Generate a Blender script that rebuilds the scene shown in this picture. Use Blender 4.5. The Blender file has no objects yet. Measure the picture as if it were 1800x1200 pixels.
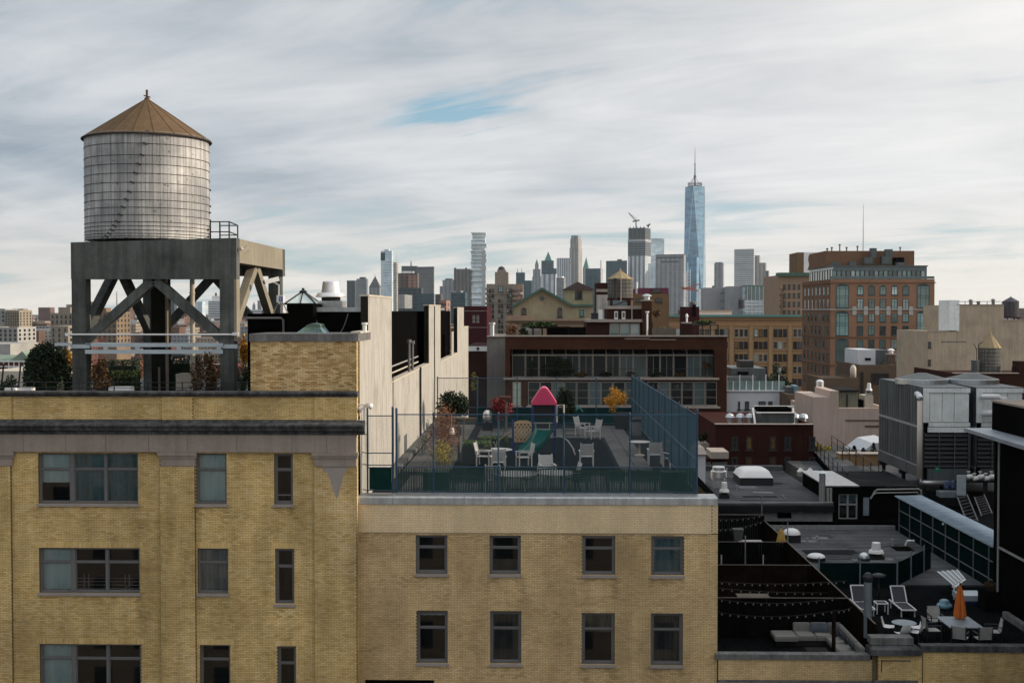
import bpy, math, random
from mathutils import Vector, Matrix
R=math.radians
S=bpy.context.scene
C=S.collection
# ------------------------------------------------------------------ camera
F=2150.0  # focal length in pixels of the 1800 px wide photograph
CAMZ=45.0
YAW=math.atan(45/F)
PIT=math.atan(55/F)
cam_d=bpy.data.cameras.new('camera'); cam=bpy.data.objects.new('camera', cam_d); C.objects.link(cam)
cam.location=(0, 0, CAMZ); cam.rotation_euler=(math.pi/2-PIT, 0, YAW)
cam_d.sensor_width=36; cam_d.lens=36*F/1800; cam_d.clip_start=.5; cam_d.clip_end=20000
S.camera=cam
# ------------------------------------------------------------------ light
SUN_EL, SUN_AZ=R(19), R(4)  # azimuth measured from +X towards +Y
SUNV=Vector((math.cos(SUN_EL)*math.cos(SUN_AZ), math.cos(SUN_EL)*math.sin(SUN_AZ), math.sin(SUN_EL)))
sd=bpy.data.lights.new('sun', 'SUN'); sd.energy=3.9; sd.angle=R(.6); sd.color=(1, .86, .68)
so=bpy.data.objects.new('sun', sd); C.objects.link(so); so.rotation_euler=SUNV.to_track_quat('Z', 'Y').to_euler()
S.view_settings.view_transform='Standard'; S.view_settings.look='None'; S.view_settings.gamma=1
S.view_settings.use_curve_mapping=False; S.view_settings.exposure=0.16
world=bpy.data.worlds.new('World'); S.world=world; world.use_nodes=True
def world_sky():
 nt=world.node_tree; N=nt.nodes; L=nt.links; N.clear()
 def nd(t, **k):
  n=N.new(t)
  for a, b in k.items():setattr(n, a, b)
  return n
 def mt(op, a, b=None, c=None, clamp=False):
  n=nd('ShaderNodeMath', operation=op, use_clamp=clamp)
  for i, v in enumerate((a, b, c)):
   if v is None:continue
   if isinstance(v, (int, float)):n.inputs[i].default_value=v
   else:L.new(v, n.inputs[i])
  return n.outputs[0]
 def ramp(f, st):
  n=nd('ShaderNodeValToRGB'); e=n.color_ramp.elements
  while len(e)<len(st):e.new(.5)
  for q, (p, c) in zip(e, st):q.position=p; q.color=(c, c, c, 1) if isinstance(c, (int, float)) else (*c, 1)
  L.new(f, n.inputs[0]); return n.outputs[0]
 def mix(f, a, b, bt='MIX'):
  n=nd('ShaderNodeMix', data_type='RGBA', blend_type=bt)
  for s, v in ((0, f), (6, a), (7, b)):
   if isinstance(v, (int, float)):n.inputs[s].default_value=v
   elif isinstance(v, tuple):n.inputs[s].default_value=(*v, 1)
   else:L.new(v, n.inputs[s])
  return n.outputs[2]
 out=nd('ShaderNodeOutputWorld')
 sky=nd('ShaderNodeTexSky', sky_type='NISHITA', sun_disc=False, sun_elevation=SUN_EL, sun_rotation=math.pi/2-SUN_AZ, altitude=50, air_density=1.0, dust_density=2.0)
 tc=nd('ShaderNodeTexCoord'); sp=nd('ShaderNodeSeparateXYZ'); L.new(tc.outputs['Generated'], sp.inputs[0])
 x, y, z=sp.outputs
 zz=mt('ADD', mt('MAXIMUM', z, 0.0), .13)
 u=mt('DIVIDE', x, zz); v=mt('DIVIDE', y, zz)
 def noise(su, sv, rot, sc, det, rough, dist=0., off=0.):
  c, s=math.cos(R(rot)), math.sin(R(rot))
  a=mt('MULTIPLY', mt('ADD', mt('MULTIPLY', u, c), mt('MULTIPLY', v, s)), su)
  b=mt('MULTIPLY', mt('SUBTRACT', mt('MULTIPLY', v, c), mt('MULTIPLY', u, s)), sv)
  cb=nd('ShaderNodeCombineXYZ'); L.new(a, cb.inputs[0]); L.new(b, cb.inputs[1]); cb.inputs[2].default_value=off
  n=nd('ShaderNodeTexNoise'); L.new(cb.outputs[0], n.inputs['Vector']); n.inputs['Scale'].default_value=sc
  n.inputs['Detail'].default_value=det; n.inputs['Roughness'].default_value=rough; n.inputs['Distortion'].default_value=dist
  return n.outputs[0]
 n1=noise(1.0, .62, -32, .85, 6, .50, .7, 3.1)  # broad banks
 n2=noise(.75, 1.6, -24, 1.15, 10, .62, 1.3, 8.3)  # streaks
 n3=noise(1.0, 1.0, 10, .40, 3, .5, .2, 1.7)  # very broad
 dens=mt('ADD', mt('MULTIPLY', n1, .42), mt('ADD', mt('MULTIPLY', n2, .40), mt('MULTIPLY', n3, .18)))
# clear gaps in the cloud sheet
 def near(d, kx, kz):
  n=nd('ShaderNodeVectorMath', operation='SUBTRACT'); L.new(tc.outputs['Generated'], n.inputs[0]); n.inputs[1].default_value=d
  m=nd('ShaderNodeVectorMath', operation='MULTIPLY'); L.new(n.outputs[0], m.inputs[0]); m.inputs[1].default_value=(1/kx, 1/kx, 1/kz)
  l=nd('ShaderNodeVectorMath', operation='LENGTH'); L.new(m.outputs[0], l.inputs[0])
  return mt('POWER', 2.718, mt('MULTIPLY', mt('POWER', l.outputs['Value'], 2), -1))
 def dr(px, py):
  t=Pdir(px, py); t.normalize(); return tuple(t)
 n4=noise(.55, 2.2, -34, 2.4, 7, .6, .8, 5.2)  # ragged edges of the gaps
 gap=mt('MULTIPLY', mt('MULTIPLY', near(dr(805, 205), .066, .025), mt('MULTIPLY', mt('SUBTRACT', n4, .30), 3.0, clamp=True)), .33)
 gap=mt('ADD', gap, mt('MULTIPLY', near(dr(1300, 385), .05, .02), .09))
 gap=mt('ADD', gap, mt('MULTIPLY', near(dr(1735, 55), .03, .018), .10))
 low=ramp(z, [(.015, 0), (.045, 1), (.075, .8), (.12, 0)])
 gap=mt('ADD', gap, mt('MULTIPLY', low, .055))
 dens=mt('SUBTRACT', dens, gap)
 cov=ramp(dens, [(.34, 0), (.47, 1)])
 lum=ramp(mt('ADD', mt('MULTIPLY', n1, .50), mt('ADD', mt('MULTIPLY', n2, .36), mt('MULTIPLY', n4, .14))), [(.42, 0), (.61, 1)])
 dsun=nd('ShaderNodeVectorMath', operation='DOT_PRODUCT'); L.new(tc.outputs['Generated'], dsun.inputs[0]); dsun.inputs[1].default_value=tuple(SUNV)
 glow=mt('POWER', mt('MULTIPLY', mt('ADD', dsun.outputs['Value'], 1.0), .5), 2.4)
 cc=mix(lum, (.185, .255, .33), (.53, .565, .605))
 cc=mix(mt('MULTIPLY', glow, 1.15, clamp=True), cc, (1.12, 1.06, 1.0))
 zb=ramp(z, [(.22, 0), (.85, 1)])  # an overcast sheet is brightest overhead
 cc=mix(mt('MULTIPLY', zb, .8), cc, (.97, 1.0, 1.04))
 hor=ramp(z, [(0.0, 1), (.03, .8), (.10, 0)])
 cc=mix(mt('MULTIPLY', hor, .7), cc, (.86, .79, .68))
 blue=mix(ramp(z, [(0, .85), (.10, .35), (.3, 0)]), (.13, .31, .45), (.42, .58, .63))
# below the horizon the dome carries on in the haze colour of the horizon
 bs=nd('ShaderNodeBackground'); L.new(sky.outputs[0], bs.inputs[0]); bs.inputs[1].default_value=.05
 bc=nd('ShaderNodeBackground'); L.new(cc, bc.inputs[0]); bc.inputs[1].default_value=1.0
 bb=nd('ShaderNodeBackground'); L.new(blue, bb.inputs[0]); bb.inputs[1].default_value=.75
 clear=nd('ShaderNodeAddShader'); L.new(bs.outputs[0], clear.inputs[0]); L.new(bb.outputs[0], clear.inputs[1])
 ms=nd('ShaderNodeMixShader'); L.new(cov, ms.inputs[0]); L.new(clear.outputs[0], ms.inputs[1]); L.new(bc.outputs[0], ms.inputs[2])
 L.new(ms.outputs[0], out.inputs[0])
 world.cycles.sampling_method='MANUAL'; world.cycles.sample_map_resolution=512
# ------------------------------------------------------------------ from picture to place
def Pdir(px, py):
 cx, cz=(px-900)/F, -(py-600)/F
 st, ct=math.sin(PIT), math.cos(PIT)
 v=Vector((cx, ct+cz*st, -st+cz*ct))
 sa, ca=math.sin(YAW), math.cos(YAW)
 return Vector((v.x*ca-v.y*sa, v.x*sa+v.y*ca, v.z))
def P(px, py, Y):
 d=Pdir(px, py); return Vector((0, 0, CAMZ))+d*(Y/d.y)
def X(px, Y, py=600):return P(px, py, Y).x
def Z(py, Y, px=900):return P(px, py, Y).z
def G(px, py, z):
 d=Pdir(px, py); return Vector((0, 0, CAMZ))+d*((z-CAMZ)/d.z)
world_sky()
S.cycles.volume_bounces=1; S.cycles.max_bounces=7; S.cycles.transparent_max_bounces=16
# ------------------------------------------------------------------ mesh builder
class MB:
 def __init__(s):s.v=[]; s.f=[]; s.mi=[]; s.sm=[]; s.m=0; s.smooth=False
 def face(s, *ids):s.f.append(ids); s.mi.append(s.m); s.sm.append(s.smooth)
 def poly(s, pts):
  b=len(s.v); s.v+=[tuple(p) for p in pts]; s.face(*range(b, b+len(pts))); return s
 def hexa(s, p, skip=()):
  b=len(s.v); s.v+=[tuple(q) for q in p]
  for i, q in enumerate(((0, 3, 2, 1), (4, 5, 6, 7), (0, 1, 5, 4), (1, 2, 6, 5), (2, 3, 7, 6), (3, 0, 4, 7))):
   if i not in skip:s.face(*[b+k for k in q])
  return s
# faces: 0 bottom, 1 top, 2 front(-y), 3 right(+x), 4 back(+y), 5 left(-x)
 def box(s, x0, x1, y0, y1, z0, z1, skip=()):
  return s.hexa([(x0, y0, z0), (x1, y0, z0), (x1, y1, z0), (x0, y1, z0), (x0, y0, z1), (x1, y0, z1), (x1, y1, z1), (x0, y1, z1)], skip)
 def cbox(s, c, w, d, h, rz=0.):
  ca, sa=math.cos(rz), math.sin(rz); p=[]
  for zz in (0, h):
   for (a, b) in ((-w/2, -d/2), (w/2, -d/2), (w/2, d/2), (-w/2, d/2)):
    p.append((c[0]+a*ca-b*sa, c[1]+a*sa+b*ca, c[2]+zz))
  return s.hexa(p)
 def beam(s, a, b, w, h, up=(0, 0, 1)):
  a, b=Vector(a), Vector(b); d=(b-a).normalized(); up=Vector(up)
  if abs(d.dot(up))>.98:up=Vector((0, 1, 0))
  sd_=d.cross(up).normalized(); u=sd_.cross(d).normalized()
  p=[]
  for q in (a, b):
   for (i, j) in ((-1, -1), (1, -1), (1, 1), (-1, 1)):p.append(q+sd_*(i*w/2)+u*(j*h/2))
  return s.hexa(p)
 def tube(s, pts, r, n=8, r1=None, caps=True):
  pts=[Vector(p) for p in pts]; base=len(s.v); k=len(pts)
  for i, p in enumerate(pts):
   d=(pts[min(i+1, k-1)]-pts[max(i-1, 0)]).normalized()
   up=Vector((0, 0, 1)) if abs(d.z)<.95 else Vector((0, 1, 0))
   a=d.cross(up).normalized(); b=a.cross(d)
   rr=r if r1 is None else r+(r1-r)*i/(k-1)
   for j in range(n):
    t=2*math.pi*j/n; s.v.append(tuple(p+a*(rr*math.cos(t))+b*(rr*math.sin(t))))
  for i in range(k-1):
   for j in range(n):
    j2=(j+1)%n; s.face(base+i*n+j, base+i*n+j2, base+(i+1)*n+j2, base+(i+1)*n+j)
  if caps:
   s.face(*[base+j for j in range(n)][::-1]); s.face(*[base+(k-1)*n+j for j in range(n)])
  return s
 def lathe(s, c, prof, n=20, caps=True, sx=1., sy=1.):
  base=len(s.v)
  for (r, z) in prof:
   for j in range(n):
    t=2*math.pi*j/n; s.v.append((c[0]+sx*r*math.cos(t), c[1]+sy*r*math.sin(t), c[2]+z))
  for i in range(len(prof)-1):
   for j in range(n):
    j2=(j+1)%n; s.face(base+i*n+j, base+i*n+j2, base+(i+1)*n+j2, base+(i+1)*n+j)
  if caps:
   s.face(*[base+j for j in range(n)][::-1]); s.face(*[base+(len(prof)-1)*n+j for j in range(n)])
  return s
 def ball(s, c, r, n=10, m=6, sz=1.):
  return s.lathe(c, [(max(1e-3, r*math.sin(math.pi*i/m)), -r*sz*math.cos(math.pi*i/m)) for i in range(m+1)], n, caps=False)
 def prism(s, pts, d):
  """polygon pts extruded by vector d"""
  d=Vector(d); n=len(pts); b=len(s.v)
  s.v+=[tuple(p) for p in pts]+[tuple(Vector(p)+d) for p in pts]
  s.face(*[b+i for i in range(n)]); s.face(*[b+n+i for i in range(n)][::-1])
  for i in range(n):
   j=(i+1)%n; s.face(b+i, b+n+i, b+n+j, b+j)
  return s
 def mesh(s, name, off=(0, 0, 0)):
  me=bpy.data.meshes.new(name); o=off
  me.from_pydata([(a-o[0], b-o[1], c-o[2]) for a, b, c in s.v] if tuple(o)!=(0, 0, 0) else s.v, [], s.f)
  me.polygons.foreach_set('material_index', s.mi)
  me.polygons.foreach_set('use_smooth', s.sm)
  me.update(); return me
WL={}
def setm(me, mats):
 for m in (mats if isinstance(mats, (list, tuple)) else [mats]):me.materials.append(MATS[m] if isinstance(m, str) else m)
def setp(o, label=None, cat=None, group=None, kind=None):
 if label:o['label']=label
 if cat:o['category']=cat
 if group:o['group']=group
 if kind:o['kind']=kind
 return o
def thing(name, label, cat, loc, group=None):
 o=bpy.data.objects.new(name, None); C.objects.link(o); o.location=loc; o.empty_display_size=.2
 WL[o.name]=Vector(loc); return setp(o, label, cat, group)
def part(name, mb, mats, parent, label=None, kind=None):
 """a mesh, modelled in world (or prototype) coordinates, under its thing or part"""
 off=WL[parent.name]
 me=mb.mesh(name, off) if isinstance(mb, MB) else mb
 if isinstance(mb, MB):setm(me, mats)
 o=bpy.data.objects.new(name, me); C.objects.link(o); o.parent=parent; WL[o.name]=off
 return setp(o, label, kind=kind)
def solo(name, mb, mats, label, cat, group=None, kind=None):
 xs=[v[0] for v in mb.v]; ys=[v[1] for v in mb.v]; zs=[v[2] for v in mb.v]
 off=Vector(((min(xs)+max(xs))/2, (min(ys)+max(ys))/2, min(zs)))
 me=mb.mesh(name, off)
 setm(me, mats)
 o=bpy.data.objects.new(name, me); C.objects.link(o); o.location=off; WL[o.name]=off
 return setp(o, label, cat, group, kind)
def inst(name, me, parent, loc, rz=0., label=None):
 o=bpy.data.objects.new(name, me); C.objects.link(o); o.parent=parent
 o.location=Vector(loc); o.rotation_euler=(0, 0, rz)
 return setp(o, label)
def copy_tree(root, loc, rz=0., label=None, group=None, scale=None):
 r=root.copy(); C.objects.link(r); r.location=loc; r.rotation_euler=(0, 0, rz)
 if scale:r.scale=(scale, )*3 if isinstance(scale, (int, float)) else scale
 if label:r['label']=label
 if group:r['group']=group
 def rec(a, b):
  for ch in list(a.children):
   c=ch.copy(); C.objects.link(c); c.parent=b; rec(ch, c)
 rec(root, r); return r
# ------------------------------------------------------------------ materials
def _nt(name):
 m=bpy.data.materials.new(name); m.use_nodes=True
 return m, m.node_tree.nodes, m.node_tree.links, m.node_tree.nodes['Principled BSDF']
def _noise(N, L, vec, scale, det=4, rough=.6):
 n=N.new('ShaderNodeTexNoise'); n.inputs['Scale'].default_value=scale; n.inputs['Detail'].default_value=det; n.inputs['Roughness'].default_value=rough
 if vec is not None:L.new(vec, n.inputs['Vector'])
 return n.outputs[0]
def _map(N, L, sx, sy, sz):
 g=N.new('ShaderNodeNewGeometry'); m=N.new('ShaderNodeVectorMath'); m.operation='MULTIPLY'
 L.new(g.outputs['Position'], m.inputs[0]); m.inputs[1].default_value=(sx, sy, sz); return m.outputs[0]
def _rng(N, L, v, a, b, lo, hi):
 n=N.new('ShaderNodeMapRange'); L.new(v, n.inputs[0])
 for i, q in zip((1, 2, 3, 4), (a, b, lo, hi)):n.inputs[i].default_value=q
 return n.outputs[0]
def _mul(N, L, a, b):
 n=N.new('ShaderNodeMath'); n.operation='MULTIPLY'
 for i, q in enumerate((a, b)):
  if isinstance(q, (int, float)):n.inputs[i].default_value=q
  else:L.new(q, n.inputs[i])
 return n.outputs[0]
def _mix(N, L, f, a, b, bt='MIX'):
 n=N.new('ShaderNodeMix'); n.data_type='RGBA'; n.blend_type=bt
 for s, v in ((0, f), (6, a), (7, b)):
  if isinstance(v, (int, float)):n.inputs[s].default_value=v
  elif isinstance(v, tuple):n.inputs[s].default_value=(*v[:3], 1)
  else:L.new(v, n.inputs[s])
 return n.outputs[2]
def _scale(N, L, col, f):
 n=N.new('ShaderNodeVectorMath'); n.operation='SCALE'
 if isinstance(col, tuple):n.inputs[0].default_value=col
 else:L.new(col, n.inputs[0])
 L.new(f, n.inputs['Scale']); return n.outputs[0]
MATS={}
def M(name, col=None, rough=.85, metal=0., var=.22, sc=1.5, streak=0., island=0., bump=0., spec=None, second=None, sec_rng=(.5, .68), sec_sc=.5):
 if col is None or name in MATS:return MATS[name]
 m, N, L, b=_nt(name); MATS[name]=m
 pos=_map(N, L, 1, 1, 1)
 n1=_noise(N, L, pos, sc, 5); n2=_noise(N, L, pos, sc*9, 3)
 c=(*col, )
 if second:
  c=_mix(N, L, _rng(N, L, _noise(N, L, pos, sec_sc, 5), sec_rng[0], sec_rng[1], 0, 1), c, second)
 f=_mul(N, L, _rng(N, L, n1, .25, .75, 1-var, 1+var), _rng(N, L, n2, .25, .75, 1-var*.5, 1+var*.5))
 if streak:
  f=_mul(N, L, f, _rng(N, L, _noise(N, L, _map(N, L, 3, 3, .18), 1.6, 4), .38, .6, 1-streak, 1.0))
 if island:
  g=N.new('ShaderNodeNewGeometry'); f=_mul(N, L, f, _rng(N, L, g.outputs['Random Per Island'], 0, 1, 1-island, 1+island))
 L.new(_scale(N, L, c, f), b.inputs['Base Color'])
 b.inputs['Roughness'].default_value=rough; b.inputs['Metallic'].default_value=metal
 b.inputs['Specular IOR Level'].default_value=(.04 if rough>.7 else .4) if spec is None else spec
 if rough<.7:L.new(_rng(N, L, n2, .2, .8, rough*.75, min(1, rough*1.35)), b.inputs['Roughness'])
 if bump:
  bp=N.new('ShaderNodeBump'); bp.inputs['Strength'].default_value=bump; bp.inputs['Distance'].default_value=.02
  L.new(n2, bp.inputs['Height']); L.new(bp.outputs[0], b.inputs['Normal'])
 return m
def Mbrick(name, tones, stain=.35, sc=.35, rough=.85):
 """bricks: every brick (mesh island) its own tone out of a ramp, rain stains and soot patches over them"""
 m, N, L, b=_nt(name); MATS[name]=m
 g=N.new('ShaderNodeNewGeometry'); r=N.new('ShaderNodeValToRGB'); r.color_ramp.interpolation='LINEAR'
 e=r.color_ramp.elements
 while len(e)<len(tones):e.new(.5)
 for i, (q, c) in enumerate(zip(e, tones)):q.position=i/(len(tones)-1); q.color=(*c, 1)
 L.new(g.outputs['Random Per Island'], r.inputs[0])
 pos=_map(N, L, 1, 1, 1)
 f=_rng(N, L, _noise(N, L, pos, sc, 6, .62), .34, .68, 1-stain, 1.12)
 f=_mul(N, L, f, _rng(N, L, _noise(N, L, _map(N, L, 1.4, 1.4, .22), 1.0, 5), .35, .62, 1-stain*.6, 1.05))
 f=_mul(N, L, f, _rng(N, L, _noise(N, L, pos, 14, 3), .2, .8, .88, 1.12))
 L.new(_scale(N, L, r.outputs[0], f), b.inputs['Base Color']); b.inputs['Roughness'].default_value=rough; b.inputs['Specular IOR Level'].default_value=.05
 return m
def Mglass(name, tint=(.80, .84, .84), refl=1.0):
 """clear window pane: mirror part by Fresnel, the rest lets the room behind through"""
 m, N, L, b=_nt(name); MATS[name]=m; N.remove(b)
 fr=N.new('ShaderNodeFresnel'); fr.inputs[0].default_value=1.52
 gl=N.new('ShaderNodeBsdfGlossy'); gl.inputs['Roughness'].default_value=.02; gl.inputs['Color'].default_value=(refl, refl, refl, 1)
 tr=N.new('ShaderNodeBsdfTransparent'); tr.inputs[0].default_value=(*tint, 1)
 mx=N.new('ShaderNodeMixShader'); L.new(_mul(N, L, fr.outputs[0], 2.2), mx.inputs[0]); L.new(tr.outputs[0], mx.inputs[1]); L.new(gl.outputs[0], mx.inputs[2])
 L.new(mx.outputs[0], N['Material Output'].inputs[0]); return m
def Mpane(name, col, rough=.06, spec=.6, var=.5, sc=.25):
 """far window pane: dark room behind glass, panes unlike one another"""
 m, N, L, b=_nt(name); MATS[name]=m
 oi=N.new('ShaderNodeObjectInfo')
 f=_rng(N, L, oi.outputs['Random'], 0, 1, 1-var, 1+var)
 f=_mul(N, L, f, _rng(N, L, _noise(N, L, _map(N, L, 1, 1, 1), sc, 3), .3, .7, 1-var*.6, 1+var*.6))
 L.new(_scale(N, L, (*col, ), f), b.inputs['Base Color']); b.inputs['Roughness'].default_value=rough; b.inputs['Specular IOR Level'].default_value=spec
 return m
def Mgrid(name, wall, glass, du, dz, fu=.5, fz=.5, rough=.5, grough=.15, var=.15, metal=0.):
 """far tower: windows too small to pick apart"""
 m, N, L, b=_nt(name); MATS[name]=m
 g=N.new('ShaderNodeNewGeometry'); s=N.new('ShaderNodeSeparateXYZ'); L.new(g.outputs['Position'], s.inputs[0])
 def mt(op, a, b_=None):
  n=N.new('ShaderNodeMath'); n.operation=op
  for i, q in enumerate((a, b_)):
   if q is None:continue
   if isinstance(q, (int, float)):n.inputs[i].default_value=q
   else:L.new(q, n.inputs[i])
  return n.outputs[0]
 u=mt('LESS_THAN', mt('FRACT', mt('DIVIDE', mt('ADD', s.outputs[0], s.outputs[1]), du)), fu)
 w=mt('LESS_THAN', mt('FRACT', mt('DIVIDE', s.outputs[2], dz)), fz)
 nz=N.new('ShaderNodeSeparateXYZ'); L.new(g.outputs['Normal'], nz.inputs[0])
 side=mt('LESS_THAN', nz.outputs[2], .6)
 k=mt('MULTIPLY', mt('MULTIPLY', u, w), side)
 n1=_noise(N, L, _map(N, L, 1/du*.37, 1/du*.37, 1/dz*.37), 1.0, 2)
 gc=_scale(N, L, (*glass, ), _rng(N, L, n1, .3, .7, .55, 1.5))
 wc=_scale(N, L, (*wall, ), _rng(N, L, _noise(N, L, _map(N, L, 1, 1, 1), .06, 5), .3, .7, 1-var, 1+var))
 L.new(_mix(N, L, k, wc, gc), b.inputs['Base Color']); b.inputs['Metallic'].default_value=metal
 L.new(_rng(N, L, k, 0, 1, rough, grough), b.inputs['Roughness'])
 return m
# ------------------------------------------------------------------ palette
YB=[(.60, .40, .155), (.70, .485, .20), (.76, .545, .24), (.71, .50, .215), (.80, .60, .30), (.66, .44, .17)]
Mbrick('brick_yellow', YB, .34, .35)
Mbrick('brick_yellow_mid', [(.60, .415, .20), (.66, .465, .235), (.71, .515, .27), (.67, .47, .24), (.74, .55, .31)], .30, .3)
Mbrick('brick_pale', [(.72, .55, .335), (.75, .58, .36), (.77, .60, .375), (.73, .565, .345)], .14, .3)
Mbrick('brick_pent', [(.36, .21, .085), (.60, .40, .18), (.78, .58, .31), (.46, .29, .12), (.72, .52, .27), (.38, .24, .095)], .2, .5)
dk=lambda T, k:[tuple(v*k for v in t) for t in T]
Mbrick('brick_soot', dk(YB, .78), .34, .35); Mbrick('brick_new', [(.73, .53, .27), (.77, .57, .31), (.70, .495, .24), (.75, .55, .285)], .26, .35)
def sill_dirt(ws, r):
 out=[]
 for w in ws:
  a, b, c=w[:3]; h=r.uniform(.5, 1.3)
  out+=[(a-.12, a+r.uniform(.08, .3), c-h, c-.1, 1, .8), (b-r.uniform(.08, .3), b+.12, c-r.uniform(.5, 1.5), c-.1, 1, .85), (a, b, c-r.uniform(.3, .6), c-.1, 1, .35)]
 return out
M('mortar', (.15, .115, .06), .95, var=.25, sc=2)
M('mortar_pale', (.40, .31, .20), .95, var=.15, sc=2)
M('stone_dark', (.095, .094, .095), .9, var=.5, sc=1.2, streak=.45, bump=.4)
M('stone_cap', (.17, .165, .16), .9, var=.35, sc=1.5, streak=.3, bump=.3)
M('limestone', (.31, .26, .22), .9, var=.14, sc=.9, streak=.12, bump=.2)
M('cement', (.32, .28, .25), .9, var=.1, sc=1)
M('frame_grey', (.135, .13, .13), .55, var=.12)
M('frame_light', (.30, .29, .28), .55, var=.12)
M('interior', (.02, .02, .021), .9)
M('blind', (.66, .77, .76), .8, var=.06, streak=.1)
M('blind_teal', (.17, .275, .31), .8, var=.3, sc=.9, streak=.3)
M('curtain', (.40, .40, .385), .85, var=.15, streak=.3)
Mglass('window_glass')
M('stucco', (.455, .43, .39), .9, var=.09, sc=.5, streak=.28, bump=.15, second=(.33, .31, .28), sec_rng=(.50, .66))
M('stucco_cap', (.50, .45, .37), .9, var=.1)
M('black_paint', (.0045, .0043, .004), .8, var=.3, sc=.8, spec=0)
M('black_paint_warm', (.022, .0205, .016), .8, var=.25, spec=0)
M('roof_dark', (.017, .0175, .019), .9, var=.35, sc=.7, second=(.03, .03, .03), sec_sc=.4)
M('roof_grey', (.085, .088, .092), .85, var=.3, sc=.5, second=(.05, .052, .055), sec_sc=.35)
M('metal_flash', (.46, .465, .46), .42, .75, var=.2, sc=2, streak=.2)
M('galv', (.52, .545, .56), .38, .8, var=.16, sc=3)
M('alu', (.72, .71, .70), .32, .85, var=.1)
M('white_paint', (.74, .73, .71), .55, var=.06)
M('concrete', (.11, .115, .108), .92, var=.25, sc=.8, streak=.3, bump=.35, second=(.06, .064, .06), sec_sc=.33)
M('concrete_sunlit', (.25, .225, .175), .92, var=.16, sc=.8, streak=.15, bump=.3)  # concrete with sunlight put into its colour, for the tower's sun-facing parts
M('black_metal', (.02, .02, .022), .5, .2)
M('rust', (.13, .07, .04), .85)
def bricks(mb, x0, x1, z0, z1, y, holes=(), d=.009, L=.203, h=.0577, j=.010, rnd=None, header=0, zones=()):
 rnd=rnd or random.Random(int(abs(x0*97+z0*31))+5)
 row=0; z=z1
 while z-h>z0-.02:
  zb=max(z-h, z0); zm=(z+zb)/2
  segs=[(x0, x1)]
  for (a, b, c, e) in holes:
   if c-.005<zm<e+.005:
    ns=[]
    for (p, q) in segs:
     if b<=p or a>=q:ns.append((p, q)); continue
     if a>p:ns.append((p, a))
     if b<q:ns.append((b, q))
    segs=ns
  hd=header and row%header==header-1
  ln=(L-j)/2 if hd else L
  for (p, q) in segs:
   k=math.floor((p-(0 if row%2 else ln/2))/(ln+j)); xx=k*(ln+j)+(0 if row%2 else ln/2)
   while xx<q:
    a, b=max(xx, p), min(xx+ln, q)
    if b-a>.03:
     e=rnd.uniform(-.003, .003); mb.m=0
     for (za, zb2, zc, zd, zi, zp) in zones:
      if za<(a+b)/2<zb2 and zc<zm<zd and rnd.random()<zp*(1 if zi==2 else (zm-zc)/(zd-zc)):mb.m=zi
     mb.box(a, b, y-d+e, y, zb, z, skip=(4, ))
    xx+=ln+j
  z-=h+j; row+=1
def wall_grid(mb, fr, u0, u1, w0, w1, holes, depth, room=None, mwall=0, mroom=1):
 """front skin with real openings; reveals go in by depth; room = depth of the dark room behind each opening"""
 us=sorted({u0, u1}|{max(u0, min(u1, v)) for h in holes for v in h[:2]}); ws=sorted({w0, w1}|{max(w0, min(w1, v)) for h in holes for v in h[2:4]})
 mb.m=mwall
 for a, b in zip(us, us[1:]):
# merge vertically
  run=None
  for c, d in zip(ws, ws[1:]):
   um, wm=(a+b)/2, (c+d)/2
   inside=any(h[0]<um<h[1] and h[2]<wm<h[3] for h in holes)
   if not inside:
    run=(run[0], d) if run else (c, d)
   if inside and run:mb.poly([fr(a, run[0], 0), fr(b, run[0], 0), fr(b, run[1], 0), fr(a, run[1], 0)]); run=None
  if run:mb.poly([fr(a, run[0], 0), fr(b, run[0], 0), fr(b, run[1], 0), fr(a, run[1], 0)])
 for h in holes:
  a, b, c, d=max(h[0], u0), min(h[1], u1), max(h[2], w0), min(h[3], w1)
  for (p, q, r, s) in (((a, c), (b, c), (b, c), (a, c)), ((a, d), (b, d), (b, d), (a, d)), ((a, c), (a, d), (a, d), (a, c)), ((b, c), (b, d), (b, d), (b, c))):
   mb.m=mwall; mb.poly([fr(*p, 0), fr(*q, 0), fr(*r, depth), fr(*s, depth)])
   if room:mb.m=mroom; mb.poly([fr(*p, depth), fr(*q, depth), fr(*r, depth+room), fr(*s, depth+room)])
  e=depth+(room or 0); mb.m=mroom if room else mwall
  mb.poly([fr(a, c, e), fr(b, c, e), fr(b, d, e), fr(a, d, e)])
 mb.m=mwall
def front(y):return lambda u, w, d:(u, y+d, w)
def leftface(x):return lambda u, w, d:(x+d, u, w)  # u runs along +Y, seen from -X
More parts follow.
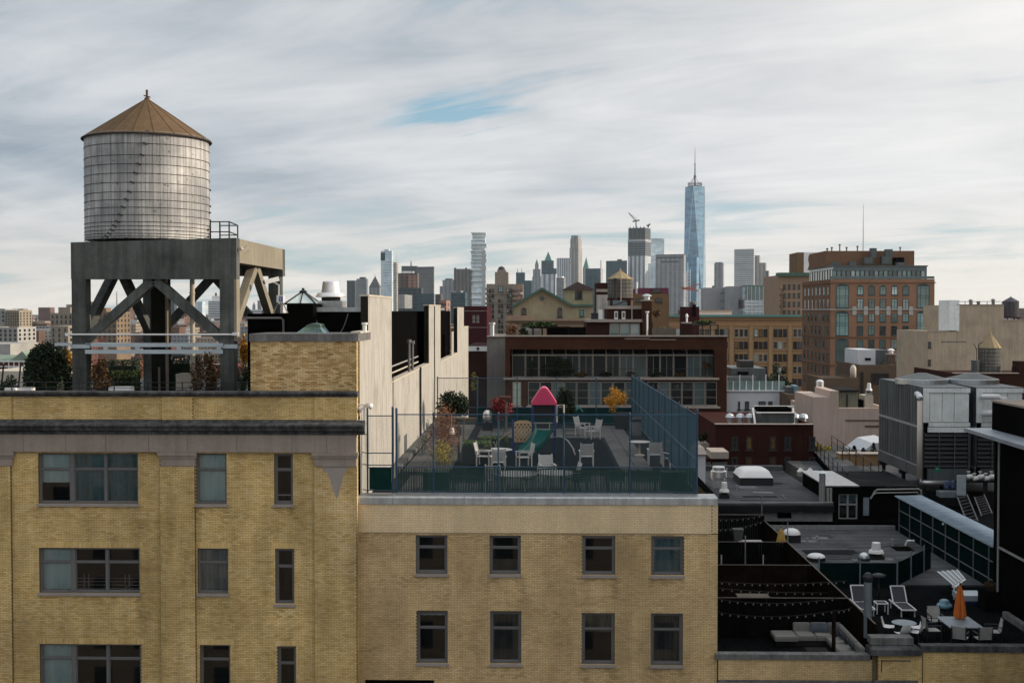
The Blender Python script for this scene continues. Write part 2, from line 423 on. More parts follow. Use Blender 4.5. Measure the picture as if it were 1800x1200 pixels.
def near_window(par, x0, x1, z0, z1, y, units, rail=.32, blinds=(), thick=(), fm='frame_grey', sill=True, extra_rails=(), fw=.055):
 """sash window in an opening of the facade at plane y. units: fractions where mullions stand"""
 yf=y+.10
 f=MB(); e=.003
 f.box(x0+e, x0+fw, yf, yf+.09, z0+e, z1-e); f.box(x1-fw, x1-e, yf, yf+.09, z0+e, z1-e)
 f.box(x0+fw, x1-fw, yf, yf+.09, z0+e, z0+fw); f.box(x0+fw, x1-fw, yf, yf+.09, z1-fw, z1-e)
 cuts=[x0+fw]
 for i, u in enumerate(units):
  xm=x0+(x1-x0)*u; t=thick[i] if i<len(thick) else .05
  f.box(xm-t/2, xm+t/2, yf-.01, yf+.09, z0+fw, z1-fw); cuts+=[xm-t/2, xm+t/2]
 cuts.append(x1-fw)
 w=part('window', f, MATS[fm], par)
 zr=z1-(z1-z0)*rail
 sashes=MB()
 for i in range(0, len(cuts), 2):
  a, b=cuts[i], cuts[i+1]; s=.035
  sashes.box(a, b, yf+.02, yf+.075, zr-.025, zr+.025)
  for (lo, hi, yy) in ((z0+fw, zr-.025, yf+.05), (zr+.025, z1-fw, yf+.035)):
   sashes.box(a, a+s, yy, yy+.03, lo, hi); sashes.box(b-s, b, yy, yy+.03, lo, hi)
   sashes.box(a+s, b-s, yy, yy+.03, lo, lo+s); sashes.box(a+s, b-s, yy, yy+.03, hi-s, hi)
   p=MB(); p.poly([(a+s, yy+.015, lo+s), (b-s, yy+.015, lo+s), (b-s, yy+.015, hi-s), (a+s, yy+.015, hi-s)])
   part('pane', p, 'window_glass', w)
  for er in extra_rails:
   zz=z1-(z1-z0)*er; sashes.box(a, b, yf+.02, yf+.07, zz-.02, zz+.02)
  bl=blinds[i//2] if i//2<len(blinds) else None
  if bl:
   top, bot, mm=bl
   q=MB(); n=14; zt, zb_=z1-(z1-z0)*top-.03, z1-(z1-z0)*bot
   for k in range(n):  # gentle folds of the cloth
    c0, c1=a+(b-a)*k/n, a+(b-a)*(k+1)/n
    o0, o1=.02*math.sin(k*1.7), .02*math.sin((k+1)*1.7)
    q.poly([(c0, yf+.16+o0, zb_+.03), (c1, yf+.16+o1, zb_+.03), (c1, yf+.16+o1, zt), (c0, yf+.16+o0, zt)])
   part('curtain' if mm=='curtain' else 'blind', q, MATS[mm], w)
 part('sash', sashes, MATS[fm], w)
 if sill:
  q=MB(); q.box(x0-.04, x1+.04, y-.075, y+.095, z0-.11, z0-.004); part('sill', q, 'cement', w)
 return w
# ------------------------------------------------------------------ ground
g=MB(); n=1
g.poly([(-6000, -300, 0), (6000, -300, 0), (6000, 12000, 0), (-6000, 12000, 0)])
M('asphalt', (.06, .06, .062), .9, var=.3, sc=.02)
solo('ground', g, 'asphalt', 'dark city ground between the buildings', 'ground', kind='structure')
# ------------------------------------------------------------------ yellow brick loft building (carries the tank)
YF=46.5
def zf(py):return Z(py, YF, 340)
def xf(px, py=950):return X(px, YF, py)
XL, XR=xf(-130), X(627, YF, 760)
LB=thing('brick_building', 'yellow brick loft building with dark stone cornice, carrying the water tank on its roof', 'building', (XL, YF, 0))
z_cop1, z_cop0=zf(687.5), zf(697); z_fr0=zf(738); z_cor0=zf(762.5); z_band0=zf(793.5); z_low=zf(1262)
wins=[]  # (x0,x1,z0,z1,kind)
def rowx(a, b, py):return X(a, YF, py), X(b, YF, py)
for (pt, pb, lst) in ((796, 885, ((67.5, 243, 'A1'), (345, 398.5, 'B1'), (482, 515, 'C1'))),
(963, 1042, ((69, 246, 'A2'), (347.5, 401.5, 'B2'))), (963, 1060, ((484, 517.5, 'C2'), )),
(1132, 1214, ((70, 248, 'A3'), (352, 405, 'B3'))), (1134, 1228, ((488, 520.5, 'C3'), ))):
 for (a, b, k) in lst:
  xa, xb=rowx(a, b, (pt+pb)/2); wins.append((xa, xb, zf(pb), zf(pt), k))
holes=[w[:4] for w in wins]
wall=MB(); wall_grid(wall, front(YF), XL, XR, z_low, z_band0+.001, holes, .10, room=1.6)
wall.m=0
wall.poly([(XL, YF, 0), (XR, YF, 0), (XR, YF, z_low), (XL, YF, z_low)])
wall.poly([(XL, YF+.03, z_band0), (XR, YF+.03, z_band0), (XR, YF+.03, z_cop0), (XL, YF+.03, z_cop0)])
wall.poly([(XR, YF, 0), (XR, YF+.3, 0), (XR, YF+.3, z_cop0), (XR, YF, z_cop0)])
part('wall', wall, ['mortar', 'interior'], LB)
bk=MB(); bk.m=0
bays=[(X(22, YF, 950), X(283.5, YF, 950)), (X(344, YF, 950), X(553.5, YF, 950))]
pils=[(X(-40, YF, 950), X(22, YF, 950)), (X(283.5, YF, 950), X(344, YF, 950)), (X(553.5, YF, 950), XR)]
zr_=random.Random(21); ZN=sill_dirt(wins, zr_)+[(XL, XR, z_band0-.35, z_band0, 1, .25), (X(580, YF), XR, zf(1010), zf(880), 2, .55), (X(553, YF), X(600, YF), zf(900), zf(818), 2, .7), (X(300, YF), X(344, YF), zf(1200), zf(1140), 2, .5), (X(-20, YF), X(18, YF), zf(1190), zf(1105), 2, .5)]
for k in range(14):
 a, c=zr_.uniform(XL, XR), zr_.uniform(z_low, z_band0); ZN.append((a, a+zr_.uniform(.25, 1.2), c, c+zr_.uniform(.08, .5), 1, .6))
for (a, b) in bays:bricks(bk, a, b, z_low, z_band0-.004, YF, holes, zones=ZN)
bricks(bk, XL, pils[0][0], z_low, z_band0-.004, YF)
YP=YF-.11
z_cap0=zf(818.5)
for (a, b) in pils:bricks(bk, a+.003, b-.003, z_low, z_cap0-.004, YP, zones=ZN)
# frieze brick between the two mouldings
bricks(bk, XL, XR-.002, z_fr0+.002, z_cop0-.002, YF+.02)
for (a, b) in ((X(-40, YF), X(20, YF)), (X(283, YF), X(339, YF)), (X(552, YF), XR)):bricks(bk, a, b, z_fr0+.002, z_cop0-.002, YF-.03)
part('brick', bk, ['brick_yellow', 'brick_soot', 'brick_new'], LB, kind='stuff')
pl=MB()
for (a, b) in pils:pl.box(a+.001, b-.001, YP, YF-.001, z_low, z_cap0)
for (a, b) in ((X(-40, YF), X(20, YF)), (X(283, YF), X(339, YF)), (X(552, YF), XR)):pl.box(a, b-.001, YF-.03, YF+.02, z_fr0, z_cop0-.001)
part('pilaster', pl, 'mortar', LB, kind='stuff')
# soldier courses over the windows
sc_=MB()
for (a, b, c, e, k) in wins:
 if k[1]=='1':continue
 x=a-.12
 while x<b+.1:
  sc_.box(x, x+.058, YF-.013, YF-.0005, e+.003, e+.2, skip=(4, )); x+=.0677
part('lintel_brick', sc_, 'brick_yellow', LB, kind='stuff')
# limestone band, each stone on its own
st_px=[-130, -60, 42, 117, 187, 262, 330, 417, 514, 575, 627]
for a, b in zip(st_px, st_px[1:]):
 q=MB(); q.box(X(a, YF)+.006, X(b, YF)-.006, YF-.16-.004*((a*7)%3==0), YF+.02, z_band0+.002, z_cor0-.004)
 part('band_stone', q, 'limestone', LB)
# pilaster capitals
for (a, b) in ((X(-40, YF), X(22, YF)), (X(283, YF), X(343, YF)), (X(553, YF), XR)):
 q=MB(); h0, h1=zf(818), zf(793.5)
 q.box(a, b-.002, YP-.05, YF-.002, h0, h0+.30)
 q.box(a-.06, b+.05, YP-.085, YF-.002, h0+.302, h0+.40)
 q.box(a-.10, b+.07, YP-.13, YF-.002, h0+.402, h1-.002)
 part('capital', q, 'limestone', LB)
# dark cornice: stones with a stepped section, running round the corner
prof=[(0, z_cor0), (-.20, z_cor0), (-.24, z_cor0+.10), (-.36, z_cor0+.16), (-.40, z_cor0+.27), (-.47, z_cor0+.33), (-.47, z_cor0+.40), (-.10, z_cor0+.47), (-.06, z_fr0), (0, z_fr0)]
cpx=[-130, -40, 17, 62, 100, 160, 205, 258, 312, 352, 410, 465, 520, 575, 639.5]
for i, (a, b) in enumerate(zip(cpx, cpx[1:])):
 q=MB(); xa, xb=X(a, YF-.4)+.004, X(b, YF-.4)-.004
 q.prism([(xa, YF+d, z) for d, z in prof], (xb-xa, 0, 0)); part('cornice_stone', q, 'stone_dark', LB)
q=MB(); q.prism([(XR-d*.62+.0, YF+.004, z) for d, z in prof[1:-1]]+[(XR+.002, YF+.004, z_fr0-.003), (XR+.002, YF+.004, z_cor0)], (0, .55, 0)); part('cornice_return', q, 'stone_cap', LB)
# coping of the parapet
cpx=[-130, -30, 24, 140, 262, 342, 440, 552, 628.5]
for a, b in zip(cpx, cpx[1:]):
 q=MB(); xa, xb=X(a, YF)+.004, X(b, YF)-.003
 q.prism([(xa, YF+d, z) for d, z in ((.35, z_cop0), (-.07, z_cop0), (-.09, z_cop0+.05), (-.16, z_cop0+.11), (-.16, z_cop1-.03), (-.12, z_cop1), (.35, z_cop1))], (xb-xa, 0, 0)); part('coping_stone', q, 'stone_dark', LB)
# cement patch below the corner capital
q=MB(); pts=[(567, 819), (568, 828), (576, 831), (592, 878), (605, 832), (611, 826), (611, 819)]
q.prism([tuple(P(x, y, YP-.012)) for x, y in pts], (0, .01, 0)); part('cement_patch', q, 'cement', LB)
B={'A1':((0.02, .62, 'blind'), (0, .97, 'blind_teal'), (0, .97, 'blind_teal')), 'B1':((0, .97, 'blind'), ), 'C1':(),
'A2':((0, .97, 'blind'), None, None), 'B2':((.0, .97, 'curtain'), ), 'C2':(), 'A3':((0, .97, 'blind'), None, None), 'B3':(), 'C3':()}
for (a, b, c, e, k) in wins:
 if k[0]=='A':near_window(LB, a, b, c, e, YF, (.33, .665), rail=.33, blinds=B[k], thick=(.17, .09))
 elif k[0]=='B':near_window(LB, a, b, c, e, YF, (), rail=.33, blinds=B[k])
 else:near_window(LB, a, b, c, e, YF, (), rail=.33, blinds=(), extra_rails=((.83, ) if k=='C1' else ()), fw=.075)
# balcony style guards behind the panes of the second row
for (a, b, c, e, k) in wins:
 if k in ('A2', 'B2'):
  q=MB(); xa=a+(b-a)*.36 if k=='A2' else a+.45
  for i in range(4):q.beam((xa, YF+.245, c+.12+i*.13), (b-.08, YF+.245, c+.12+i*.13), .02, .02)
  for xx in ([xa+.25, xa+.42, b-.5, b-.66] if k=='A2' else [xa+.22]):q.beam((xx, YF+.25, c+.08), (xx, YF+.25, c+.66), .03, .03)
  part('window_guard', q, 'frame_light', LB)
# roof deck and the stucco party wall that runs into the depth
XW=X(627, YF, 700); z_deck=z_cop1-1.0
q=MB(); q.box(XL-30, XW-.33, YF+.36, 73, z_deck-.3, z_deck); q.box(XL-30, XW-.33, 73.01, 121, 32.7, 33); part('roof_deck', q, 'roof_grey', LB)
q=MB(); q.box(XL, XW-.34, YF+.05, YF+.34, z_deck, z_cop0-.001); part('parapet_back', q, 'mortar', LB)
q=MB(); q.box(XL-30, XW-.4, YF+2, 73, 0, z_deck-.31); q.box(XL-30, XW-.4, 73.01, 120.9, 0, 32.69); part('building_core', q, 'mortar', LB)
def ywall(px):return -XW*0+(XW/Pdir(px, 640).x)*Pdir(px, 640).y
segs=[(627.5, 647.5, 585, 'low'), (647.5, 688.5, 522.5, 'pier'), (688.5, 754, 654, 'low'), (754, 774.5, 537.5, 'pier'), (774.5, 804, 628, 'low'), (804, 815.2, 541.5, 'pier'), (815.2, 823.3, 575, 'low')]
sw=MB(); cap=MB()
for i, (a, b, py, k) in enumerate(segs):
 y0, y1=ywall(a), ywall(b); zt=Z(py, (y0+y1)/2, (a+b)/2)
 if i==0:y0=YF+.85
 sw.m=0
 sw.hexa([(XW-.31, y0, 0), (XW, y0, 0), (XW, y1, 0), (XW-.31, y1, 0), (XW-.31, y0, zt), (XW, y0, zt), (XW, y1, zt), (XW-.31, y1, zt)], skip=(2, 5))
 sw.m=1
 if i:sw.poly([(XW-.31, y0, 0), (XW, y0, 0), (XW, y0, zt), (XW-.31, y0, zt)])
 sw.poly([(XW-.31, y0, 0), (XW-.31, y1, 0), (XW-.31, y1, zt), (XW-.31, y0, zt)])
 cap.box(XW-.35, XW+.03, y0+(.0 if k=='low' else -.03), y1+(.0 if k=='low' else .03), zt+.001, zt+.07)
part('party_wall', sw, ['stucco', 'black_paint_warm'], LB); part('wall_cap', cap, 'stucco_cap', LB, kind='stuff')
q=MB()
for px, p0, p1, r in ((690.3, 655, 815, .05), (737.5, 645, 776, .17), (763.3, 538, 760, .09)):
 yy=ywall(px); q.box(XW, XW+r*.6, yy-r, yy+r, Z(p1, yy, px), Z(p0, yy, px))
part('drain_pipe', q, 'black_metal', LB, kind='stuff')
q=MB(); q.box(X(794.5, ywall(796)), XW-.001, ywall(794), ywall(797.5), Z(628, ywall(795), 795), Z(583, ywall(795), 795)); part('chimney', q, 'stucco', LB)
# brick penthouse at the corner
PX0, PX1, YPE=X(440, YF+.5, 640), XW-.002, YF+.5
zp1=Z(600, YPE, 530); zp0=z_deck
q=MB(); q.box(PX0, PX1, YPE, YPE+3.3, zp0, zp1); ph=part('penthouse', q, 'mortar', LB)
q=MB(); bricks(q, PX0+.003, PX1-.003, zp0, zp1-.003, YPE); part('brick', q, 'brick_pent', ph, kind='stuff')
q=MB(); q.box(PX0-.03, PX1+.01, YPE-.06, YPE+3.4, zp1+.001, Z(586.5, YPE, 530)); part('coping_stone', q, 'rust' if 0 else 'stone_cap', ph)
q=MB(); bricks(q, 0, .3, 30, zp1, 0); q.v=[(XW-.01-y*1.2, YF+.02+x, z) for x, y, z in q.v]; part('corner_brick', q, 'brick_yellow', LB, kind='stuff')
# black rooftop block behind it
YB0=54.0; xb0, xb1=X(436, YB0, 560), XW-.75; zb=Z(551, YB0, 480)
BB=thing('rooftop_bulkhead', 'long black painted rooftop block standing behind the stucco piers', 'rooftop building', ((xb0+xb1)/2, YB0, z_deck))
q=MB(); q.box(X(550, YB0, 560), xb1, YB0, 73, z_deck+.01, Z(548, YB0, 600)); q.box(X(550, YB0, 560), xb1, 73.01, 107, 33.01, Z(548, YB0, 600)); part('wall', q, 'black_paint', BB)
q=MB(); q.box(xb0, X(550, YB0, 560)-.002, YB0-.1, 62, z_deck+.01, zb); part('lower_wall', q, 'black_paint', BB)
q=MB(); q.box(X(550, YB0), xb1+.03, YB0-.09, YB0+.5, Z(548, YB0, 600)+.002, Z(540, YB0, 600)); part('coping', q, 'metal_flash', BB)
q=MB(); q.box(xb1-.3, xb1+.05, ywall(733), ywall(745), 45.1, 45.9); part('coping', q, 'metal_flash', BB)
q=MB(); q.box(xb1-.1, xb1+.04, ywall(776), ywall(797), 45.0, 45.15); part('coping', q, 'metal_flash', BB)
q=MB(); q.tube([P(432, 559, YB0-.15), P(494, 559, YB0-.15), P(498, 562, YB0-.15), P(499, 600, YB0-.15)], .05, 8); part('conduit', q, 'frame_light', BB)
q=MB()
for a, b in (((553, 551), (567, 580)), ((612, 551), (594, 588))):
 pa, pb=P(*a, YB0-.12), P(*b, YB0-.12); pts=[pa.lerp(pb, t)+Vector((0, 0, -.18*math.sin(math.pi*t))) for t in [i/6 for i in range(7)]]; q.tube(pts, .016, 5)
part('cable', q, 'frame_light', BB, kind='stuff')
q=MB(); q.box(X(504, 53, 560), X(550, 53, 560), 53, 57, z_deck, Z(534, 53, 530)); part('stair_box', q, 'black_paint', BB)
# glazed pyramid on the stair box
c=P(533, 533, 55); zz=Z(534, 53, 530)+.004; sk=thing('skylight', 'small glazed pyramid skylight with black ribs on the black stair box', 'skylight', (c.x, 55, zz))
r=.70; ap=(c.x, 55, zz+.58); q=MB(); gl_=MB()
cs=[(c.x-r, 54.3, zz), (c.x+r, 54.3, zz), (c.x+r, 55.7, zz), (c.x-r, 55.7, zz)]
for i in range(4):
 q.beam(cs[i], ap, .07, .07); q.beam(cs[i], cs[(i+1)%4], .07, .07); mid=[(cs[i][k]+cs[(i+1)%4][k])/2 for k in range(3)]; q.beam(mid, ap, .05, .05)
 gl_.poly([cs[i], cs[(i+1)%4], ap])
q.lathe((c.x, 55, zz+.52), [(.16, 0), (.18, .06), (.06, .12), (.06, .2)], 10)
part('rib', q, 'black_metal', sk, kind='stuff'); part('glazing', gl_, 'blind', sk)
def mushroom_vent(c, r, h, label, base=.6, group=None, m='alu', base_m='metal_flash'):
 t=thing('roof_vent', label, 'roof vent', c, group)
 q=MB(); q.cbox(c, r*1.75, r*1.75, h*base*.42); part('curb', q, MATS[base_m], t)
 z=c[2]+h*base*.42; q=MB(); q.smooth=True
 q.lathe((c[0], c[1], z), [(r*.62, 0), (r*.62, h*.14)], 24); part('throat', q, 'black_metal', t)
 z+=h*.13; q=MB(); q.smooth=False
 q.lathe((c[0], c[1], z), [(r*1.0, 0), (r*1.0, h*.03), (r*.86, h*.14), (r*.80, h*.15)], 28); part('skirt', q, MATS[m], t)
 z+=h*.15; q=MB(); q.lathe((c[0], c[1], z), [(r*.64, 0), (r*.54, h*.36), (r*.50, h*.39), (r*.001, h*.40)], 28, caps=False); part('hood', q, MATS[m], t)
 return t
c=P(582, 545, 56); mushroom_vent((c.x, 56, Z(544, 56, 580)), .70, 1.35, 'big spun aluminium exhaust fan on the black rooftop block', base=.7)
# bottle green skylight hood on the penthouse roof
c=P(545, 586, 49); t=thing('skylight', 'bottle green ridge skylight peeping over the brick penthouse', 'skylight', (c.x, 49.5, zp1))
q=MB(); z0=Z(588, 49, 545); a, b=X(518, 49, 580), X(574, 49, 580)
q.prism([(a, 48.8, z0), (b, 48.8, z0), (X(560, 49), 49.3, Z(575, 49)), (X(533, 49), 49.3, Z(575, 49))], (0, 1.2, .0)); part('glazed_slope', q, 'blind_teal', t)
M('green_metal', (.10, .15, .115), .5, .3)
q=MB(); q.prism([(X(532, 49), 49.25, Z(575.5, 49)), (X(562, 49), 49.25, Z(575.5, 49)), (X(560, 49), 49.25, Z(570, 49)), (X(547, 49), 49.25, Z(568, 49)), (X(538, 49), 49.25, Z(571, 49))], (0, 1.0, 0)); part('ridge_hood', q, 'green_metal', t)
for k in range(9):
 px=520+k*6; qq=MB(); qq.beam((X(px, 48.78), 48.78, z0), (X(536+k*2.8, 48.78), 49.22, Z(575.5, 49.2)), .03, .03); part('glazing_bar', qq, 'green_metal', t)
c=P(638, 585, 48); q=MB(); q.lathe((c.x, 48.5, Z(585, 48)), [(.085, 0), (.085, .3), (.12, .32), (.12, .40)], 14); solo('vent_pipe', q, 'white_paint', 'short white vent pipe on the stucco wall beside the brick penthouse', 'vent pipe')
# security cameras
def cctv(c, lab, s=1., flip=1):
 t=thing('security_camera', lab, 'camera', c)
 q=MB(); q.beam((c[0], c[1], c[2]-.9*s), (c[0], c[1], c[2]), .05, .05); q.beam((c[0], c[1], c[2]-.02), (c[0]-.25*s*flip, c[1], c[2]+.12*s), .05, .05); part('bracket', q, 'white_paint', t)
 q=MB(); q.beam((c[0]-.02*flip, c[1]+.1, c[2]+.27*s), (c[0]-.62*s*flip, c[1]-.15, c[2]+.10*s), .2*s, .2*s); part('housing', q, 'white_paint', t)
 q=MB(); q.beam((c[0]-.62*s*flip, c[1]-.15, c[2]+.10*s), (c[0]-.66*s*flip, c[1]-.17, c[2]+.09*s), .15*s, .15*s); part('lens', q, 'black_metal', t)
c=P(490, 500, 53); cctv((c.x, 53, c.z), 'white security camera mast on the dark roof beside the concrete tower', .95)
t=thing('control_box', 'white electrical box with a blue sign on a small stand beside the concrete tower', 'electrical box', P(493, 548, 52.8))
q=MB(); p=P(493, 522, 52.8); q.cbox((p.x, p.y, p.z-.24), .30, .24, .32); part('box', q, 'white_paint', t)
M('sign_blue', (.03, .07, .32), .5)
q=MB(); q.box(p.x-.04, p.x+.12, p.y-.128, p.y-.122, p.z-.19, p.z+.02); part('sign', q, 'sign_blue', t)
q=MB(); q.box(p.x-.02, p.x+.10, p.y-.134, p.y-.130, p.z-.06, p.z-.04); q.box(p.x+.0, p.x+.06, p.y-.134, p.y-.130, p.z-.14, p.z-.10); part('sign_mark', q, 'white_paint', t, kind='stuff')
for dx in (-.16, .0, .16):
 q=MB(); q.beam((p.x+dx*.6, p.y, p.z-.24), (p.x+dx*2.0, p.y, p.z-.70), .04, .04); part('leg', q, 'frame_light', t)
# double flood light at the corner
c=P(646, 712, 46.9); t=thing('flood_light', 'white twin floodlight on the stucco wall above the gate', 'floodlight', (c.x, 46.9, c.z))
q=MB(); q.beam((XW, 46.9, c.z+.02), (c.x+.16, 46.9, c.z+.02), .05, .05); q.beam((c.x-.12, 46.9, c.z-1.0), (c.x-.12, 46.9, c.z), .1, .06); part('bracket', q, 'white_paint', t)
q=MB(); q.smooth=True; q.tube([(c.x-.02, 46.85, c.z), (c.x+.12, 46.75, c.z-.02), (c.x+.16, 46.72, c.z-.03)], .085, 12, .12); part('lamp_head', q, 'white_paint', t)
q=MB(); q.smooth=True; q.tube([(c.x-.22, 46.9, c.z-.1), (c.x-.32, 46.8, c.z-.18)], .08, 12, .12); part('lamp_head', q, 'white_paint', t)
# ------------------------------------------------------------------ middle building with the playground on its roof
YM=46.85
def zm(py):return Z(py, YM, 940)
MX0, MX1=X(627.5, YM, 900), X(1261.5, YM, 1000)
MBd=thing('brick_building', 'lower yellow brick building with a playground on its roof', 'building', (MX0, YM, 0))
mw=[]
for (pt, pb, cols) in ((940.5, 1009, ((731, 786.5), (860.5, 915.5), (1024, 1081.5), (1145, 1202))), (1075, 1166, ((732.5, 787), (861.5, 916.5), (1023, 1080.5), (1144, 1200.5)))):
 for i, (a, b) in enumerate(cols):
  dy=(a-900)*.003
  mw.append((X(a, YM, pt), X(b, YM, pt), zm(pb+dy), zm(pt+dy), (0 if pt<1000 else 4)+i))
hm=[w[:4] for w in mw]; zl=zm(1262); ztop=zm(886.5); zbm=zm(937.5)
hm2=hm+[(X(640, YM), X(762, YM), zm(1250), zm(1195.5))]
wall=MB(); wall_grid(wall, front(YM), MX0, MX1, zl, ztop, hm2, .10, room=1.4); wall.m=0
wall.poly([(MX0, YM, 0), (MX1, YM, 0), (MX1, YM, zl), (MX0, YM, zl)]); wall.box(MX0+.1, MX1, YM+2, 81.6, 0, zm(880)-.6); wall.poly([(MX1, YM, 0), (MX1, YM+2, 0), (MX1, YM+2, ztop), (MX1, YM, ztop)])
part('wall', wall, ['mortar', 'interior'], MBd)
Mbrick('brick_soot_mid', [(.49, .345, .17), (.54, .385, .195), (.52, .365, .185), (.57, .41, .215)], .3, .3); zr_=random.Random(8); ZN=sill_dirt(mw, zr_)+[(MX0, MX1, zbm-.4, zbm, 1, .3), (X(1012, YM), X(1224, YM), zm(1074), zm(1063), 2, .7), (X(1205, YM), X(1250, YM), zm(1130), zm(1080), 2, .4)]
for k in range(12):
 a, c=zr_.uniform(MX0, MX1), zr_.uniform(zl, zbm); ZN.append((a, a+zr_.uniform(.3, 1.4), c, c+zr_.uniform(.08, .6), 1, .5))
bk=MB(); bricks(bk, MX0, MX1, zl, zbm-.012, YM, hm2, zones=ZN); part('brick', bk, ['brick_yellow_mid', 'brick_soot_mid', 'brick_new'], MBd, kind='stuff')
q=MB(); q.box(MX0, MX1-.25, YM-.035, YM-.001, zbm, ztop); part('repair_backing', q, 'mortar_pale', MBd)
bk=MB(); bricks(bk, MX0, MX1-.25, zbm+.005, ztop-.003, YM-.035, d=.005); bricks(bk, MX1-.24, MX1, zbm+.005, ztop-.003, YM-.015); part('brick_repair', bk, 'brick_pale', MBd, kind='stuff')
MBL={0:None, 1:None, 2:None, 3:(0, .97, 'blind_teal'), 4:(0, .12, 'blind'), 5:None, 6:None, 7:None}
M('curtain_reflection', (.17, .165, .135), .9, var=.3, streak=.4); M('curtain_dark', (.075, .085, .08), .9, var=.3, streak=.4); MBL.update({5:(0, .97, 'curtain_dark'), 6:(0, .42, 'curtain_reflection'), 7:(0, .97, 'curtain_dark'), 1:(.62, .97, 'curtain_dark')})  # dim cloth partly stands in for a reflection in the upper pane
for (a, b, c, e, k) in mw:
 near_window(MBd, a, b, c, e, YM, (), rail=.33, blinds=(MBL[k], ), fw=.085)
# flashing along the roof edge, sheets lapped
zfl0, zfl1=zm(886), zm(874); fpx=[628, 690, 752, 816, 880, 941, 1006, 1070, 1132, 1196, 1262.5]
for i, (a, b) in enumerate(zip(fpx, fpx[1:])):
 q=MB(); xa, xb=X(a, YM)+.004, X(b, YM)-.004; t=.004*(i%3)
 q.prism([(xa, YM+d, z) for d, z in ((.9, zfl1+.03), (.9, zfl1-.03), (-.05, zfl0+.05), (-.07-t, zfl0), (-.085-t, zfl0), (-.075-t, zfl1-.02), (-.03, zfl1+.03))], (xb-xa, 0, 0)); part('roof_flashing', q, 'metal_flash', MBd)
ZT=37.42
q=MB(); q.box(MX0+.02, MX1-.05, YM+.1, 82, ZT-.3, ZT); rf=part('roof_terrace', q, 'roof_dark', MBd)
q=MB(); q.box(MX0+.02, MX1-.02, YM+.05, YM+.9, ZT, zfl1-.032); q.box(MX1-.22, MX1, YM+.9, 81.9, ZT+.001, zfl1-.032); q.box(MX0, MX1, 81.7, 82.05, ZT+.002, zfl1-.03); part('parapet', q, 'mortar', MBd)
q=MB(); q.box(MX1-.26, MX1+.04, YM+.9, 82, zfl1-.03, zfl1+.0); part('parapet_cap', q, 'black_paint', MBd)
t=thing('stand_pipe', 'pair of thin black stand pipes in the gap between the first two stucco piers', 'pipe', (xb1+.35, ywall(722), 41.6))
for px, p0 in ((719, 603), (725, 605)):
 q=MB(); yy=ywall(px+4); x_=X(px, yy); z0=41.0; q.lathe((x_, yy, z0), [(.07, 0), (.07, Z(p0, yy, px)-z0), (.13, Z(p0, yy, px)-z0+.02), (.13, Z(p0, yy, px)-z0+.2)], 8); part('pipe', q, 'frame_grey', t)
t=thing('roof_rail', 'pale pipe rail lying along the low part of the stucco party wall', 'railing', (XW-.3, ywall(715), 41.7))
for dz in (.18, .5):q=MB(); q.tube([(XW-.22, ywall(690.5), 41.75+dz), (XW-.22, ywall(741), 41.75+dz)], .04, 6); part('rail', q, ('frame_light' if dz>.3 else 'stucco_cap'), t)
# ------------------------------------------------------------------ concrete water tower frame
T0=49.5; T1=T0*(945-415)/(945-501.)
tx0, tx1=X(124.5, T0, 460), X(415.5, T0, 460); zt=Z(418, T0, 415); ztl=Z(426, T0, 124); zbm_=Z(490.5, T0, 300); bw=.55
TW=thing('water_tower_frame', 'massive weathered concrete frame with raking struts under the water tank', 'tower', ((tx0+tx1)/2, (T0+T1)/2, z_deck))
con, con_sunlit='concrete', 'concrete_sunlit'
q=MB(); q.hexa([(tx0, T0, zbm_), (tx1, T0, zbm_), (tx1, T0+bw, zbm_), (tx0, T0+bw, zbm_), (tx0, T0, ztl), (tx1, T0, zt), (tx1, T0+bw, zt), (tx0, T0+bw, ztl)]); part('front_beam', q, con, TW)
zs0=Z(461, T0, 418)
q=MB(); q.box(tx1-bw, tx1-.002, T0+bw+.002, T1-bw-.002, zs0, zt-.01); part('side_beam', q, con_sunlit, TW)
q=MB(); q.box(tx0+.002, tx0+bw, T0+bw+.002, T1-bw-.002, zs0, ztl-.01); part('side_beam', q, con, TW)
q=MB(); q.box(tx0, tx1, T1-bw, T1, zs0-.3, zt); part('rear_beam', q, con, TW)
q=MB(); q.box(tx0+bw+.002, tx1-bw-.002, T0+bw+.002, T1-bw-.002, zt-.75, ztl-.02); part('platform_slab', q, con, TW)
lw=.58
lx0=X(126.5, T0, 600); lx1=X(411.5, T0, 600)
for (x, y, zt_) in ((lx0, T0+.004, zbm_), (lx1-lw, T0+.004, zbm_), (lx0, T1-lw-.004, zs0-.3), (lx1-lw, T1-lw-.004, zs0-.3)):
 q=MB(); q.box(x, x+lw, y, y+lw, z_deck, zt_-.002); part('leg', q, con, TW)
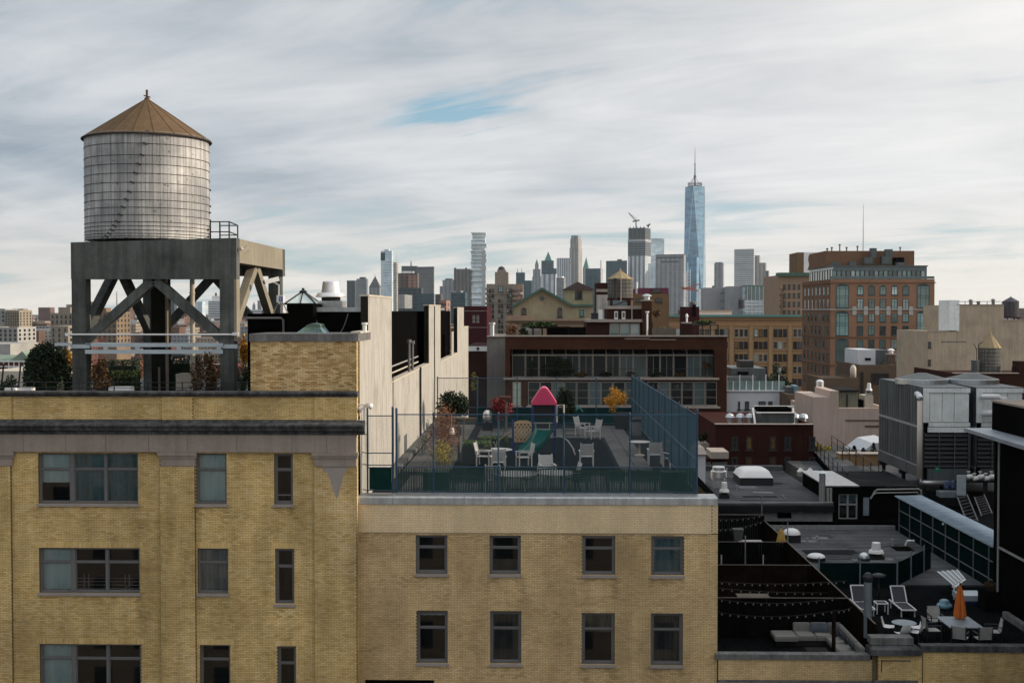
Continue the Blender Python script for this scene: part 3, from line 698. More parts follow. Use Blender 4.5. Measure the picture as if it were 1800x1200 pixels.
# sunlight on the front right leg's corner, put in as a paler strip
q=MB(); q.box(tx1-.30, tx1-.004, T0+.006, T0+lw-.01, zs0-3.2, zbm_-.004); part('sunlit_strip', q, con_sunlit, TW)
def strut(a, b, w=.36, m=con):q=MB(); q.beam(a, b, w, .42, (0, 1, 0)); part('strut', q, m, TW)
zk=Z(603, T0, 140); apx=X(268.5, T0, 520); yb_=T0+.3
strut((apx-.06, yb_, zbm_-.05), (lx0+lw*.8, yb_, zk+.1)); strut((apx+.06, yb_, zbm_-.05), (lx1-lw*.8, yb_, zk+.1))
yr=T1-.3; strut((apx-.06, yr, zs0-.35), (lx0+lw*.8, yr, zk-.1)); strut((apx+.06, yr, zs0-.35), (lx1-lw*.8, yr, zk-.1))
ym=(T0+T1)/2
for xx in (lx0+lw/2, lx1-lw/2):
 strut((xx, ym-.12, zs0-.02), (xx, T0+lw*.8, zk+.3), .34, con_sunlit if xx>apx else con); strut((xx, ym+.12, zs0-.02), (xx, T1-lw*.8, zk+.3), .34, con_sunlit if xx>apx else con)
# riser enclosure in the middle and its pale pipe
q=MB(); q.box(X(266, 53.5), X(291, 53.5), 53.5, 54.3, z_deck, zt-.76); solo('riser_box', q, 'black_paint_warm', 'tall dark riser enclosure between the legs of the concrete tower', 'pipe enclosure')
q=MB(); q.lathe((X(293.5, 53.4), 53.4, z_deck), [(.07, 0), (.07, zt-.8-z_deck)], 10); q.lathe((X(279.5, 53.4), 53.4, z_deck), [(.05, 0), (.05, 1.6)], 10); solo('riser_pipe', q, 'concrete_sunlit', 'thin tan pipe running up beside the dark riser enclosure', 'pipe')
q=MB(); q.lathe((X(338.5, 52), 52, z_deck), [(.105, 0), (.105, zt-.8-z_deck)], 12)
for i in range(5):q.lathe((X(338.5, 52), 52, z_deck+.8+i*1.0), [(.13, 0), (.13, .06)], 12)
solo('drain_pipe', q, 'stucco_cap', 'tall tan drain pipe under the tank, right of the dark riser', 'pipe')
# galvanised catwalk and cross rail on the front legs
M('galv_blue', (.44, .50, .53), .5, .3, var=.12)
CW=thing('catwalk', 'galvanised steel catwalk hung between the front legs of the concrete tower', 'catwalk', ((tx0+tx1)/2, T0-.2, Z(620, T0)))
ya=T0-.12
for (a, b, p0, p1, yy) in ((160, 392, 604, 609.5, ya), (150, 392, 614.5, 621.5, ya-.02)):
 q=MB(); q.box(X(a, yy), X(b, yy), yy-.05, yy, Z(p1, yy, 270), Z(p0, yy, 270)); part('rail', q, 'galv_blue', CW)
for px in (187, 243, 316, 386):
 q=MB(); q.box(X(px-5, ya), X(px+3, ya), ya-.04, ya-.001, Z(614.4, ya), Z(609.6, ya)); part('bracket', q, 'galv_blue', CW)
q=MB(); q.box(X(150, ya), X(392, ya), ya+.005, ya+.9, Z(603.5, ya)-.02, Z(603.5, ya)); part('deck', q, 'galv', CW)
for (a, b) in ((124, 157), (389, 416)):
 q=MB(); q.box(X(a, ya), X(b, ya), T0-.06, T0-.001, Z(612.5, T0), Z(605.5, T0)); part('clamp', q, 'galv_blue', CW)
q=MB(); q.box(X(96, ya), X(126, ya), ya, ya+.06, Z(608, ya), Z(603, ya)); part('bracket', q, 'galv_blue', CW)
q=MB(); q.tube([(X(121, T0), T0-.1, Z(588, T0)), (X(420, T0), T0-.1, Z(588, T0))], .035, 8); q.beam((X(117, T0), T0-.1, Z(588, T0)), (X(124, T0), T0-.1, Z(588, T0)), .14, .12); q.beam((X(410, T0), T0-.1, Z(587, T0)), (X(420, T0), T0-.1, Z(587, T0)), .12, .12)
solo('tie_rail', q, 'white_paint', 'thin white rail tying the front legs above the catwalk', 'rail')
# ------------------------------------------------------------------ the wooden tank
TR=2.58; TC=Vector((X(259.5, 52.4, 330), 52.4, zt+.02)); ztop_=Z(231, TC.y-TR, 259)
TK=thing('water_tank', 'weathered silver wooden water tank with iron hoops and brown conical roof', 'water tank', TC)
m, N_, L_, b_=_nt('tank_wood'); MATS['tank_wood']=m
pos=_map(N_, L_, 1, 1, 1)
gg=N_.new('ShaderNodeNewGeometry')
st=_rng(N_, L_, _noise(N_, L_, _map(N_, L_, 5, 5, .25), 1.5, 6, .65), .42, .66, 0, 1)
pt=_rng(N_, L_, _noise(N_, L_, _map(N_, L_, .42, .42, .5), 1.15, 4, .55), .40, .58, 0, 1)
cc=_mix(N_, L_, _mul(N_, L_, st, .75), (.50, .485, .465), (.17, .165, .165))
cc=_mix(N_, L_, _mul(N_, L_, pt, .6), cc, (.14, .14, .147))
sp_=_rng(N_, L_, _noise(N_, L_, pos, 5.5, 2, .5), .68, .72, 0, 1)
cc=_mix(N_, L_, _mul(N_, L_, sp_, .8), cc, (.05, .045, .04))
L_.new(_scale(N_, L_, cc, _rng(N_, L_, gg.outputs['Random Per Island'], 0, 1, .82, 1.15)), b_.inputs['Base Color'])
b_.inputs['Roughness'].default_value=.55; b_.inputs['Metallic'].default_value=.15
M('tank_roof', (.135, .09, .053), .85, var=.16, sc=.8, streak=.1)
M('hoop', (.045, .042, .04), .7, .3)
q=MB(); ns=112; rnd=random.Random(3)
for i in range(ns):
 a0, a1=2*math.pi*(i+.03)/ns, 2*math.pi*(i+.97)/ns; r0, r1=TR-.07, TR+rnd.uniform(-.006, .006)
 zb_, zt_=TC.z+rnd.uniform(0, .02), ztop_+.05
 q.hexa([(TC.x+r*math.cos(a), TC.y+r*math.sin(a), z) for z in (zb_, zt_) for r, a in ((r1, a0), (r1, a1), (r0, a1), (r0, a0))])
part('stave', q, 'tank_wood', TK, kind='stuff')
q=MB(); q.lathe(TC, [(TR-.08, .01), (TR-.08, ztop_-TC.z)], 48); part('tank_core', q, 'black_paint', TK)
hoops=[230.6, 251.5, 272, 287.8, 304, 320.4, 336.8, 350.6, 363.9, 377.2, 389.3, 396.5, 403.8, 409.8, 414.7, 419]
for i, hy in enumerate(hoops):
 z=Z(hy, TC.y-TR, 259); q=MB(); n=64
 q.tube([(TC.x+(TR+.012)*math.cos(2*math.pi*k/n), TC.y+(TR+.012)*math.sin(2*math.pi*k/n), z) for k in range(n+1)], .012, 5, caps=False)
 a=-math.pi/2+.33-i*.05
 q.beam((TC.x+(TR+.02)*math.cos(a-.035), TC.y+(TR+.02)*math.sin(a-.035), z+.03), (TC.x+(TR+.02)*math.cos(a+.035), TC.y+(TR+.02)*math.sin(a+.035), z-.03), .05, .06)
 a+=2.0-(i%3)*.1; q.beam((TC.x+(TR+.03)*math.cos(a-.03), TC.y+(TR+.03)*math.sin(a-.03), z), (TC.x+(TR+.03)*math.cos(a+.03), TC.y+(TR+.03)*math.sin(a+.03), z), .07, .07)
 part('hoop', q, 'hoop', TK)
za=Z(173, TC.y, 259); rr=TR+.10; npn=20
zr_=ztop_-.02
for i in range(npn):
 a0, a1=2*math.pi*i/npn+.1, 2*math.pi*(i+1)/npn+.1
 p0, p1=[(TC.x+rr*math.cos(a), TC.y+rr*math.sin(a), zr_) for a in (a0, a1)]; am=(a0+a1)/2
 pm=(TC.x+(rr+.012)*math.cos(am), TC.y+(rr+.012)*math.sin(am), zr_-.012)
 q=MB(); ap=(TC.x, TC.y, za); q.poly([p0, pm, ap]); q.poly([pm, p1, ap]); dn=lambda p:(p[0], p[1], p[2]-.05)
 q.poly([p0, dn(p0), dn(pm), pm]); q.poly([pm, dn(pm), dn(p1), p1]); q.beam(p0, ap, .035, .03)
 part('roof_panel', q, 'tank_roof', TK)
q=MB(); q.tube([(TC.x+rr*math.cos(2*math.pi*k/48), TC.y+rr*math.sin(2*math.pi*k/48), zr_-.035) for k in range(49)], .035, 6, caps=False); part('roof_rim', q, 'hoop', TK)
q=MB(); q.lathe((TC.x, TC.y, za-.06), [(.10, 0), (.12, .05), (.05, .1), (.055, .40), (.03, .43)], 10); q.beam((TC.x-.12, TC.y-.05, za+.11), (TC.x+.16, TC.y-.05, za+.03), .04, .05); part('finial', q, 'tank_roof', TK)
q=MB(); q.lathe((TC.x, TC.y, zt), [(TR-.1, .004), (TR-.1, .02)], 40); part('base_plate', q, 'black_metal', TK)
# guard rail beside the tank
GR=thing('guard_rail', 'black steel guard rail on the tower platform beside the tank', 'railing', (X(395, 53.5), 53.5, zt))
ra, rb=(X(369, 53), 53.2), (X(402, 53), 53.2); rc, rd=(X(419, 55.6), 55.6), (X(388, 55.6), 55.6)
q=MB(); h=.92
for hh in (.48, .92):
 for (a, b) in ((ra, rb), (rb, rc), (rc, rd)):q.beam((*a, zt+hh), (*b, zt+hh), .045, .045)
part('rail', q, 'black_metal', GR, kind='stuff')
for p in (ra, ((ra[0]+rb[0])/2, 53.2), rb, rc, rd):
 q=MB(); q.beam((*p, zt), (*p, zt+.94), .05, .05); part('post', q, 'black_metal', GR)
q=MB(); c=P(419, 438, T0); q.lathe((c.x+.06, c.y+.25, c.z-.05), [(.02, 0), (.09, .03), (.09, .12), (.02, .16)], 10); q.tube([(c.x+.06, c.y+.3, c.z), (c.x+.30, c.y+.3, c.z+.18), (c.x+.38, c.y+.3, c.z), (c.x+.2, c.y+.3, c.z-.14)], .012, 5)
solo('wall_lamp', q, 'stucco_cap', 'small round lamp with a loose cable on the tower beam corner', 'lamp')
# ------------------------------------------------------------------ foliage
def leafmat(name, cols, rough=.7):
 m, N, L, b=_nt(name); MATS[name]=m
 g=N.new('ShaderNodeNewGeometry'); r=N.new('ShaderNodeValToRGB'); e=r.color_ramp.elements
 while len(e)<len(cols):e.new(.5)
 for i, (q, c) in enumerate(zip(e, cols)):q.position=i/max(1, len(cols)-1); q.color=(*c, 1)
 L.new(g.outputs['Random Per Island'], r.inputs[0]); L.new(r.outputs[0], b.inputs['Base Color']); b.inputs['Roughness'].default_value=rough
 b.inputs['Specular IOR Level'].default_value=.25
 return m
leafmat('leaf_dark', [(.006, .011, .006), (.013, .024, .010), (.025, .042, .016)])
leafmat('leaf_green', [(.02, .04, .012), (.04, .068, .018), (.075, .095, .025)])
leafmat('leaf_orange', [(.42, .17, .02), (.66, .31, .03), (.74, .44, .06), (.52, .22, .03)])
leafmat('leaf_autumn', [(.03, .017, .010), (.055, .029, .013), (.09, .046, .015), (.04, .022, .012), (.15, .10, .02)])
leafmat('leaf_rust', [(.13, .055, .03), (.22, .10, .05), (.28, .15, .08)])
leafmat('leaf_red', [(.10, .012, .016), (.20, .025, .03), (.28, .05, .05)])
leafmat('leaf_yellow', [(.22, .19, .03), (.36, .28, .05), (.14, .14, .03)])
leafmat('leaf_pale', [(.13, .14, .08), (.2, .2, .12)])
M('bark', (.085, .06, .045), .95, var=.3)
M('planter', (.05, .045, .04), .85)
def leaves(mb, c, rad, n, sz, seed=1, hollow=.35, flat=1., lumps=7, lump=.35):
 """n small leaves gathered in clumps through an ellipsoid"""
 rn=random.Random(seed); cen=[]
 for _ in range(lumps):
  while True:
   v=Vector((rn.uniform(-1, 1), rn.uniform(-1, 1), rn.uniform(-1, 1)))
   if .2<v.length<1:break
  cen.append(v*.78)
 for i in range(n):
  k=cen[rn.randrange(lumps)]
  v=Vector((rn.gauss(0, 1), rn.gauss(0, 1), rn.gauss(0, 1))).normalized()*(rn.random()**.45)*lump*1.25+k
  if v.length>1.08:v=v.normalized()*rn.uniform(.8, 1.08)
  p=Vector((c[0]+v.x*rad[0], c[1]+v.y*rad[1], c[2]+v.z*rad[2]))
  a=Vector((rn.gauss(0, 1), rn.gauss(0, 1), rn.gauss(0, 1))).normalized(); b=a.cross(Vector((rn.gauss(0, 1), rn.gauss(0, 1), rn.gauss(0, 1)+.01))).normalized()
  s=sz*rn.uniform(.6, 1.3); bb=len(mb.v)
  mb.v+=[tuple(p-a*s), tuple(p+b*s*.55), tuple(p+a*s), tuple(p-b*s*.55)]; mb.face(bb, bb+1, bb+2, bb+3)
def limbs(mb, base, top, r, n, spread, seed=1, fork=True):
 rn=random.Random(seed); base, top=Vector(base), Vector(top)
 mid=base.lerp(top, .5)+Vector((rn.uniform(-.05, .05), rn.uniform(-.05, .05), 0)); mb.tube([base, mid, top], r, 6, r*.35)
 H=(top-base).length
 for i in range(n):
  t=rn.uniform(.2, .9); p=base.lerp(top, t); a=rn.uniform(0, 6.28); e=p+Vector((math.cos(a)*spread*rn.uniform(.5, 1), math.sin(a)*spread*rn.uniform(.5, 1), H*rn.uniform(.12, .4)))
  m=p.lerp(e, .5)+Vector((0, 0, -.03*H)); mb.tube([p, m, e], r*.45, 5, r*.12)
  if fork:
   for _ in range(2):
    s=m.lerp(e, rn.random()); mb.tube([s, s+Vector((rn.uniform(-.3, .3)*spread, rn.uniform(-.3, .3)*spread, H*rn.uniform(.05, .2)))], r*.2, 4, r*.06)
def bush(name, label, cat, px, py0, py1, pw, Y, leaf, n, sz, seed=1, trunk=True, rad_y=None, group=None, lumps=9, zbase=None, lump=.36, pot=None):
 """py0 top, py1 foot, pw width, in picture units at depth Y"""
 k=Y/F; zb_, zt_=Z(py1, Y, px), Z(py0, Y, px)
 if zbase is not None:zb_=zbase
 c=P(px, (py0+py1)/2, Y); t=thing(name, label, cat, (c.x, Y, zb_), group)
 h=zt_-zb_; f0=.22 if trunk else .02
 q=MB(); leaves(q, (c.x, Y, zb_+h*(1+f0)/2), (pw*k/2, rad_y or pw*k/2, h*(1-f0)/2), n, sz, seed, lumps=lumps, lump=lump); part('crown', q, MATS[leaf], t)
 q=MB(); limbs(q, (c.x, Y, zb_), (c.x, Y, zb_+h*.7), max(.02, .012*h+.01), 7, pw*k*.38, seed); part('trunk', q, 'bark', t)
 if pot:
  q=MB(); w=pot; q.box(c.x-w/2, c.x+w/2, Y-w/2, Y+w/2, zb_-.02, zb_+.5); part('planter', q, 'planter', t)
 return t
# roof garden behind the stone coping
bush('evergreen_tree', 'big dense dark evergreen in the roof garden behind the stone coping', 'tree', 86, 603, 692, 84, 50.0, 'leaf_dark', 20000, .075, 4, zbase=z_deck-.2, trunk=False, lumps=40, lump=.42)
bush('maple_tree', 'orange autumn tree behind the dark evergreen in the roof garden', 'tree', 112, 608, 690, 34, 53.0, 'leaf_orange', 1500, .075, 5, zbase=z_deck)
bush('shrub', 'brown and yellow autumn shrub beside the tower leg in the roof garden', 'shrub', 172, 618, 692, 52, 48.6, 'leaf_autumn', 1800, .06, 6, zbase=z_deck, trunk=False, lumps=11, lump=.34)
bush('shrub', 'dark brown twiggy shrub by the right tower leg in the roof garden', 'shrub', 363, 621, 692, 58, 49.0, 'leaf_autumn', 1900, .06, 7, zbase=z_deck, trunk=False, lumps=12, lump=.34)
bush('shrub', 'low dark shrub at the edge of the roof garden', 'shrub', 18, 659, 690, 46, 49.5, 'leaf_dark', 1400, .06, 8, zbase=z_deck, trunk=False)
bush('shrub', 'pale feathery grass tuft below the dark evergreen', 'shrub', 106, 661, 690, 13, 48.0, 'leaf_pale', 260, .045, 18, zbase=z_deck, trunk=False)
bush('shrub', 'bright green shrub between the tower leg and the brick penthouse', 'shrub', 428, 636, 690, 26, 51.0, 'leaf_green', 900, .06, 9, zbase=z_deck, trunk=False)
bush('maple_tree', 'small orange tree glimpsed between the tower leg and the penthouse', 'tree', 428, 580, 690, 20, 62.0, 'leaf_orange', 700, .08, 10, zbase=z_deck)
for i, (px, Y, w, t_, lb) in enumerate(((222, 52.5, 46, 651, 'clipped green hedge behind the yellow autumn shrub'), (318, 60, 70, 625, 'dark clipped hedge behind the tan drain pipe'), (216, 62, 60, 632, 'far dark clipped hedge across the roof garden'))):
 c=P(px, 660, Y); wd=w*Y/F; h=Z(t_, Y, px)-z_deck
 h_=thing('hedge', lb, 'hedge', (c.x, Y, z_deck)); q=MB()
 rn=random.Random(40+i)
 for _ in range(1500):
  p=Vector((c.x+rn.uniform(-.5, .5)*wd, Y+rn.uniform(-.4, .4), z_deck+h*rn.random()**.7)); a=Vector((rn.gauss(0, 1), rn.gauss(0, 1), rn.gauss(0, 1))).normalized(); b=a.orthogonal().normalized(); s=.06
  bb=len(q.v); q.v+=[tuple(p-a*s), tuple(p+b*s*.6), tuple(p+a*s), tuple(p-b*s*.6)]; q.face(bb, bb+1, bb+2, bb+3)
 part('foliage', q, ('leaf_green' if i==0 else 'leaf_dark'), h_); q=MB(); q.box(c.x-wd*.45, c.x+wd*.45, Y-.3, Y+.3, z_deck, z_deck+h*.8); part('hedge_core', q, 'leaf_dark', h_)
t=thing('condenser_unit', 'beige air conditioning condenser on the roof beside the tan drain pipe', 'air conditioner', P(323, 688, 51))
a, b=X(308.5, 51), X(339, 51); q=MB(); q.box(a, b, 51, 52, z_deck, Z(657, 51, 320)); part('casing', q, 'stucco_cap', t)
q=MB()
for i in range(7):
 z=z_deck+.12+i*.1; q.box(a+.04, b-.25, 50.985, 50.999, z, z+.05)
part('grille', q, 'frame_grey', t, kind='stuff')
q=MB(); q.box(X(190, 48.2), X(228, 48.2), 48.2, 48.7, z_deck, Z(681, 48.2)); solo('bench', q, 'white_paint', 'low white planter bench behind the coping below the hedge', 'planter')
q=MB(); q.box(X(7, 48.2), X(24, 48.2), 48.2, 48.7, z_deck, Z(683, 48.2)); q.box(X(26, 48.4), X(52, 48.4), 48.5, 48.9, z_deck, Z(683, 48.2)); solo('deck_box', q, 'white_paint', 'white deck boxes behind the coping near the low dark shrub', 'deck box')
RL=thing('roof_railing', 'thin black pipe railing along the roof garden edge', 'railing', (X(200, 47.4), 47.4, z_deck))
for py in (672, 681):
 q=MB(); q.tube([(X(-60, 47.4), 47.4, Z(py, 47.4, 200)), (X(438, 47.4), 47.4, Z(py, 47.4, 200))], .016, 6); part('rail', q, 'black_metal', RL)
for px in range(-40, 440, 60):
 q=MB(); q.beam((X(px, 47.4), 47.4, z_deck), (X(px, 47.4), 47.4, Z(671, 47.4, 200)), .035, .035); part('post', q, 'black_metal', RL)
q=MB(); q.box(X(-30, 66), X(55, 66), 66, 75, z_deck, Z(653, 66)); solo('lounge_platform', q, 'stucco_cap', 'tan raised roof platform behind the low dark shrub', 'roof platform')
for i, px in enumerate((3, 33, 213, 232)):
 q=MB(); q.beam((X(px-3, 58), 58, z_deck), (X(px+3, 58), 58, Z(634 if px>100 else 640, 58)), .06, .06); solo('raking_post', q, 'black_metal', ['leaning black post at the picture edge in the roof garden', 'leaning black post beside the dark evergreen', 'leaning black post left of the dark riser', 'leaning black post nearest the dark riser'][i], 'post', 'leaning posts on the roof garden')
# ------------------------------------------------------------------ chain link fences of the playground
M('fence_blue', (.02, .06, .11), .5, .1, var=.15)
M('fence_mesh', (.022, .075, .105), .55, .0, var=.1)
M('slat_green', (.004, .026, .017), .6, var=.35, island=.25)
M('screen_green', (.006, .030, .026), .8, var=.3)
def chain(mb, p0, p1, z0, z1, pitch=.075, r=.0021):
 p0, p1=Vector((*p0, 0)), Vector((*p1, 0)); L_=(p1-p0).length; u=(p1-p0)/L_; H=z1-z0; nrm=Vector((-u.y, u.x, 0))
 c=-H
 while c<L_:
  for sgn in (1, -1):
   a, b=max(c, 0), min(c+H, L_)
   if b-a<.01:continue
   za_, zb_=(a-c, b-c) if sgn>0 else (H-(a-c), H-(b-c))
   A, B_=p0+u*a+Vector((0, 0, z0+za_)), p0+u*b+Vector((0, 0, z0+zb_)); d=(B_-A).normalized(); s=d.cross(nrm).normalized()
   bb=len(mb.v)
   for q in (A, B_):
    for k in range(3):
     t=2.094*k; mb.v.append(tuple(q+s*(r*math.cos(t))+nrm*(r*math.sin(t))))
   for k in range(3):mb.face(bb+k, bb+(k+1)%3, bb+3+(k+1)%3, bb+3+k)
  c+=pitch
def post(fe, p, z0, z1, r=.038, m='fence_blue'):
 q=MB(); q.smooth=False; q.lathe((p[0], p[1], z0), [(r, 0), (r, z1-z0-.03), (r*1.25, z1-z0-.02), (r*.5, z1-z0+.04)], 10); part('post', q, MATS[m], fe)
def rail(fe, p, q_, z, r=.024, m='fence_blue', za=None):
 q=MB(); q.tube([(*p, z), (*q_, z if za is None else za)], r, 8); part('rail', q, MATS[m], fe)
FY=47.75; zf0, zf1, zfm=Z(866, FY), Z(728.5, FY), Z(820.5, FY)
fx=[X(p, FY, 800) for p in (697, 762, 876, 991, 1107, 1225)]
FE=thing('chain_link_fence', 'tall blue chain link fence with dark green slats along the roof edge facing the street', 'fence', ((fx[0]+fx[-1])/2, FY, zf0))
for i, x in enumerate(fx):post(FE, (x, FY), zf0-.1, zf1+(.22 if i in (0, ) else .06)+(.14 if i in (5, ) else 0), .045 if i in (0, 5) else .034)
for z in (zf1, zfm, zf0+.04):rail(FE, (fx[0], FY), (fx[-1], FY), z, .022)
q=MB(); chain(q, (fx[0], FY-.03), (fx[-1], FY-.03), zf0+.03, zf1); part('wire_mesh', q, 'fence_mesh', FE, kind='stuff')
q=MB(); x=fx[0]+.05; rn=random.Random(9)
while x<fx[-1]-.03:
 w=.046; q.hexa([(x+a, FY+b, z) for z in (zf0+.05, zfm-.03-rn.random()*.015) for a, b in ((0, 0), (w, 0), (w, .006), (0, .006))]); x+=.066 if rn.random()<.75 else .058
part('privacy_slat', q, 'slat_green', FE, kind='stuff')
# gate leaf and short return
GT=thing('chain_link_gate', 'blue chain link gate with a dark green lower panel beside the stucco wall', 'gate', (X(668, FY), FY, zf0))
gx0, gx1=X(645.5, FY), X(690, FY)
post(GT, (gx0, FY), zf0-.1, Z(716, FY)); post(GT, (gx1, FY), zf0-.1, Z(716, FY), .045)
for py in (731, 796.5, 817.5, 822, 862):rail(GT, (gx0+.04, FY), (gx1-.04, FY), Z(py, FY), .02)
q=MB(); chain(q, (gx0, FY-.03), (gx1, FY-.03), Z(822, FY), Z(731, FY)); part('wire_mesh', q, 'fence_mesh', GT, kind='stuff')
q=MB(); q.box(gx0+.06, gx1-.06, FY+.03, FY+.036, Z(861, FY), Z(823, FY)); part('screen', q, 'screen_green', GT)
RT=thing('chain_link_fence', 'short low blue chain link return at the corner of the loft building', 'fence', (X(638, FY), FY+.2, zf0))
post(RT, (X(634.5, FY+.4), FY+.4), zf0-.1, Z(762, FY), .032)
for py in (764, 796.5, 817.5, 862):rail(RT, (X(634.5, FY+.4), FY+.4), (gx0-.05, FY), Z(py, FY), .018)
q=MB(); chain(q, (X(634.5, FY+.4), FY+.4), (gx0-.05, FY), zf0, Z(764, FY)); part('wire_mesh', q, 'fence_mesh', RT, kind='stuff')
# side fence running back
XF=fx[-1]; YBK=80.9
SF=thing('chain_link_fence', 'long blue chain link fence running back along the open side of the playground', 'fence', (XF, 64, ZT))
n=11
for i in range(1, n+1):
 y=FY+(YBK-FY)*i/n; post(SF, (XF, y), ZT+.3, zf1+.05 if i<n else zf1-.15, .03)
for z in (zf1, ZT+.46, (zf1+ZT)/2):rail(SF, (XF, FY+.05), (XF, YBK), z, .022, za=z-(.25 if z==zf1 else 0))
q=MB(); chain(q, (XF+.03, FY), (XF+.03, YBK), ZT+.42, zf1-.1, .062, .0031); part('wire_mesh', q, 'fence_mesh', SF, kind='stuff')
# back fence
bx=[X(p, YBK, 700) for p in (769, 839, 909, 979, 1048, 1115)]
BF=thing('chain_link_fence', 'grey blue chain link fence at the far end of the playground before the brown building', 'fence', ((bx[0]+bx[-1])/2, YBK, ZT))
zb1=Z(664.5, YBK)
for x in bx:post(BF, (x, YBK), ZT, zb1+.08, .04)
for z in (zb1, ZT+.1, Z(716, YBK)):rail(BF, (bx[0], YBK), (bx[-1], YBK), z, .024)
q=MB(); chain(q, (bx[0], YBK-.03), (bx[-1], YBK-.03), ZT+.05, zb1, .09, .0022); part('wire_mesh', q, 'fence_mesh', BF, kind='stuff')
q=MB(); q.box(bx[0]+2.6, bx[-1]-.05, YBK+.04, YBK+.05, ZT+.05, Z(716, YBK)); part('screen', q, 'screen_green', BF)
# ------------------------------------------------------------------ playground floor
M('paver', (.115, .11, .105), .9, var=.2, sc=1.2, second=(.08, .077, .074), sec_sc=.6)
M('rubber', (.0065, .007, .0085), .95, var=.25, sc=3)
pm=MB(); pm.hexa([(a, b, z) for z, e in ((0, 0), (.035, .008)) for a, b in ((e, e), (.74-e, e), (.74-e, .74-e), (e, .74-e))], skip=(0, ))
pme=pm.mesh('paver'); pme.materials.append(MATS['paver'])
rn=random.Random(12); rfo=WL[rf.name]
def pave(x0, y0, nx, ny, skip=.0):
 for i in range(nx):
  for j in range(ny):
   if rn.random()<skip:continue
   inst('paver', pme, rf, Vector((x0+i*.76+rn.uniform(-.006, .006), y0+j*.76, ZT+rn.uniform(.001, .012)))-rfo, rn.uniform(-.006, .006))
pave(XW+.55, 57.0, 3, 31); pave(3.95, 57.0, 2, 30, .02); pave(-3.6, 72.5, 10, 7, .05); pave(-5.8, 48.8, 15, 9)
q=MB(); c0=[(-3.4, 58), (3.3, 58), (3.75, 58.6), (3.75, 70.6), (3.35, 71.6), (-1.6, 71.9), (-3.2, 70.5)]
q.prism([(x, y, ZT+.01) for x, y in c0], (0, 0, .04)); part('rubber_mat', q, 'rubber', rf)
q=MB(); q.box(XW+.01, XW+.45, 52, 80.5, ZT+.001, ZT+.22); part('kerb', q, 'paver', rf)
M('white_shaded', (.42, .41, .395), .6, var=.12)  # white paint darkened; the playground's shade is put into the colour
def garden_chair(name='garden_chair', m='white_shaded'):
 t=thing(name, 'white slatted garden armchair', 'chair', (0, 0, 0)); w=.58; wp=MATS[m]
 q=MB()
 for i in range(5):q.box(-w/2+.04, w/2-.04, -.27+i*.105, -.18+i*.105, .40, .425)
 part('seat', q, wp, t, kind='stuff')
 q=MB(); th=R(14); f=lambda x, s, d=0:(x, .27+s*math.sin(th)+d, .42+s*math.cos(th))
 for i in range(7):
  s=.05+i*.078; q.hexa([f(-w/2+.05, s), f(w/2-.05, s), f(w/2-.05, s, .022), f(-w/2+.05, s, .022), f(-w/2+.05, s+.062), f(w/2-.05, s+.062), f(w/2-.05, s+.062, .022), f(-w/2+.05, s+.062, .022)])
 part('backrest', q, wp, t, kind='stuff')
 q=MB()
 for sx in (-1, 1):q.beam(f(sx*(w/2-.03), -.05), f(sx*(w/2-.03), .62), .05, .04)
 part('back_frame', q, wp, t, kind='stuff')
 for sx in (-1, 1):
  q=MB(); q.beam((sx*(w/2), -.32, .645), (sx*(w/2), .30, .645), .085, .03); part('armrest', q, wp, t)
  for y, h in ((-.27, .63), (.27, .63)):
   q=MB(); q.beam((sx*(w/2-.01), y, 0), (sx*(w/2-.01), y, h), .05, .05); part('leg', q, wp, t)
 return t
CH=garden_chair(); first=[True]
def chair(px, py, rz, label, g='white garden chairs on the playground', z=ZT+.04, proto=None, s=1.12):
 p=G(px, py, z); pr=proto or CH
 if proto is None and first[0]:
  first[0]=False; pr.location=p; pr.rotation_euler=(0, 0, R(rz)); pr['label']=label; pr['group']=g; pr.scale=(s, )*3; return pr
 return copy_tree(pr, p, R(rz), label, g, s)
# local -y is where the sitter looks
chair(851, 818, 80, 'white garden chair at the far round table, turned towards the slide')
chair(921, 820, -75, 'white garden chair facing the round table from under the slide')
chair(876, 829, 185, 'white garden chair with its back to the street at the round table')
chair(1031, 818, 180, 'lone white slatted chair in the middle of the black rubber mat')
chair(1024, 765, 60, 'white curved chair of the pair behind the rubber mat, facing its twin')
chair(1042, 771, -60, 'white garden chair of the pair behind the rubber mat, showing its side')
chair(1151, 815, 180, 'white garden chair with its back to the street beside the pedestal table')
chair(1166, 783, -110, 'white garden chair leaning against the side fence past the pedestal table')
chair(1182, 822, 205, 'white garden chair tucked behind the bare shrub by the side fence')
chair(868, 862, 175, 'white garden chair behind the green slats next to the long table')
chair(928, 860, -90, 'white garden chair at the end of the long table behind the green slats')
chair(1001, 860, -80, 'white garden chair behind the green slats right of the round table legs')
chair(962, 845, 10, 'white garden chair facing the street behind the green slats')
def round_table(px, py, r, label, h=.72, ped=False):
 p=G(px, py, ZT+.04); t=thing('round_table', label, 'table', p)
 q=MB(); q.lathe((p.x, p.y, p.z+h-.035), [(r*.97, 0), (r, .012), (r, .03), (r*.97, .04)], 28); part('tabletop', q, 'white_shaded', t)
 if ped:
  q=MB(); q.lathe(p, [(r*.5, 0), (r*.45, .04), (.06, .09), (.05, h-.08), (.2, h-.035)], 14); part('pedestal', q, 'stucco_cap', t)
 else:
  for k in range(4):
   a=.78+1.571*k; q=MB(); q.beam((p.x+.62*r*math.cos(a), p.y+.62*r*math.sin(a), p.z), (p.x+.58*r*math.cos(a), p.y+.58*r*math.sin(a), p.z+h-.036), .07, .07); part('leg', q, 'white_shaded', t)
 return t
round_table(875, 815, .72, 'white round table left of the green slide')
round_table(1124, 800, .58, 'white pedestal table near the side fence', ped=True)
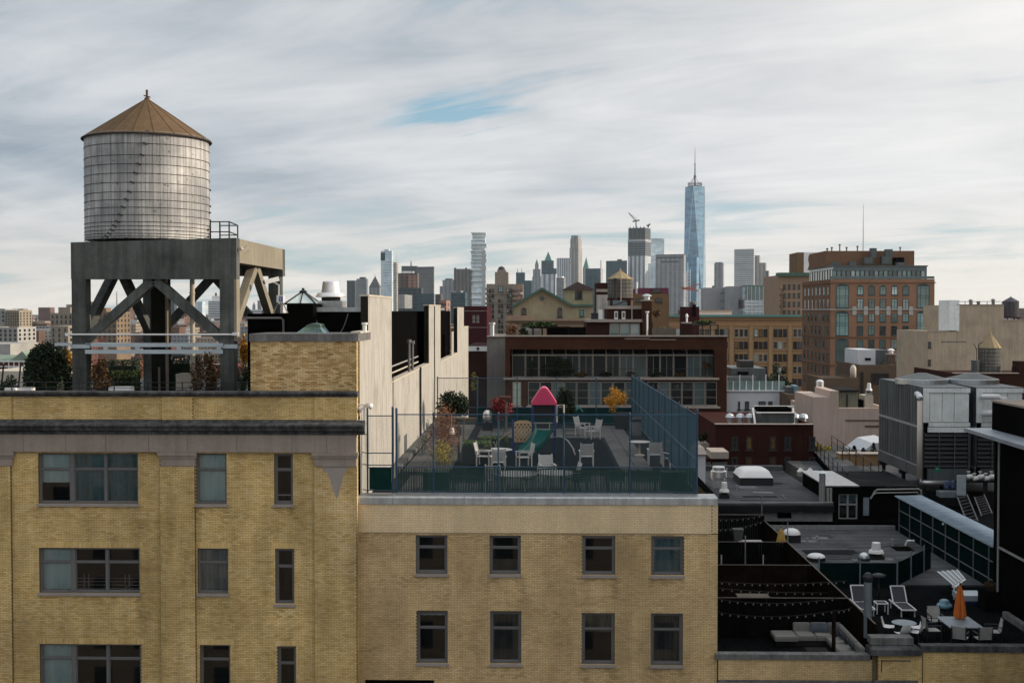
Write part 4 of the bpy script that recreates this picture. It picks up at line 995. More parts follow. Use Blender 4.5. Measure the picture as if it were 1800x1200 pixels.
round_table(905, 862, .95, 'white round table behind the green slats with chairs around')
round_table(978, 860, .85, 'second white table behind the green slats, nearer the middle posts')
M('green_wood', (.008, .04, .03), .7, var=.3)
def bench(px, py, w, label, m='green_wood', rz=180):
 p=G(px, py, ZT); t=thing('bench', label, 'bench', p, 'dark green benches behind the fence slats'); c, s=math.cos(R(rz)), math.sin(R(rz))
 def bb(q, x0, x1, y0, y1, z0, z1):
  pts=[(x, y, z) for z in (z0, z1) for x, y in ((x0, y0), (x1, y0), (x1, y1), (x0, y1))]; q.hexa([(p.x+x*c-y*s, p.y+x*s+y*c, p.z+z) for x, y, z in pts])
 q=MB()
 for i in range(3):bb(q, -w/2, w/2, -.25+i*.16, -.12+i*.16, .42, .45)
 part('seat', q, MATS[m], t, kind='stuff'); q=MB()
 for i in range(4):bb(q, -w/2, w/2, .25, .28, .50+i*.11, .59+i*.11)
 part('backrest', q, MATS[m], t, kind='stuff')
 for x in (-w/2+.1, w/2-.16):
  q=MB(); bb(q, x, x+.06, -.25, .249, 0, .419); part('leg', q, MATS[m], t)
bench(822, 864, 1.5, 'dark green bench behind the slats near the gate'); bench(1022, 864, .75, 'small dark green bench behind the slats below the lone chair')
bench(1080, 864, .8, 'dark green bench behind the slats left of the thick middle post'); bench(1130, 864, 1.3, 'long dark green bench behind the slats near the corner')
for px, w, l in ((766, 1.1, 'dark green storage box behind the slats beside the autumn shrub'), (1190, 1.3, 'dark green planter box behind the slats in the corner')):
 p=G(px, 863, ZT); q=MB(); q.box(p.x-w/2, p.x+w/2, p.y, p.y+.6, ZT, ZT+.75); q.box(p.x-w/2-.03, p.x+w/2+.03, p.y-.03, p.y+.63, ZT+.751, ZT+.80); solo('planter_box', q, 'green_wood', l, 'planter')
# ------------------------------------------------------------------ play set
M('pink_roof', (.56, .05, .14), .45, var=.08); M('slide_green', (.005, .085, .07), .3, var=.1); M('tan_plastic', (.42, .29, .15), .6, var=.08); M('play_blue', (.012, .03, .13), .5)
yp=G(956, 799, ZT+.05).y; PS=thing('playground_set', 'playground climbing set with pink roof, green slide and tan lattice panel', 'playground set', P(956, 799, yp))
zg=ZT+.05; xa, xb=X(936.5, yp), X(976, yp); zd=Z(757, yp, 950); ze=Z(711, yp, 950)
for x in (xa, xb):
 for y in (yp, yp+1.2):
  q=MB(); q.lathe((x, y, zg), [(.06, 0), (.06, ze-zg)], 12); part('post', q, 'play_blue', PS)
q=MB(); xp=X(902, yp); q.lathe((xp, yp, zg), [(.06, 0), (.06, Z(737, yp)-zg)], 12); part('post', q, 'play_blue', PS)
q=MB(); q.box(xa+.05, xb-.05, yp+.05, yp+1.15, zd-.08, zd); part('deck', q, 'black_metal', PS)
q=MB(); q.box(xa+.05, xb-.05, yp+1.14, yp+1.2, ze-.85, ze-.01); q.box(xa+.06, xb-.06, yp+.3, yp+1.13, ze-.5, ze-.02); part('back_panel', q, 'black_metal', PS)
# roof with rounded ridge and tile relief
q=MB(); hw=X(978.5, yp)-X(956, yp); cx=X(956.3, yp); H=Z(681, yp)-ze
prof_=[(-1, 0), (-1.0, .10), (-.62, .55), (-.30, .90), (-.12, 1.0), (.12, 1.0), (.30, .90), (.62, .55), (1.0, .10), (1, 0)]
q.prism([(cx+hw*a, yp-.12, ze+H*b) for a, b in prof_], (0, 1.45, 0)); part('roof', q, 'pink_roof', PS)
q=MB()
for r_ in range(6):
 zb_=.12+r_*.13; wv=1.0-zb_*.80; nn=max(2, int(11*wv))
 for k in range(nn):
  x0=-wv+.1+(2*wv-.2)*(k+(.5 if r_%2 else 0)*.5)/nn; q.box(cx+hw*x0, cx+hw*(x0+(2*wv-.2)/nn*.86), yp-.135, yp-.119, ze+H*zb_, ze+H*(zb_+.10))
part('roof_tile', q, 'pink_roof', PS, kind='stuff')
# slide: curved trough coming towards the street and to the left
pts=[P(958, 754, yp-.1), P(955, 762, yp-.5), P(949, 773, yp-1.1), P(941, 784, yp-1.8), P(933, 791, yp-2.5), P(926, 794, yp-3.0)]
q=MB(); q.smooth=False; cs=[(-.43, .30), (-.45, .03), (-.33, -.04), (0, -.06), (.33, -.04), (.45, .03), (.43, .30)]; base=0
for i, p in enumerate(pts):
 d=(pts[min(i+1, 5)]-pts[max(i-1, 0)]).normalized(); s=d.cross(Vector((0, 0, 1))).normalized(); u=s.cross(d)
 for a, b in cs:q.v.append(tuple(p+s*a+u*b))
for i in range(5):
 for j in range(6):q.smooth=True; q.face(i*7+j, i*7+j+1, (i+1)*7+j+1, (i+1)*7+j)
part('slide', q, 'slide_green', PS)
q=MB(); xh=X(948, yp)
for px in (941, 966):
 q.beam((X(px, yp), yp-.08, zd-.1), (X(px, yp), yp-.08, zd+.45), .05, .05)
q.beam((X(938, yp), yp-.08, zd+.42), (X(971, yp), yp-.08, zd+.42), .05, .05); part('guard', q, 'frame_light', PS)
# lattice climbing panel with a rounded top
pa, pb, pz0, pz1=X(902.5, yp), X(936, yp), Z(776.5, yp), Z(742, yp)
q=MB(); w_=pb-pa; fr_=.07; yy=yp-.03
q.box(pa, pb, yy, yy+.06, pz0, pz0+fr_); q.box(pa, pa+fr_, yy, yy+.06, pz0+fr_, pz1); q.box(pb-fr_, pb, yy, yy+.06, pz0+fr_, pz1)
q.prism([(pa, yy, pz1-fr_), (pb, yy, pz1-fr_), (pb, yy, pz1), (pa+w_*.7, yy, pz1+.1), (pa+w_*.3, yy, pz1+.1), (pa, yy, pz1)], (0, .06, 0)); part('panel_frame', q, 'tan_plastic', PS)
q=MB(); h_=pz1-fr_-pz0-fr_; wi=w_-2*fr_
def clipd(u0, v0, du, dv):
 t0, t1=0, 9
 for o, d_, hi in ((u0, du, wi), (v0, dv, h_)):
  if abs(d_)<1e-6:continue
  a, b=(0-o)/d_, (hi-o)/d_; t0, t1=max(t0, min(a, b)), min(t1, max(a, b))
 return (t0, t1) if t1-t0>.02 else None
for k in range(-8, 9):
 for s_, off in ((1, 0), (-1, .022)):
  u0=k*.19+(0 if s_>0 else wi); r_=clipd(u0, 0, s_*.75, 1)
  if r_:
   f_=lambda t:(pa+fr_+u0+s_*.75*t, yy+.015+off, pz0+fr_+t); q.beam(f_(r_[0]), f_(r_[1]), .02, .062, (0, 1, 0)) if 0 else q.beam(f_(r_[0]), f_(r_[1]), .07, .02, (0, 1, 0))
part('lattice', q, 'tan_plastic', PS, kind='stuff')
def arc(pts, r, nm, m, q=None):q=MB(); q.tube(pts, r, 8); part(nm, q, MATS[m], PS)
for dy in (0, .55):
 arc([P(972, 768, yp-.3+dy), P(985, 766, yp-.5+dy), P(998, 774, yp-.8+dy), P(1007, 787, yp-1.1+dy), P(1011, 799, yp-1.3+dy)], .032, 'arch_ladder', 'frame_light')
for i, (a, b) in enumerate(((985, 767), (998, 775), (1007, 788))):
 arc([P(a, b, yp-.5-i*.3), P(a+2, b+1, yp+.05-i*.3)], .03, 'rung', 'frame_light')
arc([P(870, 790, yp+1), P(874, 775, yp+1), P(898, 759, yp+.2), P(902, 758, yp)], .035, 'hand_rail', 'tan_plastic'); arc([P(866, 795, yp+1), P(862, 778, yp+1), P(868, 776, yp+1), P(876, 797, yp+1)], .028, 'hand_rail', 'frame_light')
arc([P(979, 742, yp), P(979, 712, yp+.1), P(991, 711, yp+.1), P(991, 770, yp+.1)], .045, 'hand_rail', 'stucco_cap')
q=MB(); q.tube([P(1008, 722, 78), P(1016, 716, 78.2), P(1022, 724, 78.4)], .22, 8, .12); q.smooth=True; solo('slide_end', q, 'slide_green', 'green tube slide end poking out behind the dark bush', 'slide')
# planting of the playground
bush('evergreen_shrub', 'round dark evergreen shrub standing before the white party wall', 'shrub', 795, 684, 752, 56, 74, 'leaf_dark', 4200, .085, 21, zbase=ZT, pot=1.1, lumps=14, lump=.45)
bush('shrub', 'reddish brown bare autumn shrub in front of the party wall', 'shrub', 778, 703, 818, 62, 60.5, 'leaf_rust', 4200, .042, 22, zbase=ZT, trunk=False, lumps=22, lump=.5)
bush('shrub', 'yellow green shrub at the foot of the reddish autumn shrub', 'shrub', 782, 770, 822, 54, 59.2, 'leaf_yellow', 900, .05, 23, zbase=ZT, trunk=False, lumps=12)
bush('shrub', 'thin grey green weeds along the kerb of the party wall', 'shrub', 742, 762, 800, 30, 64, 'leaf_pale', 260, .05, 24, zbase=ZT, trunk=False)
bush('maple_tree', 'red leaved little maple before the brown building', 'tree', 881, 690, 756, 48, 77, 'leaf_red', 1600, .075, 25, zbase=ZT, lumps=12)
bush('evergreen_shrub', 'dark green pointed shrub directly behind the pink play roof', 'shrub', 990, 682, 756, 42, 76, 'leaf_dark', 2600, .08, 26, zbase=ZT, lumps=12)
bush('maple_tree', 'bright orange little maple in a dark planter', 'tree', 1083, 675, 732, 44, 78, 'leaf_orange', 1500, .062, 36, lumps=26, zbase=Z(742, 78), lump=.26)
p=P(1093, 756, 78); q=MB(); q.hexa([(p.x+a*s, 78+b*s, z) for z, s in ((ZT, .40), (Z(725, 78), .52)) for a, b in ((-1, -1), (1, -1), (1, 1), (-1, 1))]); solo('planter', q, 'planter', 'tall dark planter that holds the orange maple', 'planter')
p=G(1119, 765, ZT); t=thing('trash_bin', 'grey trash bin with black lid by the corner of the side fence', 'bin', p); q=MB(); q.lathe(p, [(.27, 0), (.31, .85)], 18); part('body', q, 'frame_grey', t); q=MB(); q.lathe((p.x, p.y, p.z+.851), [(.33, 0), (.33, .12), (.22, .24), (.1, .27)], 18); part('lid', q, 'black_metal', t)
bush('shrub', 'bare reddish shrub by the corner of the side fence', 'shrub', 1183, 742, 822, 40, 58.5, 'leaf_rust', 160, .05, 28, zbase=ZT, trunk=False, lumps=14, lump=.6)
bush('shrub', 'bare purplish vine growing along the side fence', 'shrub', 1172, 700, 800, 44, 62, 'leaf_rust', 120, .05, 29, zbase=ZT, trunk=False, lumps=14, lump=.6)
for i, (px, py0, py1, Y, w) in enumerate(((838, 776, 818, 60, .75), (868, 768, 800, 66, .8))):
 p=P(px, py1, Y); t=thing('hedge', ['clipped hedge in a dark box left of the round table', 'clipped hedge in a dark box behind the round table'][i], 'hedge', (p.x, Y, ZT), 'clipped hedges in dark boxes'); zt_=Z(py0, Y)
 q=MB(); q.box(p.x-w*.95, p.x+w*.95, Y-.35, Y+.9, ZT, zt_-.22); part('planter', q, 'planter', t); q=MB(); rn=random.Random(60+i)
 for _ in range(1500):
  c=Vector((p.x+rn.uniform(-.9, .9)*w, Y+rn.uniform(-.32, .85), zt_-rn.random()*.26)); a=Vector((rn.gauss(0, 1), rn.gauss(0, 1), rn.gauss(0, 1))).normalized(); b=a.orthogonal(); s=.05
  bb=len(q.v); q.v+=[tuple(c-a*s), tuple(c+b*s*.6), tuple(c+a*s), tuple(c-b*s*.6)]; q.face(bb, bb+1, bb+2, bb+3)
 part('foliage', q, 'leaf_green', t)
# kettle grill, lantern, arbour posts
p=G(857, 757, ZT); t=thing('kettle_grill', 'egg shaped silver grill on a black cart beyond the hedge boxes', 'grill', p)
q=MB(); q.smooth=True; q.ball((p.x, p.y, p.z+.92), .30, 14, 10, 1.35); part('dome', q, 'alu', t)
q=MB(); q.cbox(p, .62, .5, .55); part('cart', q, 'black_metal', t); q=MB(); q.lathe((p.x, p.y, p.z+1.3), [(.05, 0), (.05, .14), (.02, .16)], 8); part('knob', q, 'black_metal', t)
p=P(794, 760, 60.3); q=MB(); q.lathe((p.x, p.y, p.z-.12), [(.06, 0), (.13, .04), (.13, .30), (.05, .38)], 12); q.beam((p.x, p.y, p.z+.26), (p.x, p.y, p.z+.9), .02, .02); q.beam((p.x, p.y, p.z+.9), (p.x+.33, p.y, p.z+.9), .03, .03); solo('lantern', q, 'white_paint', 'pale paper lantern hanging in the reddish autumn shrub', 'lantern')
M('wood_grey', (.16, .14, .12), .9)
t=thing('arbour', 'grey wooden arbour post with a flat top beside the reddish shrub', 'arbour', P(806, 815, 61));
for px in (806, 815):
 q=MB(); q.beam((X(px, 61), 61, ZT), (X(px, 61), 61, Z(736, 61)), .10, .1); part('post', q, 'wood_grey', t)
q=MB(); q.box(X(796, 61), X(818, 61), 60.7, 61.5, Z(736, 61)+.002, Z(733, 61)); part('top', q, 'wood_grey', t)
t=thing('arbour', 'brown wooden arbour under the red maple', 'arbour', P(888, 752, 76)); M('wood_brown', (.09, .04, .03), .85)
q=MB(); q.beam((X(890, 76), 76, ZT), (X(890, 76), 76, Z(702, 76)), .13, .13); part('post', q, 'wood_grey', t)
q=MB(); q.box(X(878, 76), X(898, 76), 75.7, 76.6, Z(702, 76)+.002, Z(697, 76)); part('top', q, 'wood_brown', t)
# ------------------------------------------------------------------ low terraces on the right
ZL, ZR=30.5, 31.4; XD=13.7; XMR=MX1+.02
YR=46.7
RB=thing('brick_building', 'low yellow brick building with furnished roof terraces', 'building', (18, YR, 0))
def zr(py):return Z(py, YR, 1500)
x0, x1, x2, x3=XMR, X(1533, YR, 1170), X(1622, YR, 1170), X(1980, YR, 1170)
zl=zr(1270)
wall=MB(); wall.box(x0, x1, YR, YR+.32, 0, zr(1159)); wall.box(x1+.002, x3, YR-.02, YR+.30, 0, zr(1144)); wall.box(x0, XD, YR+.34, 76, 0, ZL-.3); wall.box(XD+.01, 45, YR+.34, 100, 0, ZR-.31)
part('wall', wall, 'mortar', RB)
bk=MB(); bricks(bk, x0, x1, zr(1195), zr(1159)-.004, YR); bricks(bk, x0, x1, zl, zr(1200), YR); part('brick', bk, 'brick_yellow_mid', RB, kind='stuff')
bk=MB(); bricks(bk, X(1622, YR, 1170), x3, zl, zr(1144)-.004, YR-.02); part('brick', bk, 'brick_yellow', RB, kind='stuff')
q=MB(); q.box(x0, x1, YR-.03, YR+.30, zr(1200), zr(1195.5)); part('lower_cornice', q, 'stone_cap', RB)
for i, (a, b) in enumerate(zip((1259, 1330, 1400, 1468), (1330, 1400, 1468, 1533))):
 q=MB(); q.box(X(a, YR)+.004, X(b, YR)-.004, YR-.06, YR+.36, zr(1159)+.001, zr(1150)); part('coping_stone', q, 'stone_cap', RB)
for i, (a, b) in enumerate(zip((1623, 1690, 1758, 1830), (1690, 1758, 1830, 1980))):
 q=MB(); q.box(X(a, YR)+.004, X(b, YR)-.004, YR-.08, YR+.34, zr(1144)+.001, zr(1133)); part('coping_stone', q, 'stone_dark', RB)
# brick pier with its two tier stone cap
pa, pb=X(1541, YR, 1170), X(1618, YR, 1170); yq=YR-.16
q=MB(); q.box(pa, pb, yq, YR+.34, 0, zr(1148)); pr=part('pier', q, 'mortar', RB)
bk=MB(); bricks(bk, pa, pb, zl, zr(1148)-.003, yq); part('brick', bk, 'brick_yellow', pr, kind='stuff')
q=MB()
for r_ in ((1553, 1555, 1157, 1178), (1553, 1605, 1157, 1159)):q.box(X(r_[0], yq), X(r_[1], yq), yq-.016, yq-.011, zr(r_[3]), zr(r_[2]))
part('brick_groove', q, 'stone_dark', pr, kind='stuff')
q=MB(); q.box(X(1534, yq), X(1623, yq), yq-.12, YR+.5, zr(1148)+.001, zr(1138)); q.prism([(X(1534, yq), yq-.12, zr(1138)), (X(1623, yq), yq-.12, zr(1138)), (X(1612, yq), yq+.1, zr(1131)), (X(1539, yq), yq+.1, zr(1131))], (0, .5, 0)); part('cap_stone', q, 'stone_dark', pr)
q=MB(); q.box(X(1536, yq), X(1611, yq), yq+.05, YR+.45, zr(1131)+.001, zr(1119)); part('cap_stone', q, 'stone_cap', pr)
q=MB(); q.box(X(1541, yq), X(1618, yq), yq-.08, yq-.001, zl, zr(1192)); part('sill_stone', q, 'stone_cap', pr)
M('deck_dark', (.007, .0075, .008), .9, spec=0, var=.3, sc=1.0)  # deck and fence colours darkened; the terraces' deep shade is put in
M('fence_shaded', (.006, .006, .0065), .85, spec=0, var=.35, sc=1.5)
M('fence_wood', (.014, .0095, .0065), .9, spec=0, var=.4, sc=1.2)
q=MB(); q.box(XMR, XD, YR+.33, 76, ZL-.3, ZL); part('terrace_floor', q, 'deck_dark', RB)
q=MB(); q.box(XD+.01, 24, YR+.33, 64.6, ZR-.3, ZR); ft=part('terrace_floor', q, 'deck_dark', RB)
# paving slabs of the open terrace
pm2=MB(); pm2.hexa([(a, b, z) for z, e in ((0, 0), (.03, .008)) for a, b in ((e, e), (.88-e, e), (.88-e, .88-e), (e, .88-e))], skip=(0, )); pme2=pm2.mesh('paver')
M('slab_dark', (.0075, .0082, .0088), .85, spec=0, var=.3, sc=1.0); pme2.materials.append(MATS['slab_dark']); rn=random.Random(77)  # slab colour darkened as well to carry the terrace shade
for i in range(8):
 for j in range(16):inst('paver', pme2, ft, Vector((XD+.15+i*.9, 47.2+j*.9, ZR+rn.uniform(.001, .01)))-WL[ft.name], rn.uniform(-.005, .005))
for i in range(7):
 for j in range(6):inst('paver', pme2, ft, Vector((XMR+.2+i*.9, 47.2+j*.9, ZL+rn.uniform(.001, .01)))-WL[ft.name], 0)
# dividing fences, boards one beside the other
def board_fence(name, label, p0, p1, z0, z1, m='fence_shaded', bw_=.14, cap=True, group='dark fences between the terraces'):
 p0, p1=Vector((*p0, 0)), Vector((*p1, 0)); d=p1-p0; L_=d.length; u=d/L_; nn=Vector((-u.y, u.x, 0)); t=thing(name, label, 'fence', (*((p0+p1)/2).xy, z0), group)
 q=MB(); x=0; rn=random.Random(int(p0.x*13+p0.y));
 while x<L_-.02:
  e=min(L_, x+bw_); o=rn.uniform(0, .012); a, b=p0+u*x+nn*o, p0+u*(e-.008)+nn*o; zz=z1-rn.random()*.015
  q.hexa([(v.x, v.y, z) for z in (z0, zz) for v in (a, b, b+nn*.02, a+nn*.02)]); x=e
 part('board', q, MATS[m], t, kind='stuff')
 if cap:q=MB(); q.beam((*p0.xy, z1+.02), (*p1.xy, z1+.02), .06, .03); part('top_rail', q, 'wood_grey', t)
 x=0
 while x<=L_:q=MB(); v=p0+u*x-nn*.05; q.beam((v.x, v.y, z0), (v.x, v.y, z1), .07, .07); part('post', q, MATS[m], t); x+=2.2
 return t
ZFc=32.28
board_fence('board_fence', 'black board fence behind the white corner sofa', (XMR, 54.0), (XD-.05, 54.0), ZL, ZFc)
board_fence('board_fence', 'dark brown board fence of the second yard behind the string lights', (XMR, 61.0), (XD-.05, 61.0), ZL, ZFc, 'fence_wood')
board_fence('board_fence', 'black board fence of the third yard in front of the yellow umbrella', (XMR, 66.8), (XD-.05, 66.8), ZL, ZFc+.05)
board_fence('board_fence', 'black board fence of the farthest yard below the grey wall', (XMR, 73.6), (XD-.05, 73.6), ZL, ZFc+.4)
board_fence('board_fence', 'long dark board fence dividing the yards from the lounger terrace', (XD, 49.6), (XD, 75.6), ZL, ZFc, 'fence_wood', cap=True)
# tall poles on the dividing fences
def pole(px, p0, p1, Y, lab, r=.03, m='galv'):
 q=MB(); z0=Z(p1, Y, px); q.lathe((X(px, Y, p1), Y, z0), [(r, 0), (r, Z(p0, Y, px)-z0)], 8); return solo('pole', q, MATS[m], lab, 'pole', 'poles among the terrace fences')
pole(1339, 872, 906, 73.4, 'thin steel pole at the far corner of the yard fences'); pole(1384.5, 918, 952, 66.7, 'thin steel pole beside the yellow umbrella'); pole(1310, 941, 995, 62, 'thin grey pole in the third yard'); pole(1268, 975, 992, 63, 'short pale pole near the brick corner in the third yard', m='stucco_cap'); pole(1341.5, 975, 992, 63, 'short pale pole in the middle of the third yard', m='stucco_cap')
q=MB(); q.beam((X(1469, 49.9), 49.9, ZL), (X(1469, 49.9), 49.9, Z(1075, 49.9, 1469)), .13, .13); solo('light_post', q, 'fence_wood', 'brown wooden post in front of the corner sofa', 'post')
# string lights
M('bulb', (.2, .19, .17), .3)
def string_light(a, b, sag, n, lab):
 a, b=Vector(a), Vector(b); t=thing('string_light', lab, 'string light', (a+b)/2, 'string lights over the yards'); f_=lambda s:a.lerp(b, s)+Vector((0, 0, -sag*4*s*(1-s)))
 q=MB(); q.tube([f_(i/16) for i in range(17)], .010, 4); part('cable', q, 'black_metal', t)
 for i in range(n):
  p=f_((i+.5)/n); q=MB(); q.lathe((p.x, p.y, p.z-.12), [(.001, 0), (.032, .03), (.034, .055), (.018, .09)], 8, caps=False); part('bulb', q, 'bulb', t)
string_light(P(1262, 1022, 55.5), P(1490, 1020, 55.5), .12, 17, 'string light hanging before the dark brown fence'); string_light(P(1262, 1033, 55), P(1480, 1040, 58), .10, 14, 'string light lying lowest over the bench yard')
string_light(P(1262, 1052, 53.6), P(1470, 1050, 53.6), .22, 15, 'string light along the black fence behind the sofa'); string_light(P(1262, 1075, 52), P(1470, 1072, 50), .22, 14, 'string light that ends at the brown wooden post'); string_light(P(1470, 1073, 50), P(1520, 1050, 56), .15, 6, 'short string light from the brown post to the divider')
string_light(P(1262, 912, 72.5), P(1340, 905, 73), .1, 8, 'far string light below the grey wall'); string_light(P(1262, 930, 70), P(1350, 912, 72), .15, 10, 'far string light above the grey yard table')
# closed umbrellas
M('canvas_yellow', (.52, .33, .10), .85, var=.15); M('canvas_orange', (.55, .15, .035), .85, var=.15)
def umbrella(c, h0, h1, r, m, lab):
 t=thing('garden_umbrella', lab, 'umbrella', c); q=MB(); n=16; prof_=[(.95, 0), (1.0, .12), (.72, .55), (.42, .85), (.12, 1)]
 for i, (rr, hh) in enumerate(prof_):
  for j in range(n):
   a=2*math.pi*j/n; k=rr*r*(1.08 if j%2 else .68); q.v.append((c[0]+k*math.cos(a), c[1]+k*math.sin(a), c[2]+h0+(h1-h0)*hh+(.06 if (j%2 and i==0) else 0)))
 for i in range(4):
  for j in range(n):q.face(i*n+j, i*n+(j+1)%n, (i+1)*n+(j+1)%n, (i+1)*n+j)
 part('canvas', q, MATS[m], t); q=MB(); q.lathe(c, [(.028, 0), (.028, h1+.02), (.04, h1+.03), (.01, h1+.12)], 8); part('pole', q, 'black_metal', t)
 q=MB(); q.lathe(c, [(.25, 0), (.25, .06), (.06, .1)], 16); part('base', q, 'black_metal', t)
c=P(1373, 960, 67.5); umbrella((c.x, 67.5, ZL), Z(958, 67.5)-ZL, Z(926, 67.5)-ZL, .27, 'canvas_yellow', 'closed yellow umbrella standing in the far yard')
c=P(1687, 1100, 51.2); umbrella((c.x, 51.2, ZR), Z(1082, 51.2)-ZR, Z(1024, 51.2)-ZR, .24, 'canvas_orange', 'closed orange umbrella over the dining table')
# corner sofa
M('cushion_shaded', (.22, .21, .195), .9, var=.08); M('pillow', (.085, .095, .115), .9, var=.12); M('wicker', (.03, .027, .025), .9)  # cushions: white cloth with the terrace shade put into its colour
SO=thing('corner_sofa', 'white cushioned corner sofa with a chaise in the front yard', 'sofa', (12, 52.5, ZL))
zs=ZL+.45
def rbox(q, x0, x1, y0, y1, z0, z1, b=.04):
 q.box(x0+b, x1-b, y0+b, y1-b, z1-b, z1, skip=(0, )); q.hexa([(x0, y0, z0), (x1, y0, z0), (x1, y1, z0), (x0, y1, z0), (x0, y0, z1-b), (x1, y0, z1-b), (x1, y1, z1-b), (x0, y1, z1-b)])
q=MB(); q.box(10.3, 13.3, 52.65, 53.75, ZL+.03, zs-.17); q.box(12.45, 13.3, 49.9, 52.649, ZL+.03, zs-.17); part('base', q, 'wicker', SO)
for (a, b, c_, d) in ((10.22, 11.2, 52.45, 53.6), (11.22, 12.0, 52.6, 53.5), (12.02, 12.75, 52.6, 53.5), (12.4, 13.1, 51.5, 52.58), (12.4, 13.1, 50.4, 51.48), (12.4, 13.1, 49.7, 50.38)):
 q=MB(); rbox(q, a, b, c_, d, zs-.168, zs+.02); part('seat_cushion', q, 'cushion_shaded', SO)
for (a, b, c_, d) in ((11.22, 11.95, 53.51, 53.72), (11.97, 12.7, 53.51, 53.72), (12.72, 13.3, 53.51, 53.72), (13.11, 13.32, 51.9, 53.4), (13.11, 13.32, 50.6, 51.88), (13.11, 13.32, 49.7, 50.58)):
 q=MB(); rbox(q, a, b, c_, d, zs-.16, zs+.36); part('back_cushion', q, 'cushion_shaded', SO)
for i, (x, y, rz) in enumerate(((12.15, 53.3, .2), (12.45, 53.28, -.3), (12.88, 53.0, 1.2), (12.95, 52.3, 1.5), (12.95, 51.5, 1.7), (12.98, 50.6, 1.5))):
 q=MB(); th=.35; cz, sz=math.cos(rz), math.sin(rz); pts=[]
 for u_ in range(5):
  for v_ in range(5):
   a, b=(u_/2-1), (v_/2-1); w=.09*(1-a*a)*(1-b*b); pts.append((a*.23, w, b*.2))
 for sgn in (1, -1):
  bb=len(q.v)
  for (a, w, b) in pts:
   yy=sgn*w+b*-.0; X_, Y_, Z_=a, yy-b*math.sin(-th), b*math.cos(th); q.v.append((x+X_*cz-Y_*sz, y+X_*sz+Y_*cz, zs+.22+Z_))
  for u_ in range(4):
   for v_ in range(4):q.smooth=True; k=bb+u_*5+v_; q.face(k, k+5, k+6, k+1)
 solo('throw_pillow', q, 'pillow', ['grey blue pillow against the sofa back near the chaise', 'patterned grey pillow leaning on its blue neighbour at the sofa back', 'grey pillow in the inner corner of the sofa', 'grey pillow next to the inner corner on the side run of the sofa', 'grey pillow in the middle of the side run of the sofa', 'grey pillow at the near end of the sofa beside the coping'][i], 'pillow', 'pillows on the corner sofa')
q=MB(); q.box(11.2, 12.1, 50.3, 51.3, ZL+.30, ZL+.36); q.box(11.3, 12.0, 50.4, 51.2, ZL, ZL+.299); solo('coffee_table', q, 'wicker', 'low dark coffee table before the corner sofa', 'table')
# benches and table in the yards behind
def picnic(c, w, lab, m='wood_grey'):
 t=thing('garden_table', lab, 'table', c); q=MB(); q.box(c[0]-w/2, c[0]+w/2, c[1]-.35, c[1]+.35, c[2]+.70, c[2]+.74); part('tabletop', q, MATS[m], t)
 for sx in (-1, 1):
  for sy in (-1, 1):q=MB(); q.beam((c[0]+sx*w*.42, c[1]+sy*.28, c[2]), (c[0]+sx*w*.42, c[1]+sy*.28, c[2]+.70), .06, .06); part('leg', q, MATS[m], t)
c=P(1323, 1050, 55.8); picnic((c.x, 55.8, ZL+.75), 1.45, 'grey garden table under the string lights of the second yard'); q=MB(); q.box(c.x-.8, c.x+.8, 55.2, 56.5, ZL, ZL+.74); solo('deck_platform', q, 'fence_shaded', 'dark raised deck under the grey garden table', 'deck')
c=P(1320, 952, 68); picnic((c.x, 68.2, ZL+.9), 1.3, 'pale grey table in the far yard left of the yellow umbrella', 'frame_light'); q=MB(); q.box(c.x-.8, c.x+.8, 67.6, 68.9, ZL, ZL+.89); solo('deck_platform', q, 'fence_shaded', 'dark raised deck under the pale far table', 'deck')
M('wicker_grey', (.10, .105, .105), .9); p=P(1297, 930, 68.5); q=MB(); z0=Z(951, 68.5, 1297); q.hexa([(p.x+a*s, 68.5+b*s, z) for z, s in ((z0, .18), (Z(929, 68.5), .28)) for a, b in ((-1, -1), (1, -1), (1, 1), (-1, 1))]); q.box(p.x-.3, p.x+.3, 68.2, 68.8, Z(929, 68.5)+.002, Z(929, 68.5)+.06); q.box(p.x-.2, p.x+.2, 68.3, 68.7, ZL, z0); solo('trash_bin', q, 'wicker_grey', 'grey tapered bin in the far yard beside the pale table', 'bin')
# loungers
def lounger(c, lab):
 t=thing('sun_lounger', lab, 'sun lounger', c, 'white framed sun loungers'); wp='white_paint'; w=.62; x, y, z=c
 q=MB()
 for sx in (-1, 1):q.beam((x+sx*w/2, y, z+.34), (x+sx*w/2, y+2.0, z+.34), .05, .05)
 for yy in (0, 1.35):q.beam((x-w/2, y+yy, z+.345), (x+w/2, y+yy, z+.345), .05, .05)
 part('frame', q, wp, t)
 q=MB(); b0, b1=(y+1.38, z+.38), (y+1.85, z+1.0)
 for sx in (-1, 1):q.beam((x+sx*w/2, *b0), (x+sx*w/2, *b1), .045, .045)
 q.beam((x-w/2, *b1), (x+w/2, *b1), .045, .045); part('back_frame', q, wp, t)
 q=MB(); q.box(x-w/2+.03, x+w/2-.03, y+.03, y+1.33, z+.345, z+.36); part('seat_sling', q, 'sling', t)
 q=MB(); q.hexa([(x+a, b+o, zz) for (b, zz) in (b0, b1) for a, o in ((-w/2+.03, 0), (w/2-.03, 0), (w/2-.03, .012), (-w/2+.03, .012))]); part('back_sling', q, 'sling', t)
 for sx in (-1, 1):
  for yy in (.18, 1.8):q=MB(); q.beam((x+sx*(w/2-.02), y+yy, z), (x+sx*(w/2-.02), y+yy, z+.32), .045, .045); part('leg', q, wp, t)
M('sling', (.06, .063, .072), .85, var=.1)
lounger((16.40, 54.0, ZR+.035), 'white framed sun lounger standing free beside the small side table'); lounger((14.62, 54.1, ZR+.035), 'white framed sun lounger half hidden by the steel vent pipe')
